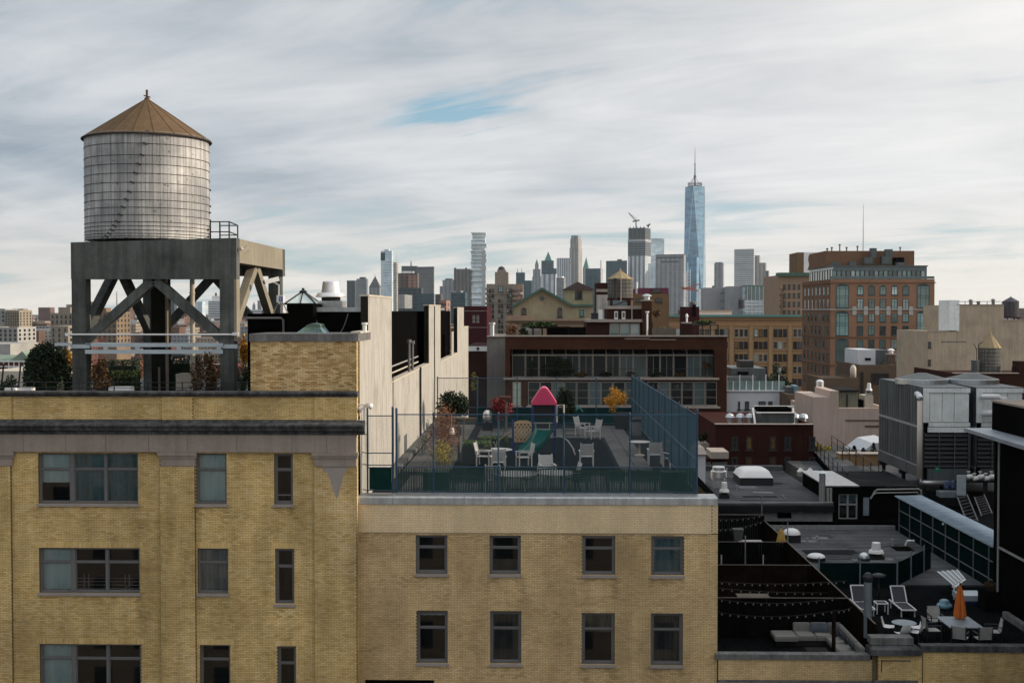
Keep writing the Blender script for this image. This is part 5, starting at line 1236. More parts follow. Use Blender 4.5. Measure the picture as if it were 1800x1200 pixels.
p=G(1551, 1078, ZR+.03); t=thing('side_table', 'small white side table between the two loungers', 'table', (15.4, 54.6, ZR)); q=MB(); q.box(15.15, 15.65, 54.6, 55.1, ZR+.48, ZR+.52); part('tabletop', q, 'sling', t); q=MB()
for a, b in (((15.15, 54.6), (15.65, 54.6)), ((15.65, 54.6), (15.65, 55.1)), ((15.65, 55.1), (15.15, 55.1)), ((15.15, 55.1), (15.15, 54.6))):q.beam((*a, ZR+.51), (*b, ZR+.51), .045, .045)
part('frame', q, 'white_paint', t)
for a in ((15.16, 54.61), (15.64, 54.61), (15.64, 55.09), (15.16, 55.09)):q=MB(); q.beam((*a, ZR+.03), (*a, ZR+.49), .04, .04); part('leg', q, 'white_paint', t)
# steel vent pipe with a black cap
M('steel_blue', (.22, .26, .29), .5, .4, var=.15); px_=X(1529, 50.9); t=thing('vent_pipe', 'thick blue grey steel vent pipe with black cap between the sofa yard and the loungers', 'vent pipe', (px_, 50.9, ZR)); zt_=Z(1022, 50.9, 1529)
q=MB(); q.smooth=False; q.lathe((px_, 50.9, ZR), [(.165, 0), (.165, zt_-ZR)], 18); part('pipe', q, 'steel_blue', t)
for z in (ZR+.9, ZR+1.6):q=MB(); q.lathe((px_, 50.9, z), [(.18, 0), (.18, .05)], 18); part('band', q, 'steel_blue', t)
q=MB(); q.lathe((px_, 50.9, zt_), [(.16, 0), (.22, .08), (.22, .22), (.12, .36), (.03, .40)], 16); part('cap', q, 'black_metal', t)
q=MB(); q.smooth=True; q.lathe((X(1548, 57), 57, ZR+1.1), [(.1, 0), (.32, .08), (.34, .18), (.12, .26)], 14); q.beam((X(1548, 57), 57, ZR), (X(1548, 57), 57, ZR+1.1), .06, .06); solo('grill', q, 'black_metal', 'steel kettle grill in front of the green fence behind the loungers', 'grill')
# shell chairs round the glass table
def shell_chair(c, rz, lab):
 t=thing('shell_chair', lab, 'chair', c, 'white shell chairs round the glass table'); cz, sz=math.cos(R(rz)), math.sin(R(rz)); f_=lambda x, y, z:(c[0]+x*cz-y*sz, c[1]+x*sz+y*cz, c[2]+z)
 prof_=[(-.24, .44), (-.05, .42), (.14, .43), (.22, .50), (.27, .66), (.30, .84)]; q=MB()
 for i, (y, z) in enumerate(prof_):
  for j in range(5):
   a=j/2-1; w=(.25, .27, .27, .27, .25, .18)[i]; q.v.append(f_(a*w, y-abs(a)**2*.05*(i>2), z+abs(a)**2*.05*(i<3)))
 for i in range(5):
  for j in range(4):q.smooth=True; q.face(i*5+j, i*5+j+1, (i+1)*5+j+1, (i+1)*5+j)
 part('shell', q, 'white_paint', t)
 for sx in (-1, 1):
  for sy in (-1, 1):q=MB(); q.beam(f_(sx*.22, sy*.2, 0), f_(sx*.12, sy*.1, .43), .03, .03); part('leg', q, 'black_metal', t)
tc_=(15.1, 50.4, ZR+.03); t=thing('glass_table', 'round glass table among the white shell chairs', 'table', tc_); q=MB(); q.lathe((tc_[0], tc_[1], tc_[2]+.70), [(.48, 0), (.50, .01), (.50, .02), (.48, .03)], 28); part('tabletop', q, 'steel_blue', t)
for k in range(3):q=MB(); a=k*2.09; q.beam((tc_[0]+.35*math.cos(a), tc_[1]+.35*math.sin(a), tc_[2]), (tc_[0]+.1*math.cos(a), tc_[1]+.1*math.sin(a), tc_[2]+.70), .04, .04); part('leg', q, 'black_metal', t)
shell_chair((14.55, 50.75, ZR+.03), 70, 'white shell chair with a striped towel side, nearest the vent pipe'); shell_chair((14.85, 49.75, ZR+.03), 200, 'white shell chair with its back to the coping stone'); shell_chair((15.72, 50.6, ZR+.03), -85, 'white shell chair on the umbrella side of the glass table'); shell_chair((15.45, 49.9, ZR+.03), 235, 'white shell chair seen from its seat edge beside the glass table')
# dining table and sling chairs
t=thing('dining_table', 'grey rectangular dining table under the closed orange umbrella', 'table', (17.6, 50.6, ZR)); q=MB(); q.box(16.75, 18.1, 49.7, 51.5, ZR+.70, ZR+.74); part('tabletop', q, 'steel_blue', t)
for a in ((16.85, 49.8), (18.0, 49.8), (18.0, 51.4), (16.85, 51.4)):q=MB(); q.beam((*a, ZR+.03), (*a, ZR+.70), .06, .06); part('leg', q, 'black_metal', t)
M('sling_pale', (.36, .34, .32), .9)
def sling_chair(c, rz, lab):
 t=thing('sling_chair', lab, 'chair', c, 'sling chairs round the dining table'); cz, sz=math.cos(R(rz)), math.sin(R(rz)); f_=lambda x, y, z:(c[0]+x*cz-y*sz, c[1]+x*sz+y*cz, c[2]+z); w=.27
 q=MB(); q.hexa([f_(x, y, z) for z in (.42, .44) for x, y in ((-w, -.26), (w, -.26), (w, .24), (-w, .24))]); part('seat', q, 'sling_pale', t)
 q=MB(); q.hexa([f_(x, y+o, z) for (y, z) in ((.25, .46), (.36, .95)) for x, o in ((-w, 0), (w, 0), (w, .02), (-w, .02))]); part('backrest', q, 'sling_pale', t)
 for sx in (-1, 1):
  q=MB(); q.beam(f_(sx*w, -.28, .02), f_(sx*w, -.26, .64), .035, .035); q.beam(f_(sx*w, -.28, .65), f_(sx*w, .3, .66), .045, .03); part('arm', q, 'black_metal', t)
  q=MB(); q.beam(f_(sx*w, .30, .02), f_(sx*w, .36, .97), .035, .035); part('rear_leg', q, 'black_metal', t)
sling_chair((16.9, 51.95, ZR+.03), 0, 'sling chair on the far side of the dining table'); sling_chair((16.25, 50.4, ZR+.03), 95, 'sling chair at the lounger end of the dining table'); sling_chair((17.0, 49.2, ZR+.03), 150, 'sling chair pulled out before the coping near the pier'); sling_chair((17.85, 49.15, ZR+.03), 182, 'sling chair with its back to the street at the dining table'); sling_chair((18.65, 50.2, ZR+.03), -100, 'sling chair at the dark wall end of the dining table')
# things along the back of the terrace
M('blue_vinyl', (.13, .24, .30), .35); p=G(1660, 1070, ZR); q=MB(); q.smooth=True; q.lathe((p.x, p.y, ZR+.03), [(.2, 0), (.34, .05), (.36, .14), (.30, .22), (.22, .24), (.22, .36), (.12, .42), (.001, .43)], 18, caps=False); solo('inflatable', q, 'blue_vinyl', 'pale blue inflatable ring on the slabs behind the orange umbrella', 'inflatable')
t=thing('day_bed', 'low blue and white day bed by the dark wall', 'day bed', (19.8, 57, ZR)); q=MB(); q.box(X(1692, 56.5), X(1736, 56.5), 56.5, 57.6, ZR+.2, ZR+.45); part('mattress', q, 'galv_blue', t); q=MB(); q.box(X(1694, 56.6), X(1734, 56.6), 56.6, 57.5, ZR, ZR+.199); part('base', q, 'play_blue', t)
t=thing('folding_lounger', 'tipped white folding lounger leaning behind the orange umbrella', 'sun lounger', (19.3, 58.6, ZR)); a, b, c_, d=P(1648, 1006, 59.5), P(1682, 1003, 59.5), P(1695, 1018, 58.5), P(1677, 1031, 57.5)
q=MB(); q.hexa([*(tuple(v) for v in (a, b, c_, d)), *(tuple(v+Vector((0, 0, .05))) for v in (a, b, c_, d))]); part('sling', q, 'steel_blue', t)
for i in range(5):
 s=i/4; q=MB(); q.beam(a.lerp(b, s)+Vector((0, 0, .06)), d.lerp(c_, s)+Vector((0, 0, .06)), .05, .04); part('slat', q, 'white_paint', t)
q=MB(); q.beam(d, c_, .2, .08); part('foot_rail', q, 'white_paint', t)
for v in (d, b):q=MB(); q.beam(v, (v.x, v.y, ZR), .05, .05); part('leg', q, 'white_paint', t)
bush('shrub', 'dark brown potted shrub against the dark wall', 'shrub', 1742, 1020, 1052, 26, 55.6, 'leaf_autumn', 500, .05, 71, trunk=False, zbase=ZR+.9); c=P(1743, 1080, 55.6); q=MB(); q.box(c.x-.45, c.x+.4, 55.1, 56.1, ZR, ZR+.95); solo('planter', q, 'fence_shaded', 'black planter box that holds the potted shrub by the dark wall', 'planter')
# green screened fence behind the loungers
M('screen_black', (.004, .013, .0125), .9, spec=0, var=.3)
GF=thing('screen_fence', 'dark green screened fence behind the loungers, bending back to the bridge', 'fence', (17, 60, ZR)); pts=[(XD+.1, 60.0), (X(1580, 60), 60.0), (20.6, 64.2)]
for a, b in zip(pts, pts[1:]):
 q=MB(); d=Vector((b[0]-a[0], b[1]-a[1], 0)).normalized()*.02; q.hexa([(x, y, z) for z in (ZR+.04, 32.62) for x, y in (a, b, (b[0]-d.y, b[1]+.02), (a[0]-d.y, a[1]+.02))]); part('screen', q, 'screen_black', GF); L_=math.hypot(b[0]-a[0], b[1]-a[1]); k=0
 while k<=L_:
  s=k/L_; q=MB(); q.lathe((a[0]+(b[0]-a[0])*s, a[1]+(b[1]-a[1])*s-.05, ZR), [(.04, 0), (.04, 1.5)], 8); part('post', q, 'steel_blue', GF); k+=2.0
# ------------------------------------------------------------------ grey roof behind, bridge, dark penthouse
GRB=thing('flat_roof_building', 'low grey flat roof behind the green screened fence', 'building', (17.5, 68, 0))
q=MB(); q.box(XD+.06, 22.0, 60.3, 75.4, 31.0, 31.5); part('roof', q, 'roof_grey', GRB)
q=MB();
for k in range(12):q.box(XD+.1, 21.9, 62+k*1.1, 62.02+k*1.1, 31.5, 31.507)
part('roof_seam', q, 'roof_dark', GRB, kind='stuff')
q=MB(); q.box(XD+.06, 22.0, 75.4, 75.6, 31.0, 31.75); part('parapet', q, 'metal_flash', GRB)
p=G(1540, 982, 31.5); mushroom_vent((p.x, p.y, 31.5), .42, 1.05, 'white painted roof fan on the grey flat roof', m='white_paint', base=.45, base_m='roof_dark')
def dome(c, r, h, lab, m='white_paint', g=None):
 t=thing('roof_dome', lab, 'skylight', c, g); q=MB(); q.smooth=True; q.lathe((c[0], c[1], c[2]+.16), [(r*math.cos(a), h*math.sin(a)) for a in (0, .3, .6, .9, 1.2, 1.5)], 20, caps=False); part('dome', q, MATS[m], t); q=MB(); q.lathe(c, [(r*1.06, 0), (r*1.06, .16)], 20); part('curb', q, 'black_metal', t)
p=G(1519, 985, 31.5); dome(p, .30, .30, 'small grey dome vent beside the white roof fan', 'galv')
p=G(1394, 951, 31.6); q=MB(); q.box(p.x-.45, p.x+.45, p.y, p.y+.9, 31.5, 31.95); q.smooth=True; q.lathe((p.x, p.y+.45, 31.96), [(.5*math.cos(a), .3*math.sin(a)) for a in (0, .3, .6, .9, 1.2, 1.5)], 20, caps=False);
t=thing('skylight', 'white bubble skylight on a black curb behind the yellow umbrella', 'skylight', (p.x, p.y, 31.5)); qq=MB(); qq.box(p.x-.45, p.x+.45, p.y, p.y+.9, 31.5, 31.95); part('curb', qq, 'black_metal', t); qq=MB(); qq.smooth=True; qq.lathe((p.x, p.y+.45, 31.952), [(.52*math.cos(a), .34*math.sin(a)) for a in (0, .3, .6, .9, 1.2, 1.5)], 20, caps=False); part('bubble', qq, 'white_paint', t)
p=G(1437, 993, 31.5); dome((p.x+.2, p.y+1.2, 31.55), .48, .2, 'flat white dome skylight just behind the dividing fence')
q=MB(); p=G(1592, 968, 31.5); q.box(p.x-.5, p.x+.5, p.y, p.y+1.2, 31.505, 31.53); solo('roof_hatch', q, 'black_paint', 'dark roof hatch patch at the corner of the grey flat roof', 'roof hatch')
p=G(1601, 960, 31.5); q=MB(); q.tube([(p.x-.3, p.y, 31.55), (p.x-.2, p.y, 31.8), (p.x+.2, p.y, 31.8)], .09, 8); solo('gooseneck_vent', q, 'galv', 'bent grey gooseneck vent on the grey roof near the bridge', 'vent')
# bridge: corrugated roof on a screened fence
BR=thing('covered_walkway', 'covered walkway with a blue corrugated roof on a black screened fence', 'walkway', (22.8, 67, 31.4)); zbr=33.52; xl=22.1
M('corrugated', (.30, .37, .43), .5, .35, var=.2, sc=1.2)
y=59.5; i=0
while y<75:
 q=MB(); q.hexa([(x, yy, z) for z0_ in (0, .03) for x, yy, z in ((xl-.1, y, zbr+z0_), (xl+1.55, y, zbr+z0_+.06), (xl+1.55, y+.93, zbr+z0_+.06+.012), (xl-.1, y+.93, zbr+z0_+.012))])
 for k in range(4):q.box(xl-.1, xl+1.55, y+.1+k*.22, y+.16+k*.22, zbr+.031, zbr+.085)
 part('roof_sheet', q, 'corrugated', BR); y+=.95
q=MB(); q.box(24.2, 28, 59.5, 63, zbr-.02, zbr+.05); part('roof_sheet', q, 'corrugated', BR)
q=MB(); q.box(xl+.03, xl+.04, 59.5, 75, 30.9, zbr-.02); part('screen', q, 'screen_black', BR)
q=MB()
for z in (zbr-.72, 31.9-.0):q.tube([(xl-.02, 59.5, z), (xl-.02, 75, z)], .028, 6)
part('rail', q, 'frame_grey', BR, kind='stuff')
for k in range(8):q=MB(); q.lathe((xl-.03, 60+k*2.12, 30.9), [(.035, 0), (.035, zbr-30.95)], 8); part('post', q, 'frame_grey', BR)
M('lamp_glow', (.9, .85, .7), .5)
q=MB(); p=P(1643, 910, 66.5); q.smooth=True; q.ball((xl-.12, p.y, zbr-.1), .06, 8, 6); solo('lamp', q, 'white_paint', 'small white globe lamp under the edge of the walkway roof', 'lamp')
# dark penthouse with glazed door
PB=thing('roof_penthouse', 'black roof penthouse with a glazed door and pale flat roof edge', 'rooftop building', (21.5, 79, 31)); xa, xb=X(1455, 77), X(1614, 77); zt_=Z(853, 77)
q=MB(); hol=[(X(1476, 77), X(1510, 77), Z(911, 77), Z(866, 77))]; wall_grid(q, front(77), xa, xb, 31, zt_, hol, .12, .8); q.m=0; q.poly([(xa, 77, 31), (xa, 84, 31), (xa, 84, zt_), (xa, 77, zt_)]); part('wall', q, ['black_paint', 'interior'], PB)
q=MB(); q.box(xa-.1, X(1512, 77), 76.9, 84, zt_+.001, zt_+.07); part('roof_edge', q, 'metal_flash', PB); q=MB(); q.box(X(1512, 77)+.002, xb+.1, 76.9, 84, zt_+.001, zt_+.06); part('roof', q, 'roof_dark', PB)
near_w=near_window(PB, *hol[0], 77, (.5, ), rail=.42, blinds=((.0, .35, 'blind_teal'), (.0, .35, 'blind_teal')), fm='frame_light', sill=False)
q=MB(); q.box(X(1519, 77), X(1529, 77), 76.9, 76.99, Z(903, 77), Z(872, 77)); part('panel_box', q, 'steel_blue', PB)
q=MB(); q.tube([P(1530, 876, 76.9), P(1533, 872, 76.9), P(1537, 864, 76.9), P(1542, 860, 76.9), P(1615, 859, 76.9), P(1619, 862, 76.9), P(1620, 872, 76.9)], .055, 8); q.tube([P(1534, 870, 76.85), P(1540, 866, 76.85), P(1613, 865, 76.85), P(1616, 872, 76.85)], .04, 8); part('conduit', q, 'frame_light', PB, kind='stuff')
q=MB(); q.box(XD+.1, 24, 76.0, 76.98, 30.9, 31.9); solo('low_wall', q, 'black_paint', 'black low wall at the foot of the dark penthouse', 'wall')
rn=random.Random(44); M('roof_patch', (.055, .058, .06), .8, var=.3); M('roof_pale', (.16, .165, .17), .8, var=.3)
def clutter(par, xa, xb, ya, yb, z, n, nc):
 for i in range(n):
  a, b, w, d=rn.uniform(xa, xb-3), rn.uniform(ya, yb-2), rn.uniform(.6, 2.6), rn.uniform(.5, 1.6); q=MB(); q.box(a, a+w, b, b+d, z, z+.010+.004*(i%4)); part('roof_patch', q, ('roof_patch', 'roof_pale', 'roof_dark')[i%3], par)
 for i in range(nc):
  a, b=rn.uniform(xa, xb-3), rn.uniform(ya, yb-2); q=MB(); q.tube([(a, b, z+.05), (a+rn.uniform(1, 3), b+rn.uniform(-.2, .2), z+.05), (a+rn.uniform(2, 3.4), b+rn.uniform(1, 2.4), z+.05)], .03, 5); part('conduit', q, 'frame_grey', par)
 for i in range(nc+1):
  a, b=rn.uniform(xa, xb), rn.uniform(ya, yb); q=MB(); q.lathe((a, b, z), [(.05, 0), (.05, .35), (.08, .37), (.08, .42)], 8); part('vent_stub', q, 'frame_light', par)
clutter(GRB, XD+.5, 21.5, 62, 75, 31.5, 12, 4)
# roof with the big white skylight
SR=thing('flat_roof_building', 'grey roof with a big white skylight beyond the yard fences', 'building', (12, 83, 0)); z3=33.0
q=MB(); q.box(XMR+.1, 18.35, 75.9, 91.5, z3-.3, z3); part('roof', q, 'roof_grey', SR); q=MB(); q.box(XMR+.1, 18.35, 91.5, 92.2, 0, z3+.35); part('rear_parapet', q, 'roof_grey', SR)
rn=random.Random(5); q=MB()
for k in range(17):q.box(XMR+.15, 18.3, 76.4+k*.88, 76.43+k*.88, z3, z3+.008)
part('roof_seam', q, 'roof_dark', SR, kind='stuff')
M('wall_grey', (.20, .20, .20), .9, var=.25); clutter(SR, XMR+.5, 18, 76.5, 91, z3, 14, 5)
q=MB(); hol=[(X(1368, 76), X(1393, 76), Z(909, 76), Z(896, 76))]; wall_grid(q, front(76), XMR+.1, 18.3, 30, z3-.301, hol, .1, .6); part('wall', q, ['wall_grey', 'interior'], SR)
q=MB(); q.box(XMR+.1, 18.35, 75.7, 75.9, z3-.5, z3-.1); part('gutter', q, 'roof_dark', SR); q=MB(); q.tube([(XMR+.1, 75.8, z3+.12), (18.3, 75.8, z3+.12)], .03, 6); part('rail', q, 'frame_light', SR)
p=G(1408, 890, z3-.6); q=MB(); q.box(X(1406, 75.9), X(1412, 75.9), 75.85, 75.99, Z(899, 75.9), Z(888, 75.9)); part('lamp_box', q, 'white_paint', SR)
p=G(1330, 853, z3); t=thing('skylight', 'big white curb mounted skylight on a black base', 'skylight', (p.x, p.y, z3)); w=1.13
q=MB(); q.box(p.x-w, p.x+w, p.y, p.y+3.0, z3, z3+.52); part('curb', q, 'black_metal', t)
q=MB(); q.smooth=True; n_=12
for i in range(n_+1):
 for j in range(n_+1):
  a, b=i/n_*2-1, j/n_*2-1; q.v.append((p.x+a*w*1.02, p.y+1.5+b*1.52, z3+.53+.55*(max(0, 1-a**4))**.5*(max(0, 1-b**4))**.5))
for i in range(n_):
 for j in range(n_):k=i*(n_+1)+j; q.face(k, k+n_+1, k+n_+2, k+1)
part('dome', q, 'white_paint', t)
p=G(1263, 856, z3); mushroom=None
t=thing('exhaust_fan', 'shiny drum shaped exhaust fan at the corner of the skylight roof', 'exhaust fan', p); q=MB(); q.cbox(p, .95, .95, .55); part('curb', q, 'metal_flash', t); q=MB(); q.lathe((p.x, p.y, p.z+.56), [(.38, 0), (.38, .1), (.56, .14), (.54, .55), (.50, .58), (.42, .58), (.42, .82), (.38, .86)], 24); part('drum', q, 'alu', t)
p=G(1273, 875, z3); mushroom_vent((p.x, p.y, z3), .33, 1.15, 'small white mushroom vent in front of the drum fan', m='white_paint', base=.5, base_m='roof_dark', group='mushroom vents on the skylight roof')
p=G(1435, 852, z3); mushroom_vent((p.x, p.y, z3), .42, 1.1, 'white mushroom vent beside the tall steel flue', m='white_paint', base=.5, base_m='roof_dark', group='mushroom vents on the skylight roof')
for px, l in ((1407, 'little white roof vent further from the flue'), (1424, 'little white roof vent nearer the flue')):
 p=G(px, 836, z3+.1); t=thing('roof_vent', l, 'roof vent', p, 'little vents by the rear parapet'); q=MB(); q.cbox(p, .42, .42, .3); part('curb', q, 'galv', t); q=MB(); q.lathe((p.x, p.y, p.z+.3), [(.26, 0), (.24, .06), (.12, .2), (.10, .26)], 12); part('cap', q, 'white_paint', t)
t=thing('flue', 'tall steel flue with a conical cap at the edge of the skylight roof', 'flue', (X(1448, 76.4), 76.4, 30.9))
q=MB(); zz=Z(832, 76.4, 1448); q.lathe((X(1447, 76.4), 76.4, 30.9), [(.2, 0), (.2, zz-30.9)], 14); part('pipe', q, 'metal_flash', t); q=MB(); q.lathe((X(1447, 76.4), 76.4, zz+.04), [(.34, 0), (.05, .14)], 14); part('cap', q, 'galv', t)
for px, y_ in ((1457, 858), (1462.5, 858)):q=MB(); q.lathe((X(px, 76.5), 76.55, 30.9), [(.08, 0), (.08, Z(y_, 76.5, px)-30.9)], 8); part('side_pipe', q, 'frame_light', t)
# ------------------------------------------------------------------ dark building at the right edge
DB=thing('dark_building', 'black clad building at the picture edge with a thin canopy roof', 'building', (24, 50, 0)); xd=20.8; zc=39.35
q=MB(); q.box(xd, 60, 30, 56, 0, zc-.05); part('wall', q, 'black_paint', DB)
M('canopy_metal', (.27, .30, .34), .5, .3, var=.25, sc=1.0)
q=MB(); q.hexa([(19.6, 47, zc), (60, 47, zc), (60, 57.4, zc), (19.9, 57.4, zc), (19.6, 47, zc+.16), (60, 47, zc+.16), (60, 57.4, zc+.16), (19.9, 57.4, zc+.16)]); part('canopy', q, 'canopy_metal', DB)
q=MB(); q.box(X(1745, 56.8), 60, 48, 56.8, zc+.162, Z(706, 56.8, 1745)); part('upper_box', q, 'black_paint', DB); q=MB(); q.box(X(1745, 56.8)-.03, 60, 47.9, 56.85, Z(706, 56.8, 1745)+.001, Z(704, 56.8, 1745)+.04); part('coping', q, 'limestone', DB)
q=MB(); q.tube([(xd-.09, 55.2, 31.4), (xd-.09, 55.2, zc-.02)], .05, 8); part('drain_pipe', q, 'frame_light', DB); q=MB(); q.beam((xd-.08, 55.2, Z(961, 55.2, 1757)), (xd-.08, 51.0, Z(992, 51, 1800)-.1), .06, .09); part('rail', q, 'frame_light', DB)
q=MB(); q.box(xd-.25, xd-.001, 47.3, 54.2, ZR+.035, ZR+.3); part('kerb', q, 'stone_cap', DB)
# ------------------------------------------------------------------ cooling towers
M('galv_dull', (.10, .115, .115), .5, .2, var=.25, sc=.8, streak=.25); M('galv_pale', (.80, .83, .80), .55, .0, var=.15, sc=1.2, streak=.12)
def cooling_tower(xl_, lab):
 yf=80.0; w, dpt, zb_, zt_=3.02, 10.4, 34.0, 39.95; t=thing('cooling_tower', lab, 'cooling tower', (xl_+w/2, yf+dpt/2, zb_), 'galvanised cooling towers')
 q=MB(); q.box(xl_+.05, xl_+w-.05, yf+.25, yf+dpt, zb_, zt_-.02); part('casing_core', q, 'black_paint', t)
 zs_=zb_+3.35
 for j in range(8):  # side sheets
  for (a, b) in ((zb_+.75, zs_-.1), (zs_+.05, zt_-.05)):
   q=MB(); y0=yf+.15+j*dpt/8.1; q.box(xl_-.0-.02*(j%2), xl_+.049, y0+.02, y0+dpt/8.1-.02, a, b)
   if True:q.box(xl_-.05, xl_-.021, y0+.3, y0+.36, a+.08, b-.08); q.box(xl_-.05, xl_-.021, y0+.8, y0+.86, a+.08, b-.08)
   part('side_panel', q, 'galv_dull', t)
 for k in range(3):q=MB(); q.box(xl_-.06, xl_+.049, yf+.2+k*3.4, yf+3.55+k*3.4, zb_, zb_+.72); part('basin_panel', q, 'galv_dull', t)
 q=MB(); q.box(xl_-.08, xl_-.0, yf+.1, yf+dpt, zs_-.09, zs_+.04); q.box(xl_-.09, xl_-.0, yf+.1, yf+dpt, zb_+.72, zb_+.76); part('side_band', q, 'galv', t)
# front panels
 zp0_, zp1_=zb_+3.72, zt_-.34
 for k, (a, b) in enumerate(((.42, 1.2), (1.24, 1.98), (2.02, 2.95))):
  q=MB(); q.box(xl_+a, xl_+b, yf+.12, yf+.249, zp0_, zp1_)
  for r_ in range(4):
   for c_ in (.12, .5, .88):q.box(xl_+a+(b-a)*c_-.02, xl_+a+(b-a)*c_+.02, yf+.10, yf+.121, zp0_+.12+r_*.48, zp0_+.16+r_*.48)
  part('front_panel', q, 'galv_pale', t)
 q=MB(); q.box(xl_, xl_+w, yf+.05, yf+.24, zp1_+.02, zt_); q.box(xl_+.35, xl_+w, yf+.05, yf+.24, zb_+3.42, zp0_-.04); q.box(xl_, xl_+.38, yf+.06, yf+.24, zp0_-.03, zp1_+.01); q.box(xl_+.3, xl_+w, yf+.06, yf+.2, zb_+3.05, zb_+3.38); part('front_band', q, 'galv_pale', t)
 q=MB(); q.box(xl_+.3, xl_+w, yf+.1, yf+.24, zb_-.1, zb_+.68); part('front_basin', q, 'galv_dull', t)
 for k in range(8):
  z=zb_+.78+k*.285; q=MB(); q.hexa([(x, y, zz) for (y, zz, o) in ((yf+.06, z, 0), (yf+.2, z+.2, 0)) for x, y, zz in ((xl_+.1, y, zz), (xl_+w-.12, y, zz), (xl_+w-.12, y+.02, zz+.02), (xl_+.1, y+.02, zz+.02))]); part('louver', q, 'black_metal', t)
 for x in (xl_+1.02, xl_+2.02, xl_+w-.1, xl_+w-.02):q=MB(); q.beam((x, yf+.02, zb_+.68), (x, yf+.02, zb_+3.05), .05, .05); part('louver_post', q, 'galv_dull', t)
 q=MB(); q.lathe((xl_+w*.5-.1, yf+5, zt_-.02), [(1.7, .36), (.3, .74), (.001, .76)], 36, caps=False); part('fan_cover', q, 'galv_dull', t); q=MB(); q.lathe((xl_+w*.5-.1, yf+5, zt_-.02), [(1.76, 0), (1.76, .34), (1.7, .36)], 36, caps=False); part('fan_cowl', q, 'galv', t)
 q=MB(); q.box(xl_, xl_+w, yf+.05, yf+dpt, zt_-.015, zt_+.03); part('top_deck', q, 'galv_dull', t)
 return t
xq=X(1625, 80); c1=cooling_tower(xq, 'big galvanised cooling tower with the pale standpipe at its corner'); c2=cooling_tower(X(1718.5, 80), 'second cooling tower half hidden by the dark building')
M('tag_green', (.0, .22, .10), .5); q=MB(); c=P(1648, 824, 80.08); q.box(c.x-.17, c.x+.17, 80.085, 80.098, c.z-.19, c.z+.19); part('sign', q, 'tag_green', c1)
q=MB(); q.box(c.x-.09, c.x+.09, 80.078, 80.084, c.z-.03, c.z+.03); q.box(c.x-.03, c.x+.03, 80.078, 80.0835, c.z+.04, c.z+.10); part('sign_mark', q, 'galv_blue', c1)
t=thing('standpipe', 'pale insulated standpipe elbowing into the first cooling tower', 'pipe', (X(1618, 79.6), 79.6, 34)); M('pipe_pale', (.55, .48, .41), .7, var=.1); xs_=X(1618, 79.6); q=MB(); q.smooth=True; za_, zb2=Z(838, 79.6), Z(702, 79.6); q.tube([(xs_, 79.6, za_), (xs_, 79.6, zb2)], .17, 14); part('pipe', q, 'pipe_pale', t)
q=MB(); q.smooth=True; q.tube([(xs_, 79.6, zb2), (xs_, 79.62, zb2+.15), (xs_-.02, 79.75, zb2+.3), (xs_-.05, 80.1, zb2+.36)], .2, 12); part('elbow', q, 'galv', t); q=MB(); q.smooth=True; q.tube([(xs_, 79.6, za_), (xs_+.05, 79.55, za_-.22), (xs_+.3, 79.5, za_-.3), (xs_+1.9, 79.5, za_-.3)], .18, 12); part('elbow', q, 'galv', t)
t=thing('overhead_pipe', 'white insulated pipe loops before the second cooling tower', 'pipe', P(1745, 700, 79)); q=MB(); q.smooth=True; q.tube([P(1727, 697, 79.9), P(1733, 697, 79), P(1755, 697, 79), P(1760, 702, 79), P(1770, 702, 79)], .17, 12); part('pipe', q, 'white_paint', t); q=MB(); q.smooth=True; q.tube([P(1727, 726, 79.8), P(1760, 726, 79)], .2, 12); part('pipe', q, 'white_paint', t)
# steel dunnage, pumps and pipework below the towers
t=thing('steel_dunnage', 'black steel frame carrying the cooling towers', 'steel frame', (xq+4, 84, 31.6))
for dx in (.2, 2.8, 4.2, 6.8):
 for y in (80.5, 85, 89.8):q=MB(); q.beam((xq+dx, y, 30), (xq+dx, y, 33.85), .22, .22); part('column', q, 'black_metal', t)
q=MB()
for y in (80.5, 85, 89.8):q.beam((xq-.1, y, 33.86), (xq+7.2, y, 33.86), .25, .26)
part('beam', q, 'black_metal', t, kind='stuff')
M('pump_blue', (.06, .09, .17), .5)
for i, px in enumerate((1664, 1675, 1687)):
 p=P(px, 852, 77.5); q=MB(); q.lathe((p.x, p.y, p.z-.2), [(.13, 0), (.15, .1), (.15, .42), (.1, .48)], 10); solo('pump', q, 'pump_blue', ['blue pump motor nearest the standpipe', 'middle blue pump motor below the cooling towers', 'blue pump motor beside the teal cabinet'][i], 'pump', 'blue pump motors under the cooling towers')
q=MB(); a=P(1652, 864, 77.3); q.box(a.x, X(1698, 77.3), 77.2, 78.0, a.z-.35, a.z); solo('pump_skid', q, 'steel_blue', 'grey green skid below the blue pump motors', 'pump base')
q=MB(); a=P(1690, 856, 77); q.box(a.x-.25, a.x+.25, 76.9, 77.15, a.z-.5, a.z+.75); solo('control_cabinet', q, 'galv_blue', 'teal grey control cabinet on the pump skid', 'cabinet')
for i in range(5):
 p=P(1700+i*10, 838+(i%2)*3, 78.4); q=MB(); q.smooth=True; q.tube([p, p+Vector((.34, 0, .04))], .16, 10); q.lathe((p.x+.1, p.y, p.z), [(.05, 0), (.05, .3), (.12, .32), (.12, .36)], 8); solo('pipe_valve', q, 'white_paint', ['white pipe joint nearest the teal cabinet', 'second white pipe joint from the teal cabinet', 'middle white pipe joint of the row under the second tower', 'fourth white pipe joint towards the dark building', 'white pipe joint closest to the dark building'][i], 'pipe', 'insulated pipe joints in a row')
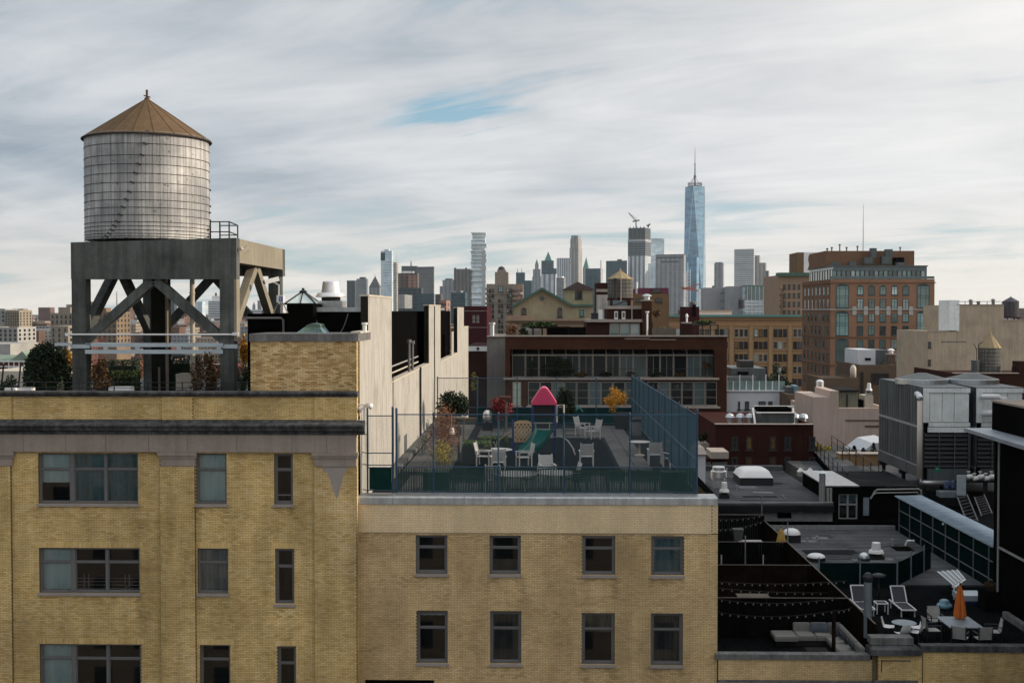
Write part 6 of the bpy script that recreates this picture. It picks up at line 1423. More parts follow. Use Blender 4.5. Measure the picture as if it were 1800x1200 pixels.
for i, (a, b) in enumerate((((1700, 869), (1719, 915)), ((1730, 869), (1744, 902)))):
 q=MB(); q.beam(P(*a, 76), P(*b, 71), .06, .06); pa, pb=P(*a, 76), P(*b, 71)
 for k in range(8):s=(k+.5)/8; v=pa.lerp(pb, s); q.beam(v, v+Vector((-.6, 0, -.15)), .04, .04)
 q.beam(pa+Vector((-.6, 0, -.15)), pb+Vector((-.6, 0, -.15)), .06, .06); solo('steel_stair', q, 'frame_grey', ['long steel stair stringer going down beside the bridge', 'short steel stair stringer by the dark building'][i], 'stair')
q=MB(); q.box(24.3, 40, 64, 95, 30, 31.6); solo('flat_roof', q, 'roof_dark', 'black flat roof under the cooling tower frame', 'roof')
# walkway deck with railings left of the towers
t=thing('roof_walkway', 'pale roof walkway with thin railings behind the dark penthouse', 'walkway', (22, 92, 33)); q=MB(); a, b, c_, d=P(1430, 792, 104), P(1462, 788, 106), P(1560, 846, 82), P(1490, 850, 82)
q.hexa([(v.x, v.y, 32.9+o) for o in (0, .2) for v in (a, d, c_, b)]); part('deck', q, 'roof_grey', t); q=MB(); q.hexa([(v.x+o, v.y, z) for z in (30.5, 33.0) for v, o in ((a, -.1), (d, -.1), (d, 0), (a, 0))]); part('side_wall', q, 'black_paint', t)
for s0, e0 in ((a, d), (b, c_)):
 q=MB()
 for hh in (.55, 1.05):q.tube([(s0.x, s0.y, 33.1+hh), (e0.x, e0.y, 33.1+hh)], .028, 6)
 part('rail', q, 'black_metal', t, kind='stuff')
 for k in range(9):s=k/8; v=s0.lerp(e0, s); q=MB(); q.beam((v.x, v.y, 33.1), (v.x, v.y, 34.18), .05, .05); part('post', q, 'black_metal', t)
# ------------------------------------------------------------------ window copies for the middle distance
Mpane('pane_dark', (.022, .026, .027)); Mpane('pane_teal', (.14, .235, .225), .05, .8); Mpane('pane_blue', (.075, .10, .105), .05, .8); Mpane('pane_amber', (.16, .09, .03), .2); Mpane('pane_pale', (.32, .38, .365), .08, .7)
M('frame_teal', (.035, .065, .065), .5); M('frame_cream', (.27, .25, .22), .7, var=.08); M('frame_dark', (.03, .028, .027), .6)
_wc={}
def win(par, x0, x1, z0, z1, y, v=(), h=(), fm='frame_cream', pm_='pane_dark', t=.09, arch=0., side=None, sillm=None, name='window'):
 """window set in a wall at plane y (or, side='L', in a wall facing -X at plane x=y with x0,x1 along Y)"""
 w, hh=x1-x0, z1-z0; key=(round(w, 2), round(hh, 2), v, h, fm, pm_, round(t, 3), arch)
 if key not in _wc:
  q=MB(); a=-w/2
  top=[(a, hh)]+([(a+w*k/6, hh+arch*math.sin(math.pi*k/6)) for k in range(1, 6)] if arch else [])+[(-a, hh)]
  q.box(a, a+t, -.06, .08, t, hh-t); q.box(-a-t, -a, -.06, .08, t, hh-t); q.box(a, -a, -.06, .08, 0, t); q.prism([(x, -.06, z) for x, z in top]+[(-a, -.06, hh-t), (a, -.06, hh-t)], (0, .14, 0))
  for f_ in v:q.box(a+w*f_-t*.35, a+w*f_+t*.35, -.025, .08, t, hh-t)
  for f_ in h:q.box(a+t, -a-t, -.02, .08, hh*(1-f_)-t*.35, hh*(1-f_)+t*.35)
  q.box(a-.1, -a+.1, -.10, .0, -.12, -.005)
  p=MB(); p.poly([(a+t*.5, -.008, t*.5), (-a-t*.5, -.008, t*.5)]+[(x*.97, -.008, z-t*.5) for x, z in top[::-1]])
  f_, p_=q.mesh('window'), p.mesh('pane'); f_.materials.append(MATS[fm]); p_.materials.append(MATS[pm_]); _wc[key]=(f_, p_)
 f_, p_=_wc[key]; off=WL[par.name]; c=(x0+x1)/2
 o=inst(name, f_, par, (Vector((c, y, z0)) if side!='L' else Vector((y, c, z0)))-off, 0 if side!='L' else -math.pi/2); WL[o.name]=Vector((0, 0, 0))+off
 inst('pane', p_, o, (0, 0, 0)); return o
def block(name, label, px0, px1, pyt, Y, depth, mat, cat='building', z0=0, group=None, x_right=None, roofm='roof_grey', parapet=.5):
 x0, x1=X(px0, Y), (x_right if x_right is not None else X(px1, Y)); zt=Z(pyt, Y, (px0+px1)/2)
 t=thing(name, label, cat, ((x0+x1)/2, Y, z0), group)
 q=MB(); q.box(x0, x1, Y, Y+depth, z0, zt-parapet, skip=(0, ))
 if parapet:q.box(x0, x1, Y, Y+.3, zt-parapet, zt); q.box(x0, x0+.3, Y+.3, Y+depth, zt-parapet, zt); q.box(x1-.3, x1, Y+.3, Y+depth, zt-parapet, zt)
 t_=part('wall', q, MATS[mat], t); t['_x0']=x0; return t, x0, x1, zt
def add_box(t, name, px0, px1, py0, py1, Y, d, mat, label=None):
 q=MB(); q.box(X(px0, Y), X(px1, Y), Y, Y+d, Z(py1, Y, px0), Z(py0, Y, px0)); return part(name, q, MATS[mat], t, label)
# ------------------------------------------------------------------ red brown building with the greenhouse floor
M('brick_brown', (.06, .026, .017), .9, var=.22, sc=.6, second=(.047, .022, .015)); M('brick_brown_dark', (.04, .018, .014), .9, var=.2, sc=.6); M('ledge', (.36, .31, .27), .85, var=.12)
YBR=125.0
BN, bx0, bx1, bzt=block('brick_building', 'red brown brick building with a long greenhouse floor facing the playground', 888, 1278, 664.5, YBR, 26, 'brick_brown', parapet=0)
q=MB(); zt_=Z(590.5, YBR, 1080); zb_=Z(614, YBR, 1080); q.box(bx0, bx1, YBR, YBR+.5, zb_, zt_); q.box(bx0, X(897, YBR), YBR, YBR+5.9, bzt, zb_-.001); q.box(X(1256, YBR), bx1, YBR+.002, YBR+5.9, bzt, zb_-.001); q.box(bx0, bx1, YBR+6, YBR+26, bzt, zt_-1.1); q.box(bx0+.01, bx1-.01, YBR+.51, YBR+6, zb_, zt_-1.1); part('upper_wall', q, 'brick_brown', BN)
for (a, b, c, d) in ((887, 1279, 589, 591.5), (885, 1264, 663.5, 667), (925, 1266, 714, 717)):
 q=MB(); q.box(X(a, YBR), X(b, YBR), YBR-.25, YBR-.002, Z(d, YBR, 1080), Z(c, YBR, 1080)); part('ledge', q, 'ledge', BN)
q=MB(); q.box(X(1098, YBR), X(1142, YBR), YBR-.06, YBR-.003, Z(596, YBR), Z(594.5, YBR)); q.box(X(1142, YBR), X(1188, YBR), YBR-.06, YBR-.003, Z(597.3, YBR), Z(596, YBR)); part('wall_cable', q, 'ledge', BN, kind='stuff')
# greenhouse: vertical lights and a sloped glass eave
yg=YBR+1.0; gx=[900+(1255-900)*k/15 for k in range(16)]
for i, (a, b) in enumerate(zip(gx, gx[1:])):
 win(BN, X(a, yg)+.02, X(b, yg)-.02, bzt+.05, Z(623.5, yg, 1080), yg, (.5, ) if i%3 else (), (.62, ) if i%4==1 else (), 'frame_cream', ('pane_dark', 'pane_blue', 'pane_dark', 'pane_blue', 'pane_dark')[i*7%5], .06)
 q=MB(); q.hexa([(X(a, yg)+.04, yg-.05, Z(623, yg)), (X(b, yg)-.04, yg-.05, Z(623, yg)), (X(b, yg)-.04, yg+.02, Z(623, yg)), (X(a, yg)+.04, yg+.02, Z(623, yg)), (X(a, yg)+.04, yg+.75, zb_-.03), (X(b, yg)-.04, yg+.75, zb_-.03), (X(b, yg)-.04, yg+.85, zb_-.03), (X(a, yg)+.04, yg+.85, zb_-.03)]); part('sloped_pane', q, 'pane_dark', BN)
 q=MB(); q.beam((X(a, yg), yg-.1, Z(622, yg)), (X(a, yg), yg+.75, zb_+.02), .12, .1); part('rafter', q, 'frame_cream', BN)
q=MB(); q.box(X(899, yg), X(1256, yg), yg-.15, yg-.04, Z(625, yg), Z(622.5, yg)); part('eave_bar', q, 'frame_cream', BN)
q=MB(); q.tube([(X(905, YBR), YBR+.1, bzt+.95), (X(1252, YBR), YBR+.1, bzt+.95)], .03, 6); part('balcony_rail', q, 'black_metal', BN)
# window bands
for k in range(9):win(BN, X(928+k*21.4, YBR)+.03, X(928+(k+1)*21.4, YBR)-.03, Z(712, YBR, 1000), Z(671, YBR, 1000), YBR-.02, (), (.36, .68), 'frame_cream', ('pane_dark', 'pane_dark', 'pane_blue')[k%3], .05)
for k in range(6):win(BN, X(1137+k*20.6, YBR)+.03, X(1137+(k+1)*20.6, YBR)-.03, Z(712, YBR, 1190), Z(671, YBR, 1190), YBR-.02, (), (.33, .66), 'frame_cream', ('pane_dark', 'pane_blue', 'pane_dark')[k%3], .05)
win(BN, X(901, YBR), X(916, YBR), Z(713, YBR, 905), Z(671, YBR, 905), YBR-.02, (), (.33, .66), 'frame_cream', 'pane_pale', .1)
for k in range(2):win(BN, X(1228+k*20, YBR)+.03, X(1248+k*20, YBR)-.03, Z(767, YBR, 1250), Z(730, YBR, 1250), YBR-.02, (.5, ), (.4, .7), 'frame_cream', 'pane_dark', .1)
for k in range(6):win(BN, X(930+k*34, YBR), X(955+k*34, YBR), Z(767, YBR, 1000), Z(730, YBR, 1000), YBR-.02, (.5, ), (.4, ), 'frame_cream', 'pane_dark', .1)
# roof garden, penthouse and tank of that building
yR=131.0
bush('hedge', 'dark clipped hedge on the greenhouse balcony', 'hedge', 981, 627, 663, 60, YBR+.5, 'leaf_dark', 2600, .12, 81, trunk=False, rad_y=.35, zbase=bzt, lumps=18, lump=.4)
bush('shrub', 'thin dark cypress on the greenhouse balcony', 'shrub', 935, 629, 663, 10, YBR+.5, 'leaf_dark', 400, .11, 82, trunk=False, zbase=bzt); bush('shrub', 'small brown potted tree at the right end of the greenhouse balcony', 'shrub', 1242, 632, 663, 16, YBR+.5, 'leaf_autumn', 300, .11, 83, zbase=bzt)
for i in range(5):bush('potted_plant', ['low brown potted plant nearest the dark hedge on the greenhouse balcony', 'low dark potted plant in front of the second greenhouse bay', 'low brown potted plant in the middle of the greenhouse balcony', 'low dark potted plant towards the open end of the greenhouse', 'low brown potted plant nearest the small potted tree'][i], 'plant', 1022+i*44, 653, 664, 26, YBR+.4, 'leaf_dark' if i%2 else 'leaf_autumn', 260, .10, 84+i, trunk=False, rad_y=.25, zbase=bzt, group='potted plants along the greenhouse rail')
zR=zt_-1.1
bush('hedge', 'yellow green hedge on top of the dark pergola', 'hedge', 945, 565, 578, 66, yR, 'leaf_green', 1500, .13, 91, trunk=False, rad_y=.8, lumps=16); bush('shrub', 'brown shrub at the left corner of the red brown roof', 'shrub', 899, 562, 590, 22, yR-2, 'leaf_rust', 500, .13, 92, trunk=False, zbase=zR); bush('shrub', 'dark shrub next to the pergola on the red brown roof', 'shrub', 918, 572, 592, 24, yR-2, 'leaf_dark', 700, .13, 93, trunk=False, zbase=zR); bush('shrub', 'yellow green shrub behind the grey wooden fence', 'shrub', 1168, 561, 592, 26, yR+2, 'leaf_yellow', 700, .13, 94, trunk=False, zbase=zR)
PG=thing('pergola', 'dark wooden pergola with a cream wall behind on the red brown roof', 'pergola', (X(965, yR), yR, zR))
q=MB(); q.box(X(936, yR), X(1002, yR), yR-.6, yR+1.5, Z(577, yR), Z(574, yR)); part('roof', q, 'fence_wood', PG)
for px in (937, 953, 962, 1000):q=MB(); q.beam((X(px, yR), yR-.5, zR), (X(px, yR), yR-.5, Z(577, yR)), .16, .16); part('post', q, 'fence_wood', PG)
q=MB(); q.box(X(962, yR+1), X(1030, yR+1), yR+1.6, yR+1.8, zR, Z(575, yR)); part('back_wall', q, 'black_paint', PG); q=MB(); q.box(X(917, yR+2), X(948, yR+2), yR+2, yR+2.2, zR, Z(572, yR)); part('cream_wall', q, 'stucco', PG)
PN=thing('roof_penthouse', 'brick penthouse with glazed doors and a pale flat roof edge on the red brown building', 'rooftop building', (X(1115, yR), yR, zR))
q=MB(); q.box(X(1031, yR), X(1147, yR), yR, yR+8, zR, Z(566, yR)); q.box(X(1068, yR), X(1130, yR), yR+.5, yR+7, Z(561, yR), Z(543, yR)); part('wall', q, 'brick_brown_dark', PN)
q=MB(); q.box(X(1031, yR), X(1134, yR), yR-.4, yR+8, Z(566, yR)+.002, Z(561, yR)); q.box(X(1068, yR)-.1, X(1130, yR)+.1, yR+.3, yR+7, Z(543, yR)+.002, Z(537.5, yR)); part('roof_edge', q, 'ledge', PN)
for k in range(3):win(PN, X(1071+k*18, yR)+.02, X(1089+k*18, yR)-.02, zR, Z(567.5, yR), yR-.05, (), (), 'frame_cream', ('pane_teal', 'pane_teal', 'pane_pale')[k], .1, name='glass_door')
q=MB(); q.box(X(1053, yR), X(1060, yR), yR+1, yR+1.6, Z(561, yR), Z(544, yR)); part('vent_panel', q, 'white_paint', PN); q=MB(); q.box(X(1040, yR), X(1052, yR), yR+1, yR+2, Z(561, yR), Z(550, yR)); part('black_box', q, 'black_metal', PN)
for px in (1080, 1093):
 t=thing('condenser_unit', 'white air conditioner nearer the black box on the brick penthouse' if px==1080 else 'white air conditioner nearer the drain pipe on the brick penthouse', 'air conditioner', P(px, 560, yR+.2), 'air conditioners on the brick penthouse'); q=MB(); q.box(X(px, yR), X(px+6, yR), yR-.1, yR+.4, Z(560.8, yR), Z(547, yR)); part('casing', q, 'white_paint', t); q=MB(); q.box(X(px+1, yR), X(px+5, yR), yR-.12, yR-.105, Z(558, yR), Z(549, yR)); part('grille', q, 'frame_grey', t)
q=MB(); q.lathe((X(1111, yR), yR+.2, Z(561, yR)), [(.07, 0), (.07, Z(527, yR)-Z(561, yR))], 8); part('drain_pipe', q, 'ledge', PN)
def chimney(px0, px1, py0, py1, Y, mat, label, pipe=None, capm='ledge'):
 t=thing('chimney', label, 'chimney', (X((px0+px1)/2, Y), Y, Z(py1, Y))); a, b=X(px0, Y), X(px1, Y); w=b-a
 q=MB(); q.box(a, b, Y, Y+w, Z(py1, Y), Z(py0, Y)); part('stack', q, MATS[mat], t); q=MB(); q.box(a-.08, b+.08, Y-.08, Y+w+.08, Z(py0, Y)+.001, Z(py0, Y)+.14); part('cap', q, MATS[capm], t)
 if pipe:
  px, pt, r, m=pipe; q=MB(); z0=Z(py0, Y)+.142; h=Z(pt, Y)-z0; q.lathe((X(px, Y), Y+w/2, z0), [(r, 0), (r, h*.6), (r*1.7, h*.62), (r*1.5, h*.75), (r*.5, h)], 12); part('vent', q, MATS[m], t)
chimney(1129, 1145.5, 529, 592, yR-.5, 'brick_brown', 'tall brown chimney with a metal vent beside the small water tank', (1137.5, 516.5, .32, 'galv')); chimney(1200, 1215, 568.5, 592, yR-3, 'brick_brown_dark', 'short dark chimney with a white vent pipe before the arbour', (1208, 551, .10, 'white_paint'))
q=MB(); q.lathe((X(1137.5, yR-2), yR-2, zR), [(.10, 0), (.10, Z(550, yR)-zR), (.2, Z(550, yR)-zR+.05), (.2, Z(547, yR)-zR)], 8); solo('vent_pipe', q, 'white_paint', 'thin white vent pipe standing before the tall brown chimney', 'vent pipe')
t=thing('board_fence', 'grey weathered board fence on the red brown roof', 'fence', (X(1166, yR), yR-2, zR)); rn=random.Random(3)
for k in range(16):q=MB(); a=1146+k*2.6; q.box(X(a, yR-2)+.01, X(a+2.6, yR-2)-.01, yR-2-rn.random()*.03, yR-1.95, zR, Z(575, yR-2)-rn.random()*.08); part('board', q, 'wood_grey', t)
t=thing('arbour', 'black garden arbour topped with greenery at the end of the red brown roof', 'arbour', (X(1237, yR), yR-2, zR))
for px in (1217, 1230, 1244, 1257):q=MB(); q.beam((X(px, yR), yR-2, zR), (X(px, yR), yR-2, Z(571, yR)), .12, .12); part('post', q, 'black_metal', t)
q=MB(); q.box(X(1216, yR), X(1258, yR), yR-2.1, yR-.4, Z(571, yR), Z(569.5, yR)); part('top', q, 'black_metal', t); q=MB(); q.box(X(1217, yR), X(1257, yR), yR-2.05, yR-1.98, Z(580, yR), Z(579, yR)); part('rail', q, 'black_metal', t)
bush('hedge', 'green creeper lying on the black garden arbour', 'hedge', 1236, 563, 572, 42, yR-1.2, 'leaf_green', 900, .12, 95, trunk=False, rad_y=.7, lumps=14)
def water_tank(px, Y, r_px, py_eave, py_bot, py_apex, wood, roof, label, legs=None, hoops=6, n=40):
 k=Y/F; r=r_px*k; c=(X(px, Y), Y, Z(py_bot, Y)); h=Z(py_eave, Y)-c[2]; t=thing('water_tank', label, 'water tank', c)
 q=MB()
 for i in range(n):
  a0, a1=2*math.pi*(i+.04)/n, 2*math.pi*(i+.96)/n; q.hexa([(c[0]+rr*math.cos(a), c[1]+rr*math.sin(a), z) for z in (c[2], c[2]+h) for rr, a in ((r, a0), (r, a1), (r*.96, a1), (r*.96, a0))])
 part('stave', q, MATS[wood], t, kind='stuff'); q=MB(); q.lathe(c, [(r*.955, .01), (r*.955, h)], 24); part('tank_core', q, 'black_paint', t)
 for i in range(hoops):
  z=c[2]+h*(.04+.92*(i/(hoops-1))**1.2); q=MB(); q.tube([(c[0]+(r+.01)*math.cos(2*math.pi*s/32), c[1]+(r+.01)*math.sin(2*math.pi*s/32), z) for s in range(33)], .03, 4, caps=False); part('hoop', q, 'hoop', t)
 za=Z(py_apex, Y); z0=c[2]+h
 for i in range(12):
  a0, a1=2*math.pi*i/12, 2*math.pi*(i+1)/12; q=MB(); p0, p1=[(c[0]+r*1.04*math.cos(a), c[1]+r*1.04*math.sin(a), z0) for a in (a0, a1)]; q.poly([p0, p1, (c[0], c[1], za)]); q.poly([p0, (p0[0], p0[1], z0-.08), (p1[0], p1[1], z0-.08), p1]); q.beam(p0, (c[0], c[1], za), .05, .04); part('roof_panel', q, MATS[roof], t)
 q=MB(); q.lathe((c[0], c[1], za-.05), [(.1, 0), (.05, .25)], 8); part('finial', q, MATS[roof], t)
 if legs:
  for sx in (-1, 1):
   for sy in (-1, 1):q=MB(); q.beam((c[0]+sx*r*.7, c[1]+sy*r*.7, c[2]-legs), (c[0]+sx*r*.7, c[1]+sy*r*.7, c[2]), .18, .18); part('leg', q, 'steel_red', t)
  q=MB()
  for sy in (-1, 1):q.beam((c[0]-r, c[1]+sy*r*.7, c[2]-.12), (c[0]+r, c[1]+sy*r*.7, c[2]-.12), .2, .22)
  q.beam((c[0]-r*.7, c[1]-r*.7, c[2]-legs), (c[0]+r*.7, c[1]-r*.7, c[2]-.2), .1, .1); part('dunnage', q, 'steel_red', t, kind='stuff')
 return t
M('steel_red', (.05, .018, .015), .8); M('tank_grey', (.17, .16, .145), .8, var=.25, sc=.8, streak=.35, island=.12); M('tank_roof_tan', (.33, .26, .16), .85, var=.12, sc=.5); M('tank_dark', (.085, .085, .095), .8, var=.2, sc=.8, streak=.25, island=.12); M('roof_slate', (.10, .10, .115), .8)
t=water_tank(1090, yR+3.5, 22, 490, 524, 475, 'tank_grey', 'tank_roof_tan', 'small grey water tank with a tan cone roof on the brick penthouse', legs=Z(524, yR+3.5)-Z(538, yR+3.5))
c=WL[t.name]; q=MB(); q.tube([(c.x-.6, c.y-1.5, c.z+2.0), (c.x-.6, c.y-1.5, c.z-.2)], .1, 8); q.lathe((c.x-.6, c.y-1.5, c.z+1.9), [(.22, 0), (.22, .25)], 8); part('riser', q, 'black_metal', t); q=MB(); q.tube([(c.x-.02, c.y-1.42, c.z+2.1), (c.x-.02, c.y-1.42, c.z-.3)], .05, 6); part('overflow_pipe', q, 'ledge', t)
# chimney stack with graffiti-like patches behind, seen between the tower roof and the tank
t, *_=block('chimney_stack', 'old patched brick stack with whitewashed lower part beside the small water tank', 1048, 1068, 497, 160, 5, 'brick_brown_dark', cat='chimney', z0=20, parapet=0); add_box(t, 'whitewash', 1048.2, 1068, 518, 563, 159.9, .08, 'stucco'); add_box(t, 'band', 1048, 1068.2, 508, 513, 159.85, .12, 'ledge'); q=MB(); q.lathe((X(1058, 160), 162, Z(497, 160)), [(.12, 0), (.12, 3.0)], 8); part('pipe', q, 'white_paint', t)
# ------------------------------------------------------------------ cream church like building and its peach neighbour
M('cream_wall', (.33, .285, .19), .9, var=.15, sc=.3, streak=.15, second=(.37, .345, .28), sec_sc=.15); M('green_trim', (.055, .12, .095), .7); M('peach', (.30, .215, .155), .9, var=.12, sc=.4); M('roof_maroon', (.03, .02, .021), .8)
yC=186.0; CB=thing('gabled_building', 'cream gabled building with green trim, round window and a square hipped tower', 'building', (X(960, yC), yC, 0))
gl=[(903, 537.5), (953, 509), (1004, 537.5)]; q=MB(); zz0=0
q.prism([(X(903, yC), yC, 0), (X(1004, yC), yC, 0), (X(1004, yC), yC, Z(537.5, yC)), (X(953, yC), yC, Z(509.5, yC)), (X(903, yC), yC, Z(537.5, yC))], (0, 24, 0)); q.box(X(1004, yC)+.01, X(1042, yC), yC+.02, yC+20, 0, Z(537.5, yC)); part('wall', q, 'cream_wall', CB)
for (a, b) in (((900, 539.5), (953, 508.5)), ((953, 508.5), (1008, 539.5))):
 q=MB(); pa, pb=P(*a, yC), P(*b, yC); q.prism([pa+Vector((0, -.7, -.1)), pb+Vector((0, -.7, -.1)), pb+Vector((0, -.7, .28)), pa+Vector((0, -.7, .28))], (0, 25, 0)); part('roof', q, 'green_trim', CB)
add_box(CB, 'cornice', 1003, 1044, 535, 538.5, yC-.4, 3, 'green_trim')
q=MB(); q.box(X(991.5, yC), X(1042.5, yC), yC+1, yC+7, Z(537, yC), Z(508, yC)); part('tower', q, 'cream_wall', CB)
q=MB(); a, b, cx=X(989.5, yC), X(1044.5, yC), X(1017, yC); ze_, za_=Z(508.5, yC), Z(494, yC); cs=[(a, yC+.5, ze_), (b, yC+.5, ze_), (b, yC+7.5, ze_), (a, yC+7.5, ze_)]
for i in range(4):q.poly([cs[i], cs[(i+1)%4], (cx, yC+4, za_)])
q.poly(cs); part('tower_roof', q, 'roof_maroon', CB)
q=MB(); q.smooth=False; c=P(953, 524, yC); q.prism([(c.x+.36*math.cos(k*math.pi/8), yC-.12, c.z+.36*math.sin(k*math.pi/8)) for k in range(16)], (0, .1, 0)); part('round_window', q, 'pane_dark', CB)
for (a, b, c, d, ar) in ((917, 925, 543.5, 553, .25), (980, 988, 543, 557, .25)):win(CB, X(a, yC), X(b, yC), Z(d, yC), Z(c, yC), yC-.04, (), (), 'frame_dark', 'pane_dark', .07, ar)
win(CB, X(1011, yC+1), X(1023, yC+1), Z(525, yC), Z(511, yC), yC+.95, (.5, ), (.5, ), 'frame_dark', 'pane_dark', .08); win(CB, X(1019, yC), X(1026, yC), Z(556, yC), Z(544, yC), yC-.02, (), (), 'frame_teal', 'pane_teal', .08)
PE, a, b, zt_=block('building', 'peach stone building with a dentilled cornice behind the pergola', 889, 1034, 561, 176, 8, 'peach', parapet=.3); q=MB()
for k in range(46):px=905+k*2.8; q.box(X(px, 175.8), X(px+1.5, 175.8), 175.7, 175.99, Z(568, 176), Z(564.5, 176))
part('dentil', q, 'peach', PE, kind='stuff'); add_box(PE, 'cornice', 888, 1035, 561.5, 564, 175.5, .49, 'peach'); add_box(PE, 'coping', 889, 936, 554.5, 560.9, 176.2, 2, 'peach')
# ------------------------------------------------------------------ left of it: grey chimney building, maroon building, balcony tower
M('grey_render', (.21, .19, .17), .9, var=.15, sc=.4, streak=.15); t, a, b, zt_=block('building', 'bare grey concrete building with a steel flue next to the party wall', 856, 889, 592, 150, 20, 'grey_render', parapet=0); q=MB(); q.lathe((X(864.5, 150), 151, zt_), [(.28, 0), (.28, 1.5), (.4, 1.52), (.4, 1.75)], 12); part('flue', q, 'galv', t); add_box(t, 'coping', 855.5, 889, 590.5, 592, 149.8, 2, 'ledge')
t, a, b, zt_=block('building', 'low brown building with a white fascia and sign plate beyond the party wall', 822, 858, 608, 190, 20, 'brick_brown_dark', parapet=0); add_box(t, 'fascia', 822, 858, 608.5, 617, 189.8, .19, 'white_paint'); add_box(t, 'sign_plate', 838, 842, 610, 615, 189.7, .09, 'frame_dark')
bush('tree', 'small yellow green tree below the white fascia', 'tree', 834, 652, 700, 14, 140, 'leaf_yellow', 300, .16, 97)
M('maroon', (.055, .016, .019), .9, var=.15); t, a, b, zt_=block('building', 'plain maroon building behind the party wall', 816, 856, 538, 235, 20, 'maroon', parapet=.3)
for px in (831, 838):
 for py in (554, 561):win(t, X(px, 235), X(px+4, 235), Z(py+5, 235), Z(py, 235), 234.96, (), (.5, ), 'frame_cream', 'pane_dark', .1)
for py in (546, 575):add_box(t, 'string_course', 816, 856.2, py, py+.8, 234.9, .08, 'ledge')
M('taupe', (.27, .235, .195), .9, var=.14, sc=.3, streak=.1); t, a, b, zt_=block('apartment_tower', 'grey brown apartment tower with stacked balconies and a rooftop tank', 855, 904, 499, 268, 18, 'taupe', parapet=.4)
add_box(t, 'crown', 870, 893, 478, 499, 270, 8, 'taupe'); add_box(t, 'crown_step', 874, 889, 474, 478.5, 271, 6, 'taupe'); c=P(881.5, 480, 275); q=MB(); q.lathe((c.x, 275, Z(478, 275)), [(.75, 0), (.75, .9), (.55, 1.1), (.05, 1.3)], 14); part('roof_tank', q, 'tank_dark', t)
add_box(t, 'wing', 904.2, 919, 499, 600, 270, 12, 'taupe')
M('balcony_pink', (.42, .22, .20), .9)
for k in range(9):
 y_=503+k*8.5; add_box(t, 'balcony', 901, 912, y_+3, y_+6.5, 266.4, 1.6, 'taupe'); add_box(t, 'balcony_front', 909, 914, y_, y_+6, 267.2, 1.2, 'balcony_pink' if k<5 else 'taupe'); add_box(t, 'balcony', 915, 919.5, y_+2, y_+6, 268.6, 1.2, 'white_paint' if k%2 else 'taupe'); add_box(t, 'balcony', 853, 858, y_+3, y_+6.5, 266.6, 1.4, 'taupe')
for r_ in range(11):
 for px in (860, 865, 876, 881, 891, 896):
  y_=508+r_*9.0
  if r_<2 and px in (876, 881):continue
  win(t, X(px, 268), X(px+3.2, 268), Z(y_+5, 268), Z(y_, 268), 267.95, (), (), 'frame_dark', ('pane_dark', 'pane_blue', 'pane_dark', 'pane_pale')[(r_*3+px)%4], .06)
win(t, X(876, 268), X(884, 268), Z(513, 268), Z(503, 268), 267.94, (.5, ), (.5, ), 'frame_teal', 'pane_teal', .1)
for py in (516, 532):add_box(t, 'string_course', 854.5, 904.5, py, py+.7, 267.8, .18, 'ledge')
# ------------------------------------------------------------------ small tan house with a magenta roof in front of the skyline
M('tan_brick', (.16, .105, .06), .9, var=.12, sc=.3); M('magenta_roof', (.14, .045, .07), .85); t, a, b, zt_=block('building', 'tan brick building with a dull magenta mansard behind the small water tank', 1112, 1176, 516, 210, 14, 'tan_brick', parapet=0); add_box(t, 'mansard', 1122, 1175, 506, 515.8, 210.5, 12, 'magenta_roof')
for px in (1118, 1152):win(t, X(px, 210), X(px+11, 210), Z(531, 210), Z(524, 210), 209.95, (.5, ), (), 'frame_dark', 'pane_dark', .08)
win(t, X(1146, 210.5), X(1162, 210.5), Z(514, 210), Z(508, 210), 210.4, (.33, .66), (), 'frame_dark', 'pane_dark', .08)
q=MB(); q.lathe((X(1120, 210), 211, zt_), [(.18, 0), (.18, 2.0)], 8); part('vent', q, 'white_paint', t)
bush('tree', 'round dark roof tree in front of the tan brick building', 'tree', 1154, 544, 566, 13, 205, 'leaf_autumn', 300, .2, 98)
t, a, b, zt_=block('building', 'dark red stair tower with a small tank below the red and white scaffold', 1204, 1229, 539, 215, 8, 'maroon', parapet=0); c=P(1218, 539, 219); q=MB(); q.lathe((c.x, 219, zt_), [(.55, 0), (.55, .8), (.1, 1.1)], 12); part('roof_tank', q, 'tank_grey', t); add_box(t, 'dark_face', 1217, 1223, 535, 556, 214.8, .15, 'black_paint')
t, a, b, zt_=block('white_shed', 'long low white shed on the roof behind the green cornice', 1229, 1286, 546.5, 392, 10, 'white_paint', cat='shed', z0=40, parapet=0); add_box(t, 'roof_edge', 1228, 1287, 545, 546.8, 391.4, 11, 'ledge')
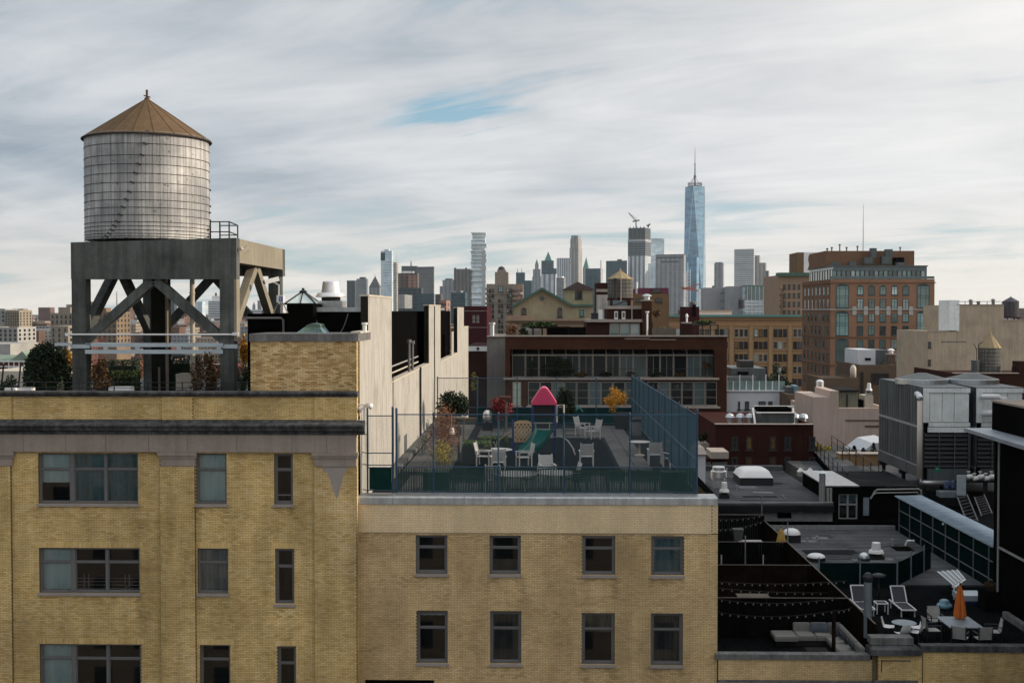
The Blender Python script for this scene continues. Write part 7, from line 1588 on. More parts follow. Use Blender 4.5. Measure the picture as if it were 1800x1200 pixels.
# ------------------------------------------------------------------ tan loft building with the green copper cornice
M('tan_stone', (.36, .225, .115), .9, var=.12, sc=.25); M('terracotta', (.36, .215, .11), .9, var=.15, sc=.5); M('copper', (.13, .26, .23), .75, var=.2)
YLo=380.0; LO, a, b, zt_=block('loft_building', 'wide tan loft building with a green copper cornice and triple windows', 1158, 1420, 556, YLo, 24, 'tan_stone', parapet=0)
add_box(LO, 'cornice', 1155, 1421, 553, 557, YLo-1.2, 4, 'copper'); add_box(LO, 'frieze', 1158, 1420, 560, 573, YLo-.25, .24, 'terracotta')
q=MB()
for k in range(75):px=1160+k*3.5; q.box(X(px, YLo), X(px+1.9, YLo), YLo-.9, YLo-.26, Z(562.5, YLo), Z(557.2, YLo))
part('bracket', q, 'terracotta', LO, kind='stuff')
for r_, (p0, p1) in enumerate(((578, 592), (600, 613), (622, 635), (643.5, 656.5), (665, 678))):
 add_box(LO, 'string_course', 1158, 1420.3, p1+2.2, p1+3.4, YLo-.3, .29, 'tan_stone')
 for k in range(-2, 6):
  g0=1290.5+(k-1)*34.3
  for j in range(3):
   A, B_=X(g0+j*8.3+.5, YLo), X(g0+j*8.3+7.6, YLo)
   if g0+j*8.3>1414:continue
   win(LO, A, B_, Z(p1, YLo, 1300), Z(p0, YLo, 1300), YLo-.03, (), (.5, ) if (k*3+j+r_)%3==0 else (), 'frame_cream' if (k+r_)%3==1 else 'frame_dark', ('pane_dark', 'pane_dark', 'pane_pale', 'pane_amber')[(k*5+j+r_*2)%4 if (k+r_)%2==0 else 0], .13)
for k in range(-2, 6):
 g0=1290.5+(k-1)*34.3-9.4; q=MB(); q.box(X(g0+1.2, YLo), X(g0+7.8, YLo), YLo-.35, YLo-.001, Z(680, YLo), Z(573.3, YLo)); part('pier', q, 'tan_stone', LO)
# ------------------------------------------------------------------ hotel like brick building, its old neighbour
M('orange_brick', (.29, .165, .105), .9, var=.14, sc=.3); M('orange_dark', (.185, .105, .066), .9, var=.14, sc=.3); M('precast', (.45, .43, .40), .85, var=.1); M('glass_grey', (.10, .13, .14), .1, .3)
YH=290.0; HO, hx0, hx1, hz=block('hotel', 'tall orange brick building with green framed arched windows and a glass penthouse floor', 1459.5, 1642, 490.5, YH, 31, 'orange_brick', parapet=.6)
hz_=lambda py:Z(py, YH, 1550)
cols=[(1506, 1517), (1526, 1537), (1546, 1557), (1566, 1577), (1585.8, 1597)]; rows=[(503.5, 518.5, .35), (525, 545, 0), (551, 566, 0), (572.5, 589, 0), (596.5, 613, 0), (620.5, 637.5, 0), (645, 661, 0), (669, 684, 0)]
for r_, (p0, p1, ar) in enumerate(rows):
 for k, (a, b) in enumerate(cols):win(HO, X(a, YH), X(b, YH), hz_(p1), hz_(p0), YH-.02, (.5, ), (.3, ), 'frame_teal', 'pane_dark' if (r_==3 and k in (2, 3, 4)) else ('pane_teal', 'pane_pale', 'pane_teal', 'pane_blue')[(k*3+r_*5)%4], .14, ar)
for (p0, p1) in ((502, 541.7), (550, 590), (598, 638), (646, 684)):
 for (a, b) in ((1469, 1491.5), (1611, 1633)):win(HO, X(a, YH), X(b, YH), hz_(p1), hz_(p0), YH-.02, (.28, .72), (.12, .45, .55), 'frame_teal', 'pane_teal', .16, .5)
for k in range(6):
 a=1498+k*19.9; q=MB(); q.box(X(a, YH), X(a+7, YH), YH-.12, YH-.001, hz_(553.5), hz_(538.5)); part('precast_panel', q, 'precast', HO)
for py, m_ in ((496, 'orange_dark'), (543, 'precast'), (592, 'orange_dark'), (641, 'orange_dark')):
 q=MB(); q.box(hx0-.25, hx1+.25, YH-.25, YH-.125, hz_(py+1.6), hz_(py)); part('string_course', q, MATS[m_], HO); q=MB(); q.box(hx0-.25, hx0-.002, YH-.12, YH+31, hz_(py+1.6), hz_(py)); part('string_course', q, MATS[m_], HO)
for r_, (p0, p1, ar) in enumerate(rows):
 for k in range(7):
  y0=YH+1.6+k*4.15; win(HO, y0, y0+1.9, hz_(p1), hz_(p0), hx0-.02, (), (.4, ), 'frame_teal', 'pane_dark' if (k+r_)%4 else 'pane_amber', .14, ar*.6, side='L')
q=MB(); q.box(hx0-.015, hx0-.003, YH+.01, YH+30.9, 0, hz_(490.5)); part('shaded_facade', q, 'orange_dark', HO)  # left face in a darker copy of the brick, its shade put in
# glass floor and roof plant
gz0, gz1=hz_(491)-.3, hz_(468); q=MB(); gx0, gx1=X(1421, YH+3), X(1627, YH+3); q.box(hx0+1.2, gx1, YH+2.5, YH+28, gz0, gz1); part('glass_floor', q, 'glass_grey', HO)
for k in range(20):
 a=1462+k*8.2; win(HO, X(a, YH+2.4), X(a+7.6, YH+2.4), gz0+.1, gz1-.9, YH+2.42, (), (.5, ) if k%3==0 else (), 'frame_teal', ('pane_teal', 'pane_blue', 'pane_teal', 'pane_pale', 'pane_blue')[(k*7)%5], .1)
for k in range(9):win(HO, YH+3+k*2.7, YH+5.2+k*2.7, gz0+.1, gz1-.6, hx0+1.17, (), (), 'frame_teal', 'pane_dark' if k%2 else 'pane_teal', .12, side='L')
q=MB(); q.box(hx0+.8, gx1+.1, YH+2.0, YH+28.5, gz1+.002, gz1+.28); part('penthouse_roof', q, 'galv_dull', HO); q=MB(); q.box(hx0+.05, hx1-.02, YH+.1, YH+.16, hz_(490), hz_(485.5)); part('glass_balustrade', q, 'glass_grey', HO)
q=MB(); q.box(X(1440, YH+14), X(1606, YH+8), YH+8, YH+26, gz1+.29, hz_(441)+.4); part('mechanical_block', q, 'orange_dark', HO); q=MB(); q.box(X(1568, YH+7.9), X(1588, YH+7.9), YH+7.8, YH+7.99, hz_(466), hz_(450)); part('louver_door', q, 'black_paint', HO)
for (a, b, c, d) in ((1518, 1534, 452, 464), (1549, 1566, 450, 464), (1530, 1540, 436, 452), (1556, 1568, 438, 450), (1492, 1505, 460, 467), (1575, 1590, 461, 467), (1462, 1476, 460, 467)):
 q=MB(); yy=YH+5; q.box(X(a, yy), X(b, yy), yy, yy+1.6, Z(d, yy, a), Z(c, yy, a)); q.box(X(a, yy)+.2, X(b, yy)-.2, yy-.05, yy-.002, Z(d, yy, a)+.2, Z(c, yy, a)-.2); part('duct', q, 'galv_dull', HO)
q=MB()
for px, t_ in ((1475, 432), (1581, 437), (1461, 437), (1487, 437), (1506, 435), (1453, 439)):z0=hz_(441)-1; q.lathe((X(px, YH+12), YH+12, z0), [(.16, 0), (.16, Z(t_, YH+12)-z0), (.3, Z(t_, YH+12)-z0+.02), (.3, Z(t_, YH+12)-z0+.3)], 8)
part('vent', q, 'frame_grey', HO, kind='stuff'); q=MB(); z0=hz_(441); q.lathe((X(1516, YH+12), YH+12, z0), [(.11, 0), (.10, 4), (.04, Z(361, YH+12)-z0)], 8); part('mast', q, 'frame_light', HO)
t, a, b, zt_=block('building', 'older tan building with a green cornice behind the orange brick building', 1371, 1425, 483, 410, 30, 'peach', parapet=0); add_box(t, 'cornice', 1368, 1425, 479, 485, 408.5, 5, 'green_trim')
for r_ in range(4):
 for k in range(4):win(t, X(1376+k*8.5, 410), X(1380.5+k*8.5, 410), Z(503+r_*15+6, 410), Z(503+r_*15-3, 410), 409.95, (), (.5, ), 'frame_dark', 'pane_dark', .12)
q=MB()
for k in range(5):
 y_=508+k*10; q.box(X(1370, 408.6), X(1379, 408.6), 408.4, 409.4, Z(y_+1, 408.6), Z(y_, 408.6)); q.beam(P(1370 if k%2 else 1379, y_, 408.4), P(1379 if k%2 else 1370, y_+10, 408.4), .25, .15)
part('fire_escape', q, 'black_metal', t, kind='stuff')
t, a, b, zt_=block('rooftop_block', 'white and tan rooftop block left of the brick mechanical floor', 1401, 1412, 443.5, 425, 14, 'tan_brick', cat='rooftop building', z0=40, parapet=0); add_box(t, 'white_face', 1412.2, 1442, 443.5, 480, 424.8, 12, 'white_paint')
win(t, X(1420, 424.8), X(1434, 424.8), Z(460, 425), Z(451, 425), 424.74, (.5, ), (), 'frame_dark', 'pane_blue', .12); win(t, X(1420, 424.8), X(1434, 424.8), Z(473, 425), Z(469, 425), 424.74, (.5, ), (), 'frame_dark', 'pane_dark', .12)
# ------------------------------------------------------------------ beige blank walls on the right
M('beige_brick', (.47, .38, .28), .9, var=.12, sc=.35, streak=.18, second=(.39, .32, .235), sec_sc=.25); YG=232.0
BG=thing('building', 'big blank beige brick building with stepped parapets at the picture edge', 'building', (X(1720, YG), YG, 0)); q=MB(); q.box(X(1631, YG), X(1681, YG), YG, YG+20, 0, Z(582, YG)); q.box(X(1681, YG)+.01, X(1764, YG), YG, YG+20, 0, Z(536, YG)); q.box(X(1764, YG)+.01, X(1900, YG), YG, YG+20, 0, Z(563, YG)); part('wall', q, 'beige_brick', BG)
add_box(BG, 'stair_tower', 1668, 1686, 527.5, 582, YG-.15, 6, 'galv_pale')
for a, b, c in ((1631, 1681, 582), (1681, 1764, 536), (1764, 1900, 563)):add_box(BG, 'coping', a, b, c-1.2, c-.05, YG-.15, .6, 'ledge')
for y_ in (600, 631, 661):win(BG, X(1631.5, YG), X(1636.5, YG), Z(y_+10.5, YG), Z(y_, YG), YG-.02, (), (.5, ), 'frame_dark', 'pane_dark', .1)
q=MB(); rn=random.Random(8); px=1655
while px<1698:w=rn.uniform(1.0, 2.2); q.box(X(px, YG), X(px+w, YG), YG-.03, YG-.005, Z(601.2, YG), Z(599.3, YG)); px+=w+.5
part('faded_lettering', q, 'frame_grey', BG, kind='stuff'); q=MB(); q.tube([(X(1686, YG), YG+1, Z(530, YG)), (X(1762, YG), YG+1, Z(530, YG))], .06, 6)
for px in range(1686, 1765, 13):q.beam((X(px, YG), YG+1, Z(536, YG)), (X(px, YG), YG+1, Z(530, YG)), .1, .1)
part('roof_rail', q, 'frame_grey', BG, kind='stuff')
for (a, b, c) in ((1703, 1708, 526), (1717, 1721, 529), (1742, 1748, 525)):q=MB(); q.lathe((X((a+b)/2, YG+3), YG+3, Z(536, YG)), [(.3, 0), (.3, (536-c)*YG/F*.7), (.5, (536-c)*YG/F*.75), (.2, (536-c)*YG/F)], 10); part('roof_vent', q, 'frame_grey', BG)
water_tank(1776, YG+5, 13.5, 530, 557, 522, 'tank_dark', 'roof_slate', 'dark grey water tank on legs at the top of the blank beige building', legs=.75, hoops=6)
t, a, b, zt_=block('building', 'grey stone building behind the blank beige wall', 1645, 1672, 562, 420, 20, 'taupe', parapet=0)
for k in range(3):win(t, X(1648+k*7, 420), X(1652+k*7, 420), Z(577, 420), Z(568, 420), 419.9, (), (), 'frame_dark', 'pane_dark', .1)
t, a, b, zt_=block('brick_building', 'dark brown brick roof block carrying the conical water tank', 1678, 1900, 656, 150, 16, 'brick_brown_dark', parapet=.4); add_box(t, 'coping', 1677, 1792, 655, 656.5, 149.8, .6, 'ledge'); add_box(t, 'chimney', 1791, 1806, 635, 657, 150.3, 2, 'brick_brown_dark')
q=MB(); q.tube([P(1779-i*0, 655, 151) for i in range(1)]+[P(1779, 645, 151), P(1782, 642, 151), P(1786, 643, 151), P(1788, 648, 151), P(1788, 656, 151)], .06, 6); part('ladder_hoop', q, 'black_metal', t)
water_tank(1740.5, 153, 18.2, 610, 660, 583, 'tank_grey', 'tank_roof_tan', 'slender grey water tank with a tall tan cone roof behind the cooling towers', hoops=9); c=P(1714.5, 655, 152); q=MB(); q.lathe((c.x, 152, Z(657, 152)), [(.5, 0), (.5, 1.6), (.55, 1.62), (.55, 1.75)], 16); solo('steel_tank', q, 'galv_dull', 'small steel tank next to the slender conical water tank', 'tank')
q=MB(); q.tube([P(1717, 652, 153), P(1717, 612, 153)], .05, 6); q.tube([P(1720, 652, 153), P(1720, 606, 153)], .05, 6); q.tube([P(1717, 615, 153), P(1712, 604, 153)], .04, 6); q.tube([P(1727, 601, 152), P(1722, 604, 152), P(1719, 608, 152)], .05, 6); solo('ladder', q, 'black_metal', 'black ladder rails on the slender conical water tank', 'ladder')
# ------------------------------------------------------------------ roofs between the loft building and the cooling towers
M('brown_stucco', (.12, .09, .066), .9, var=.12); M('pink_stucco', (.52, .41, .35), .9, var=.08, sc=.3, streak=.12); M('white_stucco', (.56, .575, .60), .9, var=.06)
t, a, b, zt_=block('rooftop_block', 'brown stucco stair block with a wide dark window behind the pink building', 1510, 1575, 641, 138, 10, 'brown_stucco', cat='rooftop building', parapet=.2); win(t, X(1532, 138), X(1563, 138), Z(672, 138), Z(655, 138), 137.96, (.33, .66), (), 'frame_dark', 'pane_dark', .1); win(t, X(1513, 138), X(1518, 138), Z(690, 138), Z(653, 138), 137.96, (), (), 'frame_dark', 'pane_dark', .1)
t, a, b, zt_=block('rooftop_block', 'small white rooftop block with a grey side over the brown stair block', 1508, 1539, 614.5, 142, 6, 'white_stucco', cat='rooftop building', z0=35, parapet=0); add_box(t, 'grey_side', 1539.2, 1560, 615, 641, 142.2, 5, 'galv_dull'); add_box(t, 'dark_slot', 1521, 1531, 629, 633, 141.9, .08, 'black_paint'); chimney(1562, 1574, 623, 641, 140, 'brown_stucco', 'brown chimney beside the small white rooftop block', (1568, 612, .25, 'alu'))
t, a, b, zt_=block('rooftop_block', 'long low brown roof wall with a round steel tank at its end', 1446, 1510, 664, 136, 8, 'brown_stucco', cat='rooftop building', parapet=.2); q=MB(); q.smooth=False; c=P(1441, 690, 134); q.lathe((c.x, 134, Z(692, 134)), [(.42, 0), (.42, 1.4), (.3, 1.55), (.05, 1.62)], 14); part('steel_tank', q, 'alu', t)
q=MB(); q.smooth=True; q.lathe((X(1502, 137), 137.5, Z(664, 137)), [(.35, 0), (.35, 1.1), (.2, 1.4), (.02, 1.5)], 12); part('roof_dome', q, 'pipe_pale', t)
PK, a, b, zt_=block('building', 'pale pink stucco building between the dark red house and the cooling towers', 1430, 1566, 717, 112, 14, 'pink_stucco', parapet=.4); q=MB(); q.box(X(1430, 112)+.002, X(1459, 112), 112.002, 120, zt_-.3, Z(697, 112)); q.box(X(1459, 112)+.01, X(1475, 112), 112.001, 118, zt_-.3, Z(686, 112)); part('raised_wall', q, 'pink_stucco', PK)
M('green_stucco', (.19, .19, .145), .9); add_box(PK, 'bulkhead', 1475.3, 1509, 688, 716, 112.4, 4, 'green_stucco'); add_box(PK, 'bulkhead_cap', 1474, 1510, 685.5, 688, 112.2, 4.3, 'roof_dark'); add_box(PK, 'drain_pipe', 1489, 1491, 693, 716, 112.25, .12, 'black_metal'); add_box(PK, 'stair_box', 1521, 1536, 695, 716, 112.6, 2, 'stucco_cap'); add_box(PK, 'dark_hatch', 1509, 1520, 703, 716, 113, 2, 'black_paint'); add_box(PK, 'slot', 1487, 1566, 737.6, 739.6, 111.94, .055, 'brown_stucco'); add_box(PK, 'slot', 1522, 1566, 747.5, 750.5, 111.94, .055, 'brown_stucco')
for px, m_ in ((1528, 'alu'), ):t=mushroom_vent((X(1528, 113), 113, Z(695, 113)), .30, 1.3, 'white stacked roof vent on the pink stucco building', m='white_paint', base=.6)
bush('tree', 'dark bare vine over the corner of the pink stucco building', 'shrub', 1444, 776, 800, 30, 104, 'leaf_yellow', 350, .12, 99, trunk=False)
t=thing('planter_wall', 'yellow brick planter wall before the white tent', 'planter', (X(1510, 98), 98, 33)); q=MB(); q.box(X(1478, 98), X(1560, 98), 98, 99.2, 32, Z(797, 98)); part('wall', q, 'tan_stone', t); q=MB(); q.box(X(1477, 98), X(1560, 98), 97.9, 99.3, Z(797, 98)+.001, Z(795.5, 98)); part('cap', q, 'ledge', t)
for i, (px, t_, w_) in enumerate(((1503, 782, 13), (1519, 786, 11), (1537, 777, 13))):
 Yc=100; c=(X(px, Yc), Yc, Z(797, Yc)); th_=thing('conifer', ['left dark cone conifer behind the yellow planter wall', 'smallest cone conifer behind the yellow planter wall', 'tallest dark conifer behind the yellow planter wall'][i], 'tree', c, 'conifers behind the planter wall'); h=Z(t_, Yc)-c[2]; rn=random.Random(i); q=MB()
 for _ in range(420):
  s=rn.random()**.7; rr=(1-s)*w_*Yc/F*.55*rn.uniform(.6, 1.05); a=rn.uniform(0, 6.28); p=Vector((c[0]+rr*math.cos(a), c[1]+rr*math.sin(a), c[2]+s*h)); d=Vector((math.cos(a)*.1, math.sin(a)*.1, .05)); n_=Vector((-math.sin(a), math.cos(a), 0))*.05; bb=len(q.v); q.v+=[tuple(p), tuple(p+d*.5+n_), tuple(p+d), tuple(p+d*.5-n_)]; q.face(bb, bb+1, bb+2, bb+3)
 part('crown', q, 'leaf_dark', th_); q=MB(); q.lathe(c, [(.09, 0), (.02, h*.9)], 6); part('trunk', q, 'bark', th_)
q=MB(); q.prism([P(1512, 797, 101), P(1566, 797, 101), P(1566, 775, 101), P(1535, 779, 101)], (0, 5, 0)); solo('tent', q, 'white_stucco', 'white canopy tent roof behind the cone conifers', 'tent')
q=MB(); q.box(X(1425, 92), 40, 84.2, 111.9, 30, 32.6); solo('flat_roof', q, 'roof_grey', 'grey flat roof spreading behind the walkway rails', 'roof')
t=thing('roof_railing', 'black rail on the yellow planter wall', 'railing', (X(1505, 97), 97, 33)); q=MB(); q.tube([(X(1482, 97), 97, Z(790, 97)), (X(1546, 97), 97, Z(790, 97))], .03, 6); part('rail', q, 'black_metal', t)
for px in (1482, 1506, 1546):q=MB(); q.beam((X(px, 97), 97, 32.6), (X(px, 97), 97, Z(790, 97)), .06, .06); part('post', q, 'black_metal', t)
RD, a, b, zt_=block('brick_house', 'dark red brick house with blocked up window niches', 1262, 1431, 746, 101, 16, 'red_brick' if 'red_brick' in MATS else 'maroon', parapet=.3) if 0 else (None, 0, 0, 0)
M('red_brick', (.045, .0165, .0135), .9, var=.22, sc=.5); RD, a, b, zt_=block('brick_house', 'dark red brick house with amber blinds and blocked up window niches', 1258, 1431, 746, 101, 16, 'red_brick', parapet=.3); add_box(RD, 'coping', 1258, 1431.5, 744.8, 746, 100.8, .6, 'ledge')
for r_, (p0, p1) in enumerate(((766, 789), (802, 825))):
 for px, m_ in ((1312, 'pane_amber'), (1354, 'pane_amber'), (1380, 'pane_dark'), (1423, 'pane_dark'), (1287, 'pane_dark')):win(RD, X(px, 101), X(px+11, 101), Z(p1, 101), Z(p0, 101), 100.96, (), (.5, ), 'frame_dark', m_, .12)
 for px in (1333, 1400):add_box(RD, 'blocked_niche', px, px+11, p0, p1, 100.95, .04, 'brick_brown_dark'); add_box(RD, 'niche_lintel', px-1, px+12, p0-2.5, p0-.1, 100.9, .09, 'red_brick')
for px in (1306, 1345, 1374, 1397, 1418):add_box(RD, 'brick_pier', px-1.2, px+1.2, 750, 830, 100.93, .065, 'red_brick')
t=thing('roof_plant', 'big grey metal ventilation unit with white top rails on the dark red house', 'ventilation unit', (X(1364, 103), 103, zt_-.3)); q=MB(); q.hexa([(X(p, 103), y, z) for z, d in ((zt_-.3, 0), (Z(724, 103), 0)) for p, y in ((1335 if d else 1337, 102.5), (1395, 102.5), (1392, 106), (1340, 106))]); part('casing', q, 'galv_dull', t); q=MB(); q.box(X(1328, 103), X(1397, 103), 102.3, 102.6, Z(724, 103)+.001, Z(722.5, 103)); q.box(X(1326, 106), X(1396, 106), 105.8, 106.1, Z(716, 105), Z(713.8, 105)); q.beam((X(1328, 102.5), 102.4, Z(745, 103)), (X(1324, 104), 104, Z(717, 104)), .15, .15); q.beam((X(1396, 102.5), 102.4, Z(745, 103)), (X(1395, 104), 104, Z(717, 104)), .15, .15); part('frame_rail', q, 'white_paint', t, kind='stuff')
add_box(t, 'dark_top', 1334, 1392, 717, 723, 103.5, 2, 'black_paint')
for i, (px, py) in enumerate(((1283, 744), (1301, 742), (1318, 744), (1398, 744), (1412, 744))):
 c=P(px, py, 105); q=MB(); q.lathe((c.x, 105, zt_-.3), [(.25, 0), (.25, .5), (.42, .55), (.3, .8), (.05, .9)], 10); solo('roof_vent', q, 'galv', ['turbine vent at the outer corner of the dark red house roof', 'turbine vent between the corner and the grey ventilation unit', 'turbine vent touching the grey ventilation unit', 'turbine vent just past the grey ventilation unit', 'turbine vent nearest the brown loggia building'][i], 'roof vent', 'turbine vents on the dark red house')
WB, a, b, zt_=block('white_building', 'white painted building with a glass railed roof terrace', 1262, 1384, 687, 126, 12, 'white_stucco', parapet=.3)
for (p, w_) in ((1298, 3), (1310, 7), (1334, 12), (1351, 7)):win(WB, X(p, 126), X(p+w_, 126), Z(718.5, 126), Z(704.5, 126), 125.96, (.5, ) if w_>8 else (), (), 'frame_dark', 'pane_blue', .08)
q=MB(); q.box(X(1298, 126), X(1322, 126), 125.93, 125.97, Z(719.5, 126), Z(718.7, 126)); part('cable', q, 'black_metal', WB); add_box(WB, 'string_course', 1262, 1384.3, 686, 688, 125.85, .6, 'white_stucco')
M('rail_glass', (.17, .25, .235), .1, .0)
for k in range(10):
 a=1266+k*11.5; q=MB(); q.box(X(a, 126.4)+.05, X(a+11.5, 126.4)-.05, 126.4, 126.44, zt_+.02, Z(669, 126.4)); part('rail_glass', q, 'rail_glass', WB); q=MB(); q.beam((X(a, 126.4), 126.35, zt_-.1), (X(a, 126.4), 126.35, Z(658 if k%2==1 else 669, 126.4)), .09, .09); part('rail_post', q, 'white_paint', WB)
t, a, b, zt_=block('rooftop_block', 'grey rooftop block with dark slot and plant behind the glass railing', 1286, 1346, 647, 140, 8, 'galv_dull', cat='rooftop building', parapet=0); add_box(t, 'slot', 1297, 1316, 653, 658, 139.9, .08, 'black_paint'); add_box(t, 'roof_plant', 1302, 1325, 634, 646.8, 141, 3, 'frame_dark')
t, a, b, zt_=block('rooftop_block', 'lower grey green rooftop wall next to the glass railing', 1262, 1330, 662, 138, 1.5, 'galv_dull', cat='rooftop building', parapet=0)
bush('tree', 'dark green tree growing behind the glass railed terrace', 'tree', 1367, 638, 700, 58, 150, 'leaf_dark', 3800, .2, 101, zbase=25, lumps=14)
t, a, b, zt_=block('building', 'low brown building with a dark loggia next to the white building', 1385, 1432, 693, 122, 10, 'brown_stucco', parapet=.3); add_box(t, 'loggia', 1405, 1431, 708, 726, 121.9, .08, 'black_paint'); add_box(t, 'roof_box', 1397, 1404, 678, 692, 124, 2, 'blue_vinyl'); add_box(t, 'roof_box', 1385, 1396, 680, 692, 124.5, 2, 'galv_dull')
c=P(1235, 845, 78); t=thing('stair_bulkhead', 'narrow white roof bulkhead just past the blue side fence', 'rooftop building', (c.x, 78, 33)); q=MB(); q.box(X(1222, 78), X(1241, 78), 78, 80, 33, Z(797, 78)); part('wall', q, 'white_stucco', t); q=MB(); q.prism([(X(1220, 78), 77.8, Z(797, 78)), (X(1243, 78), 77.8, Z(797, 78)), (X(1240, 78), 78.4, Z(787, 78)), (X(1224, 78), 78.4, Z(787, 78))], (0, 2, 0)); part('roof', q, 'ledge', t)
t, a, b, zt_=block('stair_bulkhead', 'small roof bulkhead with a pink slab top below the red brown building', 1240, 1281, 806, 95, 3, 'brick_brown_dark', cat='rooftop building', z0=25, parapet=0); add_box(t, 'roof_slab', 1251, 1282, 794, 806, 94.6, 3, 'ledge'); win(t, X(1253, 95), X(1279, 95), Z(825, 95), Z(811, 95), 94.95, (.4, ), (), 'frame_grey', 'pane_teal', .1); win(t, X(1228, 95)+.6, X(1250, 95), Z(825, 95), Z(811, 95), 94.95, (.5, ), (), 'frame_grey', 'pane_dark', .1)
bush('potted_plant', 'dark pointed plant in a pale planter beyond the side fence', 'plant', 1236, 757, 778, 16, 105, 'leaf_dark', 260, .12, 111, trunk=False); t=thing('planter_ledge', 'pale balcony ledge holding a planter past the side fence', 'ledge', P(1240, 785, 105)); q=MB(); q.box(X(1226, 105), X(1252, 105), 104.5, 107, Z(786, 105), Z(778, 105)); part('slab', q, 'ledge', t)
# ------------------------------------------------------------------ skyline, kilometres away
Mgrid('sk_glass_pale', (.60, .67, .70), (.42, .55, .61), 9, 4.2, .8, .55, .3, .12); Mgrid('sk_glass_blue', (.16, .28, .38), (.10, .22, .34), 12, 4.3, .9, .85, .25, .1, metal=.3)
Mgrid('sk_stone', (.34, .32, .29), (.09, .10, .115), 5, 4.2, .45, .55, .8, .3); Mgrid('sk_stone_grey', (.29, .295, .30), (.10, .12, .135), 5.5, 4.0, .5, .55, .8, .3); Mgrid('sk_white', (.56, .56, .55), (.17, .20, .23), 50, 4.6, 1.1, .5, .7, .3)
Mgrid('sk_dark', (.04, .055, .06), (.022, .038, .046), 6, 4.2, .6, .6, .5, .2); Mgrid('sk_dark_teal', (.018, .05, .062), (.015, .05, .065), 8, 4.2, .85, .7, .35, .12); Mgrid('sk_brown', (.13, .095, .075), (.04, .045, .05), 6, 4.0, .5, .55, .8, .3); Mgrid('sk_slab', (.155, .14, .125), (.06, .065, .07), 7, 3.8, 1.1, .45, .7, .3)
Mgrid('sk_white_cols', (.55, .56, .57), (.16, .19, .22), 6.0, 60, .45, 1.1, .7, .3); Mgrid('sk_red', (.32, .17, .12), (.07, .06, .06), 6, 4, .5, .55, .8, .3); Mgrid('sk_concrete', (.30, .30, .30), (.22, .22, .225), 14, 5, .2, .3, .9, .7)
M('sk_copper', (.14, .30, .25), .8); M('sk_plain_grey', (.22, .23, .235), .8, sc=.03); M('sk_roof', (.12, .12, .13), .8, sc=.03); M('sk_steel', (.10, .105, .115), .6); M('sk_white_plain', (.75, .75, .74), .7, sc=.03); M('sk_red_plain', (.40, .12, .09), .7)
def tower(label, px0, px1, pyt, Y, mat, f=.0, cat='skyscraper', top=None, deep=None, name='tower', flip=1):
 """far tower; f = share of its picture width taken by the face that looks towards the sun"""
 xa, xb=X(px0, Y), X(px1, Y); W_=xb-xa; zt=Z(pyt, Y, (px0+px1)/2)
 if f>0:th=R(24); w=W_*(1-f)/math.cos(th); d=W_*f/math.sin(th)
 else:th=0; w=W_; d=deep or W_*.8
 t=thing(name, label, cat, ((xa+xb)/2, Y, 0)); q=MB(); c, s=math.cos(-th*flip), math.sin(-th*flip)
# front left corner is at xa
 if flip>0:o=Vector((xa, Y, 0))
 def loc(a, b):return (o.x+a*c-b*s, o.y+a*s+b*c)
 pts=[loc(0, 0), loc(w, 0), loc(w, d), loc(0, d)]; q.hexa([(x, y, z) for z in (0, zt) for x, y in pts], skip=(0, )); part('shaft', q, MATS[mat], t); t['_w']=w
 def tier(nm, u0, u1, py0, py1, m, v0=0., v1=1.):
  q=MB(); q.hexa([(*loc(w*a, d*b), z) for z in (Z(py1, Y, px0), Z(py0, Y, px0)) for a, b in ((u0, v0), (u1, v0), (u1, v1), (u0, v1))]); part(nm, q, MATS[m], t)
 def spire(nm, u0, u1, py0, py1, m, v0=None, v1=None):
  v0=u0 if v0 is None else v0; v1=u1 if v1 is None else v1; zb_, za=Z(py1, Y, px0), Z(py0, Y, px0); q=MB(); ps=[(*loc(w*a, d*b), zb_) for a, b in ((u0, v0), (u1, v0), (u1, v1), (u0, v1))]; ap=(*loc(w*(u0+u1)/2, d*(v0+v1)/2), za)
  for i in range(4):q.poly([ps[i], ps[(i+1)%4], ap])
  part(nm, q, MATS[m], t)
 return t, tier, spire
t, tier, spire=tower('dark glass and beige twin slab at the start of the far skyline', 610, 629, 493, 3000, 'sk_dark', .2); t, tier, spire=tower('beige concrete slab joined to the dark twin slab', 627, 648, 490, 2950, 'sk_plain_grey', .1); tier('roof_plant', .3, .8, 487, 490.5, 'sk_roof')
t, tier, spire=tower('grey tower with a pointed pyramid roof', 649, 671, 505, 3100, 'sk_stone_grey', .1); spire('pyramid_roof', -.02, 1.02, 485, 505, 'sk_slab'); spire('pinnacle', .45, .55, 481, 492, 'sk_roof')
t, tier, spire=tower('pale blue glass tower with a dark corner patch', 670, 692, 441, 2000, 'sk_glass_pale', .08); tier('dark_patch', -.02, .38, 444, 458, 'sk_dark_teal', -.05, .5); tier('roof_step', .3, .7, 438.5, 441.2, 'sk_glass_pale')
t, tier, spire=tower('narrow scaffolded shaft clinging to the pale blue glass tower', 691.5, 700, 461, 2010, 'sk_stone', .3); q=MB(); q.box(X(697, 2000), X(698, 2000), 1999, 2001, Z(462, 2000), Z(447, 2000)); part('hoist_mast', q, 'sk_white_plain', t)
for i in range(5):tier('hoist_deck', -.15, .5, 466+i*13, 468+i*13, 'sk_concrete', -.2, .3)
t, tier, spire=tower('dark green glass slab with a mast', 706, 733, 467.5, 3300, 'sk_dark', .0); q=MB(); q.lathe((X(722.5, 3300), 3305, Z(468, 3300)), [(2, 0), (1.6, 8), (.5, 16)], 6); part('mast', q, 'sk_steel', t)
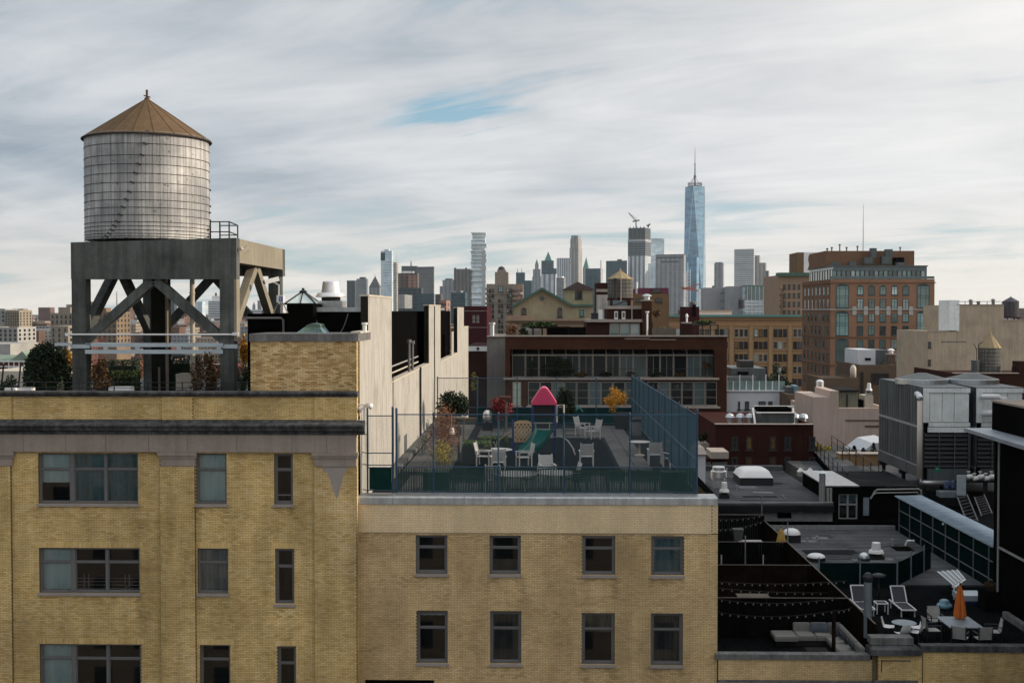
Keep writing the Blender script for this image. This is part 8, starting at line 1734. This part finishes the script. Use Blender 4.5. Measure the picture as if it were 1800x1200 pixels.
t, tier, spire=tower('broad grey brown office slab with fine floor lines', 731.5, 764.5, 469, 3250, 'sk_slab', .03); tier('crown_band', -.005, 1.005, 469, 474, 'sk_roof', -.01, 1.01)
t, tier, spire=tower('dark brick block with rounded roof tanks', 700, 734, 480, 1500, 'sk_brown', .0); tier('lower_wing', .5, 1.2, 508, 560, 'sk_dark', -.4, .5); tier('setback', .2, .8, 476.5, 480.5, 'sk_white_plain', .1, .4); tier('lit_bay', .52, .98, 484, 506, 'sk_red', -.03, .3)
t, tier, spire=tower('wide low dark grey block under the dark brick block', 700, 741, 506, 1450, 'sk_dark'); t, tier, spire=tower('squat black block before the grey brown slab', 732, 762, 516, 1400, 'sk_dark_teal')
t, tier, spire=tower('small dark block left of the grey setback tower', 765, 778, 517, 1500, 'sk_brown', .2); t, tier, spire=tower('grey setback tower between the small dark block and the ribbed one', 778, 801, 492, 2800, 'sk_stone_grey', .1); tier('setback', -.25, 0, 503, 560, 'sk_stone_grey'); tier('roof_plant', .25, .8, 489.5, 492, 'sk_roof')
t, tier, spire=tower('dark brown windowless tower with ribbed shafts', 798, 830, 472.5, 2700, 'sk_plain_grey', .0)
for i in range(5):tier('rib', .02+i*.2, .12+i*.2, 470.5 if i in (0, 3) else 473, 560, 'sk_brown', -.06, .0)
t, tier, spire=tower('grey green block with a flat roof before the ribbed tower', 793, 822, 514, 1600, 'sk_dark_teal', .12); tier('penthouse', .1, .7, 511, 514.3, 'sk_stone_grey')
t, tier, spire=tower('small brown and red block in front of the ribbed tower', 773, 791, 528, 900, 'sk_red', .35)
# the tower of shifted glass boxes
JT=thing('tower', 'slender glass tower of shifted boxes stepping in and out near the top', 'skyscraper', (X(841, 2700), 2700, 0)); rn=random.Random(11); Yj=2700; y_=408.5; i=0
while y_<560:
 h=(6.5 if y_<470 else 10); j=2.6*(1-min(1, (y_-408)/130))+.25; o0, o1=rn.uniform(-j, j*.4), rn.uniform(-j*.4, j); a, b=829.5+o0+(1.5 if y_<440 else 0), 853+o1+(.0 if y_<440 else 0.6)
 q=MB(); q.box(X(a, Yj), X(b, Yj), Yj+rn.uniform(-4, 4), Yj+30, Z(y_+h, Yj), Z(y_, Yj)-1.6); part('glass_box', q, 'sk_glass_pale', JT)
 q=MB(); q.box(X(a-1.6*(rn.random()<.5), Yj), X(b+1.4*(rn.random()<.5), Yj), Yj-6, Yj+31, Z(y_, Yj)-1.5, Z(y_, Yj)); part('balcony_slab', q, 'sk_white_plain', JT); y_+=h; i+=1
q=MB(); q.box(X(848, Yj), X(854, Yj), Yj-7, Yj-5, Z(560, Yj), Z(440, Yj)); part('lit_edge', q, 'sk_white', JT)
t, tier, spire=tower('slim dark blue tower with roof antennas beside the balcony tower', 907, 923, 479, 2900, 'sk_dark_teal', .1); q=MB();
for px in (910, 917):q.lathe((X(px, 2900), 2905, Z(479, 2900)), [(1, 0), (.5, 10)], 5)
part('antenna', q, 'sk_steel', t, kind='stuff'); t, tier, spire=tower('short black glass tower in front of the slim dark blue one', 920, 936, 493, 2500, 'sk_dark_teal', .15)
t, tier, spire=tower('gothic grey tower tapering to a small green spire', 935.5, 951.5, 486, 3900, 'sk_stone_grey', .1); tier('setback', .08, .92, 473, 486.5, 'sk_stone_grey', .08, .92); tier('lantern', .3, .7, 465, 473, 'sk_stone_grey', .3, .7); spire('spire', .3, .7, 455, 465, 'sk_copper')
t, tier, spire=tower('dark tower with a tall green pyramid spire', 951.5, 973.5, 458, 3700, 'sk_dark_teal', .08); spire('spire', .25, .85, 442, 458, 'sk_copper'); tier('wing', 1.0, 1.28, 472, 560, 'sk_dark_teal')
t, tier, spire=tower('white columned building below the green spire', 951, 979, 482, 2600, 'sk_white_cols', .1); t, tier, spire=tower('small beige tower in front of the white columned building', 978, 994, 488, 2200, 'sk_plain_grey', .2); tier('cap', .2, .8, 486, 488.2, 'sk_white_plain')
t, tier, spire=tower('wide pale grey tower with vertical piers', 978.5, 1003, 453.5, 3400, 'sk_white_cols', .0); t, tier, spire=tower('tall limestone tower with a sunlit flank and notched crown', 1001, 1023.5, 436, 3500, 'sk_stone', .32); tier('shaft_upper', .05, .95, 420, 436.5, 'sk_stone', .05, .95); tier('crown', .12, .88, 414, 420.5, 'sk_stone_grey', .12, .88)
t, tier, spire=tower('pale tower with a green pyramid peak', 1024.5, 1036, 470, 3800, 'sk_stone', .2); spire('peak', .05, .95, 451, 470, 'sk_copper'); t, tier, spire=tower('dark teal glass block below the green peak', 1029, 1059, 472, 3000, 'sk_dark_teal', .02)
t, tier, spire=tower('dark flat topped glass block between the green peak and the unfinished tower', 1065, 1101, 458.5, 3300, 'sk_dark_teal', .03); tier('roof_plant', .55, .75, 456, 458.7, 'sk_roof')
q=MB(); q.lathe((X(1058.5, 900), 900, 20), [(.5, 0), (.3, Z(470, 900)-20)], 6); solo('flagpole', q, 'sk_white_plain', 'white mast rising before the dark teal glass block', 'mast')
# unfinished tower with a crane
Yu=3300; t, tier, spire=tower('unfinished tower with bare dark upper floors and a crane', 1103.5, 1145, 450, Yu, 'sk_white_cols', .3); tier('bare_floors', .0, 1.0, 420, 450, 'sk_dark', .0, 1.0); tier('white_band', -.01, 1.01, 421.5, 425, 'sk_white', -.01, 1.01); tier('top_frame', .02, .98, 401, 420.5, 'sk_dark', .02, .98)
for i in range(8):tier('floor_slab', .0, 1.01, 402+i*2.6, 402.8+i*2.6, 'sk_slab', -.01, 1.0)
for i in range(6):tier('floor_slab', -.01, 1.02, 427+i*4, 428.2+i*4, 'sk_plain_grey', -.02, 1.01)
for i in range(5):tier('steel_column', .06+i*.2, .10+i*.2, 398.5, 402, 'sk_steel', .1, .15)
q=MB(); pb_=P(1118, 400, Yu); q.beam(pb_, P(1118, 388, Yu), 3, 3); q.beam(P(1118, 389, Yu), P(1105, 374, Yu), 2, 2.5); q.beam(P(1112, 389.5, Yu), P(1124, 387, Yu), 3, 4); q.beam(P(1118, 388, Yu), P(1118, 383, Yu), 1.5, 1.5); q.beam(P(1118, 383, Yu), P(1107, 376, Yu), .8, .8); part('crane', q, 'sk_plain_grey', t); q=MB(); q.beam(P(1139, 400, Yu), P(1141, 395, Yu), 3, 3); q.beam(P(1137, 397, Yu), P(1143, 394, Yu), 4, 4); part('hoist', q, 'sk_roof', t)
Mgrid('sk_mirror', (.55, .60, .63), (.50, .58, .63), 12, 4.2, .9, .9, .2, .08, metal=.5); t, tier, spire=tower('pale mirror glass tower behind the unfinished one', 1144, 1167, 419, 3900, 'sk_mirror', .0)
t, tier, spire=tower('light blue glass block at the foot of the mirror tower', 1140, 1154, 463, 3000, 'sk_glass_pale', .0)
t, tier, spire=tower('massive grey office block with a fine window grid and louvred top', 1152, 1204, 449, 2800, 'sk_stone_grey', .1); tier('louver_band', .02, .98, 451.5, 454.5, 'sk_roof', -.01, .1); tier('louver_band', .2, .82, 459, 462, 'sk_roof', -.012, .1); tier('parapet', -.01, 1.01, 447.5, 449.5, 'sk_slab', -.01, 1.01)
# the tallest tower: square base turning into a square top set at 45 degrees
Yo=3950; cx=X(1220.5, Yo); hb=(X(1243, Yo)-X(1200.5, Yo))/2*.985; zt_=Z(328.5, Yo, 1220); OT=thing('tower', 'tallest blue glass tower with tapering triangular facets and a spire', 'skyscraper', (cx, Yo, 0)); th=R(-16)
def ring(r, n, z, a0):return [(cx+r*math.cos(a0+k*math.pi/2), Yo+r*math.sin(a0+k*math.pi/2), z) for k in range(4)]
rb_=hb/math.cos(R(45)-abs(th)); b_=ring(rb_, 4, 57, R(-135)+th); tp=ring(rb_*.7071*1.0, 4, zt_, R(-90)+th)
Mgrid('sk_one', (.22, .33, .42), (.16, .28, .38), 14, 4.1, .93, .86, .25, .16, var=.1, metal=.3)
q=MB(); q.hexa([(x, y, z) for z in (0, 57) for x, y, _ in ring(rb_, 4, 0, R(-135)+th)]); part('podium', q, 'sk_glass_blue', OT)
for k in range(4):
 q=MB(); q.poly([b_[k], b_[(k+1)%4], tp[k]]); part('facet', q, 'sk_one', OT); q=MB(); q.poly([b_[(k+1)%4], tp[(k+1)%4], tp[k]]); part('facet', q, 'sk_one', OT)
 q=MB(); q.beam(b_[k], tp[k], 1.2, 1.2); q.beam(b_[(k+1)%4], tp[k], 1.2, 1.2); part('edge', q, 'sk_glass_pale', OT, kind='stuff')
q=MB(); q.poly(tp); part('roof', q, 'sk_roof', OT)
q=MB(); rr=22
for z in (zt_+1, zt_+7, zt_+12):q.tube([(cx+rr*math.cos(k*.3927), Yo+rr*math.sin(k*.3927), z) for k in range(17)], 1.0, 5, caps=False)
for k in range(12):a=k*.5236; q.beam((cx+rr*math.cos(a), Yo+rr*math.sin(a), zt_), (cx+rr*math.cos(a), Yo+rr*math.sin(a), zt_+12), 1, 1)
part('crown_ring', q, 'sk_steel', OT, kind='stuff'); zs_=Z(259, Yo, 1220); q=MB(); q.lathe((cx, Yo, zt_), [(3.2, 0), (2.6, 30), (4.5, 31), (4.5, 36), (2.2, 37), (1.6, 70), (2.6, 71), (2.6, 74), (1.2, 75), (.5, zs_-zt_)], 8); part('spire', q, 'sk_steel', OT)
for k in range(4):a=k*1.571+.6; q=MB(); q.beam((cx+18*math.cos(a), Yo+18*math.sin(a), zt_+12), (cx, Yo, zt_+34), .8, .8); part('stay', q, 'sk_steel', OT)
t, tier, spire=tower('dark blue glass tower in front of the tallest tower', 1205, 1229, 452, 3300, 'sk_glass_blue', .25); t, tier, spire=tower('white slab with a louvred side at the foot of the tallest tower', 1228, 1234, 508, 900, 'sk_white_plain', .0, deep=6); tier('dark_side', 1.02, 1.8, 508, 545, 'sk_dark')
t, tier, spire=tower('lone grey apartment tower between the tallest tower and the striped tower', 1255, 1272, 462.5, 2900, 'sk_stone_grey', .15); tier('cap', .1, .9, 461, 462.8, 'sk_stone_grey'); tier('podium_roof', -.25, .1, 502, 508, 'green_trim')
t, tier, spire=tower('white tower with bold horizontal window bands', 1290, 1324, 438, 3000, 'sk_white', .06); t, tier, spire=tower('beige tower stepping down behind the banded white tower', 1322, 1336, 449, 3100, 'sk_stone', .2); tier('step', 1.0, 1.9, 462, 560, 'sk_stone'); tier('step', 1.9, 2.3, 476, 560, 'sk_slab')
t, tier, spire=tower('bare grey concrete block with one dark stripe', 1239, 1274, 505.5, 780, 'sk_concrete', .0, cat='building', deep=20, name='building'); tier('glass_strip', 1.02, 1.2, 505, 560, 'sk_glass_pale'); t, tier, spire=tower('grey concrete block with a dark water tank in front', 1281, 1309, 503, 760, 'sk_concrete', .0, cat='building', deep=20, name='building')
t, tier, spire=tower('low modern building of teal glass stepping down', 1309, 1344, 503, 750, 'sk_glass_pale', .0, cat='building', deep=20, name='building'); tier('teal_glass', .0, .99, 504, 527, 'sk_teal' if 'sk_teal' in MATS else 'pane_teal', -.02, 0); tier('lower_step', 1.0, 1.25, 515, 560, 'sk_glass_pale'); tier('roof_edge', -.01, 1.01, 501.5, 503.5, 'green_trim', -.03, 1)
for i in range(5):tier('floor_slab', .0, 1.1, 529+i*6, 531+i*6, 'sk_white_plain', -.05, .0); tier('mullion', .1+i*.2, .115+i*.2, 503, 560, 'sk_white_plain', -.06, -.02)
water_tank(1303, 600, 5.5, 527, 542, 521, 'tank_dark', 'roof_slate', 'tiny dark water tank before the grey concrete block', hoops=3, n=16)
t, tier, spire=tower('distant pale blocks at the end of the skyline', 1344, 1358, 512, 1500, 'sk_stone_grey', .2); t, tier, spire=tower('thin far tower next to the old tan building', 1355, 1370, 528, 2200, 'sk_stone', .2)
# red and white scaffold mast
t=thing('scaffold_mast', 'red and white scaffold mast with slanting booms before the tallest tower', 'mast', (X(1210, 700), 700, 20)); q=MB(); q.beam((X(1208.5, 700), 700, 20), (X(1208.5, 700), 700, Z(462, 700)), .5, .5); q.beam((X(1213, 700), 700, 20), (X(1213, 700), 700, Z(474, 700)), .5, .5)
for i in range(22):z=25+i*2.0; q.beam((X(1206, 700), 700, z), (X(1210.5, 700), 700, z), .35, .35)
q.beam((X(1206, 700), 700, 20), (X(1206, 700), 700, Z(478, 700)), .4, .4); part('mast', q, 'sk_white_plain', t, kind='stuff'); q=MB(); q.beam(P(1197, 505, 700), P(1227, 511, 700), .9, .9); q.beam(P(1198, 508.5, 700), P(1222, 506, 700), .7, .7); q.beam(P(1206, 506, 700), P(1230, 499, 700), .6, .6); part('boom', q, 'sk_red_plain', t, kind='stuff')
# the little group of spires seen right of the concrete tower
t, tier, spire=tower('pale grey tower seen between concrete tower and fan', 453, 462, 528, 3000, 'sk_stone_grey', .2); t, tier, spire=tower('tiny pointed tower seen between concrete tower and fan', 444, 450, 536, 3200, 'sk_stone_grey', .1); spire('spire', .1, .9, 530, 536, 'sk_stone_grey'); t, tier, spire=tower('low white block below the pale grey tower', 438, 466, 544, 2200, 'sk_white', .0)
t, tier, spire=tower('white banded tower with a roof tank seen through the tower legs', 366.5, 393, 529, 2300, 'sk_white', .0); tier('roof_step', .2, .75, 520, 529.2, 'sk_white_plain', .2, .7); tier('roof_tank', .38, .5, 514.5, 520, 'sk_roof', .3, .4); t, tier, spire=tower('teal glass slab beside the white banded tower', 343, 361, 530, 2400, 'sk_glass_pale', .18); t, tier, spire=tower('dark stone tower partly hidden by the riser box', 293, 312, 519, 2500, 'sk_dark', .15)
q=MB(); q.lathe((X(206, 1800), 1800, 0), [(1.6, 0), (.5, Z(512, 1800))], 6); solo('radio_mast', q, 'sk_steel', 'thin radio mast seen between the left raking struts', 'mast')
# ------------------------------------------------------------------ the low city between
def house_proto(name, w, d, h, wall, roof, nx, nz, label, extra, seed):
 t=thing(name, label, 'building', (0, 0, 0)); q=MB(); q.box(-w/2, w/2, 0, d, 0, h, skip=(0, )); part('wall', q, MATS[wall], t)
 q=MB(); q.box(-w/2-.15, w/2+.15, -.15, .35, h+.002, h+.7); q.box(-w/2, -w/2+.3, .36, d, h+.002, h+.6); q.box(w/2-.3, w/2, .36, d, h+.002, h+.6); part('parapet', q, MATS[wall], t, kind='stuff')
 q=MB(); q.box(-w/2+.31, w/2-.31, .36, d-.1, h+.002, h+.06); part('roof', q, MATS[roof], t)
 q=MB(); fh=h/nz; ww=w/nx
 for i in range(nx):
  for j in range(nz):
   if j==0:continue
   q.box(-w/2+ww*(i+.27), -w/2+ww*(i+.73), -.05, .04, fh*(j+.22), fh*(j+.80), skip=(4, ))
 nd_=max(3, int(d/ww*.8)); wd=d/nd_
 for i in range(nd_):
  for j in range(1, nz):q.box(w/2-.04, w/2+.05, wd*(i+.3), wd*(i+.7), fh*(j+.25), fh*(j+.78), skip=(5, ))
 part('window', q, 'pane_dark', t, kind='stuff')
 rn=random.Random(seed); q=MB()
 if 'bulk' in extra:q.box(-w*.3, w*.1, d*.3, d*.6, h+.07, h+3.0)
 if 'chim' in extra:
  for k in range(3):x=rn.uniform(-w*.4, w*.4); y=rn.uniform(d*.2, d*.8); q.box(x-.4, x+.4, y-.3, y+.3, h+.07, h+rn.uniform(1.2, 2.2))
 if 'ac' in extra:
  for k in range(4):x=rn.uniform(-w*.4, w*.4); y=rn.uniform(d*.2, d*.8); q.box(x-.7, x+.7, y-.7, y+.7, h+.07, h+rn.uniform(.7, 1.4))
 if 'tank' in extra:q.lathe((w*.2, d*.5, h+2.2), [(1.6, 0), (1.6, 3.2), (.1, 4.3)], 14); [q.beam((w*.2+a, d*.5+b, h), (w*.2+a, d*.5+b, h+2.2), .25, .25) for a in (-1, 1) for b in (-1, 1)]
 if q.v:part('roof_plant', q, ('roof_grey' if 'tank' not in extra else 'tank_grey'), t, kind='stuff')
 return t, w, h
M('h_red', (.12, .05, .037), .9, sc=.1); M('h_tan', (.20, .145, .10), .9, sc=.1); M('h_white', (.34, .33, .31), .9, sc=.1); M('h_grey', (.22, .22, .22), .9, sc=.1); M('h_brown', (.12, .075, .055), .9, sc=.1); M('h_cream', (.27, .23, .175), .9, sc=.1); M('h_dark', (.06, .055, .055), .9, sc=.1); M('roof_silver', (.42, .43, .44), .6, sc=.1); M('roof_tar', (.05, .05, .052), .9, sc=.1); M('roof_red', (.20, .075, .055), .9, sc=.1)
protos=[house_proto('row_house', 12, 20, 15, 'h_red', 'roof_tar', 5, 5, 'distant red brick row house with tar roof and chimneys', ('chim', ), 1), house_proto('tenement', 16, 22, 19, 'h_tan', 'roof_silver', 6, 6, 'distant tan tenement with a silvery roof and stair hut', ('bulk', 'ac'), 2),
house_proto('loft_building', 20, 26, 23, 'h_white', 'roof_silver', 7, 6, 'distant white loft building with a rooftop water tank', ('tank', 'bulk'), 3), house_proto('row_house', 10, 18, 13, 'h_brown', 'roof_silver', 4, 4, 'distant brown row house with a silvery roof', ('chim', 'ac'), 4),
house_proto('garage_building', 22, 24, 11, 'h_grey', 'roof_tar', 6, 3, 'distant low grey building with roof machines', ('ac', ), 5), house_proto('tenement', 14, 20, 17, 'h_cream', 'roof_red', 5, 5, 'distant cream tenement with a reddish roof', ('bulk', 'chim'), 6), house_proto('row_house', 13, 22, 16, 'h_dark', 'roof_silver', 5, 5, 'distant dark painted house with a pale roof', ('ac', 'bulk'), 7), house_proto('tenement', 15, 20, 20, 'h_red', 'roof_silver', 6, 6, 'distant tall red tenement with a rooftop water tank', ('tank', 'chim'), 8)]
used=set(); rn=random.Random(2024); cnt=0
def place_house(x, y, s, k, rz=0.):
 global cnt
 t, w, h=protos[k]
 if k not in used:used.add(k); t.location=(x, y, 0); t.rotation_euler=(0, 0, rz); t.scale=(s, )*3; t['group']='low rise houses of the far district'
 else:copy_tree(t, (x, y, 0), rz, None, 'low rise houses of the far district', s)
 cnt+=1
Y_=240.0
zones=[(-70, 445)]
while Y_<1150:
 for (pa, pb) in zones:
  x=X(pa, Y_); xe=X(pb, Y_)
  while x<xe:
   k=rn.randrange(8); s=rn.uniform(.5, .85); w=protos[k][1]*s
   place_house(x+w/2, Y_+rn.uniform(-4, 4), s, k, rn.uniform(-.04, .04)); x+=w+(rn.uniform(8, 22) if rn.random()<.2 else rn.uniform(.3, 1.5))
 Y_*=1.125
# gap fillers between the mid distance buildings
for (px, Y_, k, s) in ((836, 420, 1, 1.), (846, 520, 2, .9), (928, 420, 0, 1.1), (1045, 330, 6, 1.2), (1190, 300, 7, 1.), (1215, 460, 2, 1.), (1250, 600, 0, 1.2), (1352, 560, 5, 1.3), (1650, 520, 1, 1.2), (1658, 700, 2, 1.2), (760, 520, 2, 1.), (790, 640, 7, 1.1), (720, 480, 5, 1.1), (690, 560, 0, 1.2), (905, 640, 3, 1.3), (1015, 520, 5, 1.1), (1145, 420, 1, 1.1), (1330, 420, 4, 1.1)):place_house(X(px, Y_), Y_, s, k)
# further still the roofs run together
q=MB(); rn=random.Random(77)
for i in range(2600):
 Yq=1180*(4.2**rn.random()); px=rn.uniform(-150, 2000); x=X(px, Yq); w=rn.uniform(10, 30); h=rn.uniform(10, 30) if rn.random()<.93 else rn.uniform(30, 52); q.m=rn.randrange(7); q.box(x-w/2, x+w/2, Yq, Yq+rn.uniform(15, 30), 0, h, skip=(0, 4))
Mgrid('far_red', (.16, .075, .055), (.05, .05, .055), 3.4, 3.6, .45, .5); Mgrid('far_tan', (.30, .235, .17), (.07, .07, .07), 3.4, 3.6, .45, .5); Mgrid('far_white', (.48, .46, .44), (.12, .13, .14), 3.6, 3.6, .45, .5); Mgrid('far_grey', (.20, .20, .21), (.06, .065, .07), 3.6, 3.6, .45, .5)
solo('distant_rooftops', q, [MATS[k] for k in ('far_red', 'far_tan', 'far_white', 'far_grey', 'far_red', 'h_brown', 'far_tan')], 'hazy mass of low roofs running to the horizon', 'city', kind='stuff')
# named buildings of that left view
def vblock(lab, px0, px1, pyt, Y, mat, rows, cols, py_step, depth=18, pm_='pane_dark', cat='building', fill=.5):
 t, a, b, zt=block('building', lab, px0, px1, pyt, Y, depth, mat, cat=cat, parapet=.4); w=(px1-px0)/cols
 for r_ in range(rows):
  for k in range(cols):p0=pyt+4+r_*py_step; win(t, X(px0+w*(k+.5-fill/2), Y), X(px0+w*(k+.5+fill/2), Y), Z(p0+py_step*.6, Y), Z(p0, Y), Y-.03, (), (), 'frame_dark', pm_, .08)
 q=MB(); nd_=max(3, int(depth/4))
 for r_ in range(rows):
  for k in range(nd_):
   p0=pyt+4+r_*py_step; y0=Y+depth*(k+.3)/nd_; q.box(b-.05, b+.06, y0, y0+depth*.4/nd_, Z(p0+py_step*.6, Y), Z(p0, Y), skip=(5, ))
 part('side_window', q, 'pane_dark', t, kind='stuff'); return t
vblock('white and tan office block on the far left horizon', 10, 34, 545, 700, 'h_cream', 5, 6, 5.0); vblock('white end wall of the far left office block', -12, 9.5, 543, 705, 'h_white', 3, 3, 7); vblock('white stone building with a heavy cornice below the office block', -20, 31, 575, 480, 'h_white', 3, 6, 7.5)
t=vblock('brown apartment block with a stepped top left of the tower leg', 89, 128, 550, 430, 'taupe', 6, 5, 9, fill=.35); add_box(t, 'step', 103, 124, 540, 550, 432, 8, 'taupe'); add_box(t, 'step', 117, 132, 535, 550, 434, 8, 'taupe')
vblock('plain brown block with small windows before the stepped apartments', 89, 120, 573, 360, 'taupe', 5, 3, 9, fill=.25); t=vblock('tan block with rooftop huts seen between the left struts', 172, 205, 548, 520, 'h_tan', 6, 4, 9); add_box(t, 'roof_hut', 181, 187, 541, 548, 522, 6, 'h_tan'); vblock('brown brick tower beside the left tower leg', 150, 161, 530, 600, 'h_brown', 5, 2, 9)
q=MB(); q.box(X(-60, 210), X(18, 210), 210, 222, 0, Z(605, 210)); solo('building', q, 'h_white', 'bright blank white wall at the left edge above the green gable', 'building')
t, a, b, zt_=block('brick_building', 'long brick building with white bands and a green gabled roof at the left edge', -70, 56, 635, 178, 12, 'h_red', parapet=0)
for py in (634, 643):add_box(t, 'white_band', -70, 56.3, py, py+2, 177.8, .18, 'white_paint')
for px in range(-40, 52, 9):add_box(t, 'pilaster', px, px+1.4, 636, 648, 177.85, .14, 'white_paint')
M('roof_green', (.20, .25, .20), .8, sc=.2); q=MB(); q.prism([P(18, 634, 178), P(54, 634, 178), P(39, 617, 178)], (0, 12, 0)); q.prism([P(-70, 634, 178.2), P(19, 634, 178.2), P(19, 626, 182), P(-70, 626, 182)], (0, 6, 0)); part('roof', q, 'roof_green', t)
for i, (px, w_, Y_, l_) in enumerate(((170, 52, 230, 'rust red treetops between the left legs of the concrete tower'), (356, 56, 240, 'rust red treetops left of the right tower leg'), (196, 40, 170, 'dark red treetop behind the roof garden hedge'), (250, 30, 300, 'brown treetop beyond the catwalk'))):
 bush('tree', l_, 'tree', px, 588 if i<2 else 618, 640, w_, Y_, 'leaf_red' if i in (0, 2) else 'leaf_rust', 1500, .22, 120+i, zbase=8, lumps=10)
# ------------------------------------------------------------------ blocks outside the picture, added for window reflections and to shade the playground
t=thing('brick_building', 'unseen brown brick building across the street, below the photographer', 'building', (0, -20, 0)); q=MB(); Mgrid('unseen_opposite_wall', (.30, .24, .18), (.04, .05, .055), 3.2, 3.6, .45, .6); q.box(-90, 90, -40, -3, 0, 35); part('wall', q, 'unseen_opposite_wall', t); q=MB(); q.box(-90, 90, -40, -2.8, 35.005, 35.4); part('roof', q, 'roof_grey', t)
t=thing('brick_building', 'unseen tall brick building added beyond the right edge to shade the playground', 'building', (58, 55, 0)); q=MB(); q.box(41, 76, 46.4, 95, 0, 52.6); part('wall', q, 'orange_dark', t); q=MB(); q.box(40.8, 76.2, 46.3, 95.2, 52.605, 53.0); part('roof', q, 'roof_grey', t)
# ------------------------------------------------------------------ air
hz_mb=MB(); hz_mb.box(-4500, 4500, -40, 6500, -1.2, 640)
hm_=bpy.data.materials.new('haze'); hm_.use_nodes=True; N=hm_.node_tree.nodes; L=hm_.node_tree.links; N.remove(N['Principled BSDF'])
pv=N.new('ShaderNodeVolumePrincipled'); pv.inputs['Density'].default_value=.000025; pv.inputs['Color'].default_value=(.74, .88, 1.0, 1); pv.inputs['Anisotropy'].default_value=.2
L.new(pv.outputs[0], N['Material Output'].inputs['Volume'])
hzo=solo('haze', hz_mb, hm_, 'thin pale haze over the whole city', 'haze', kind='stuff')
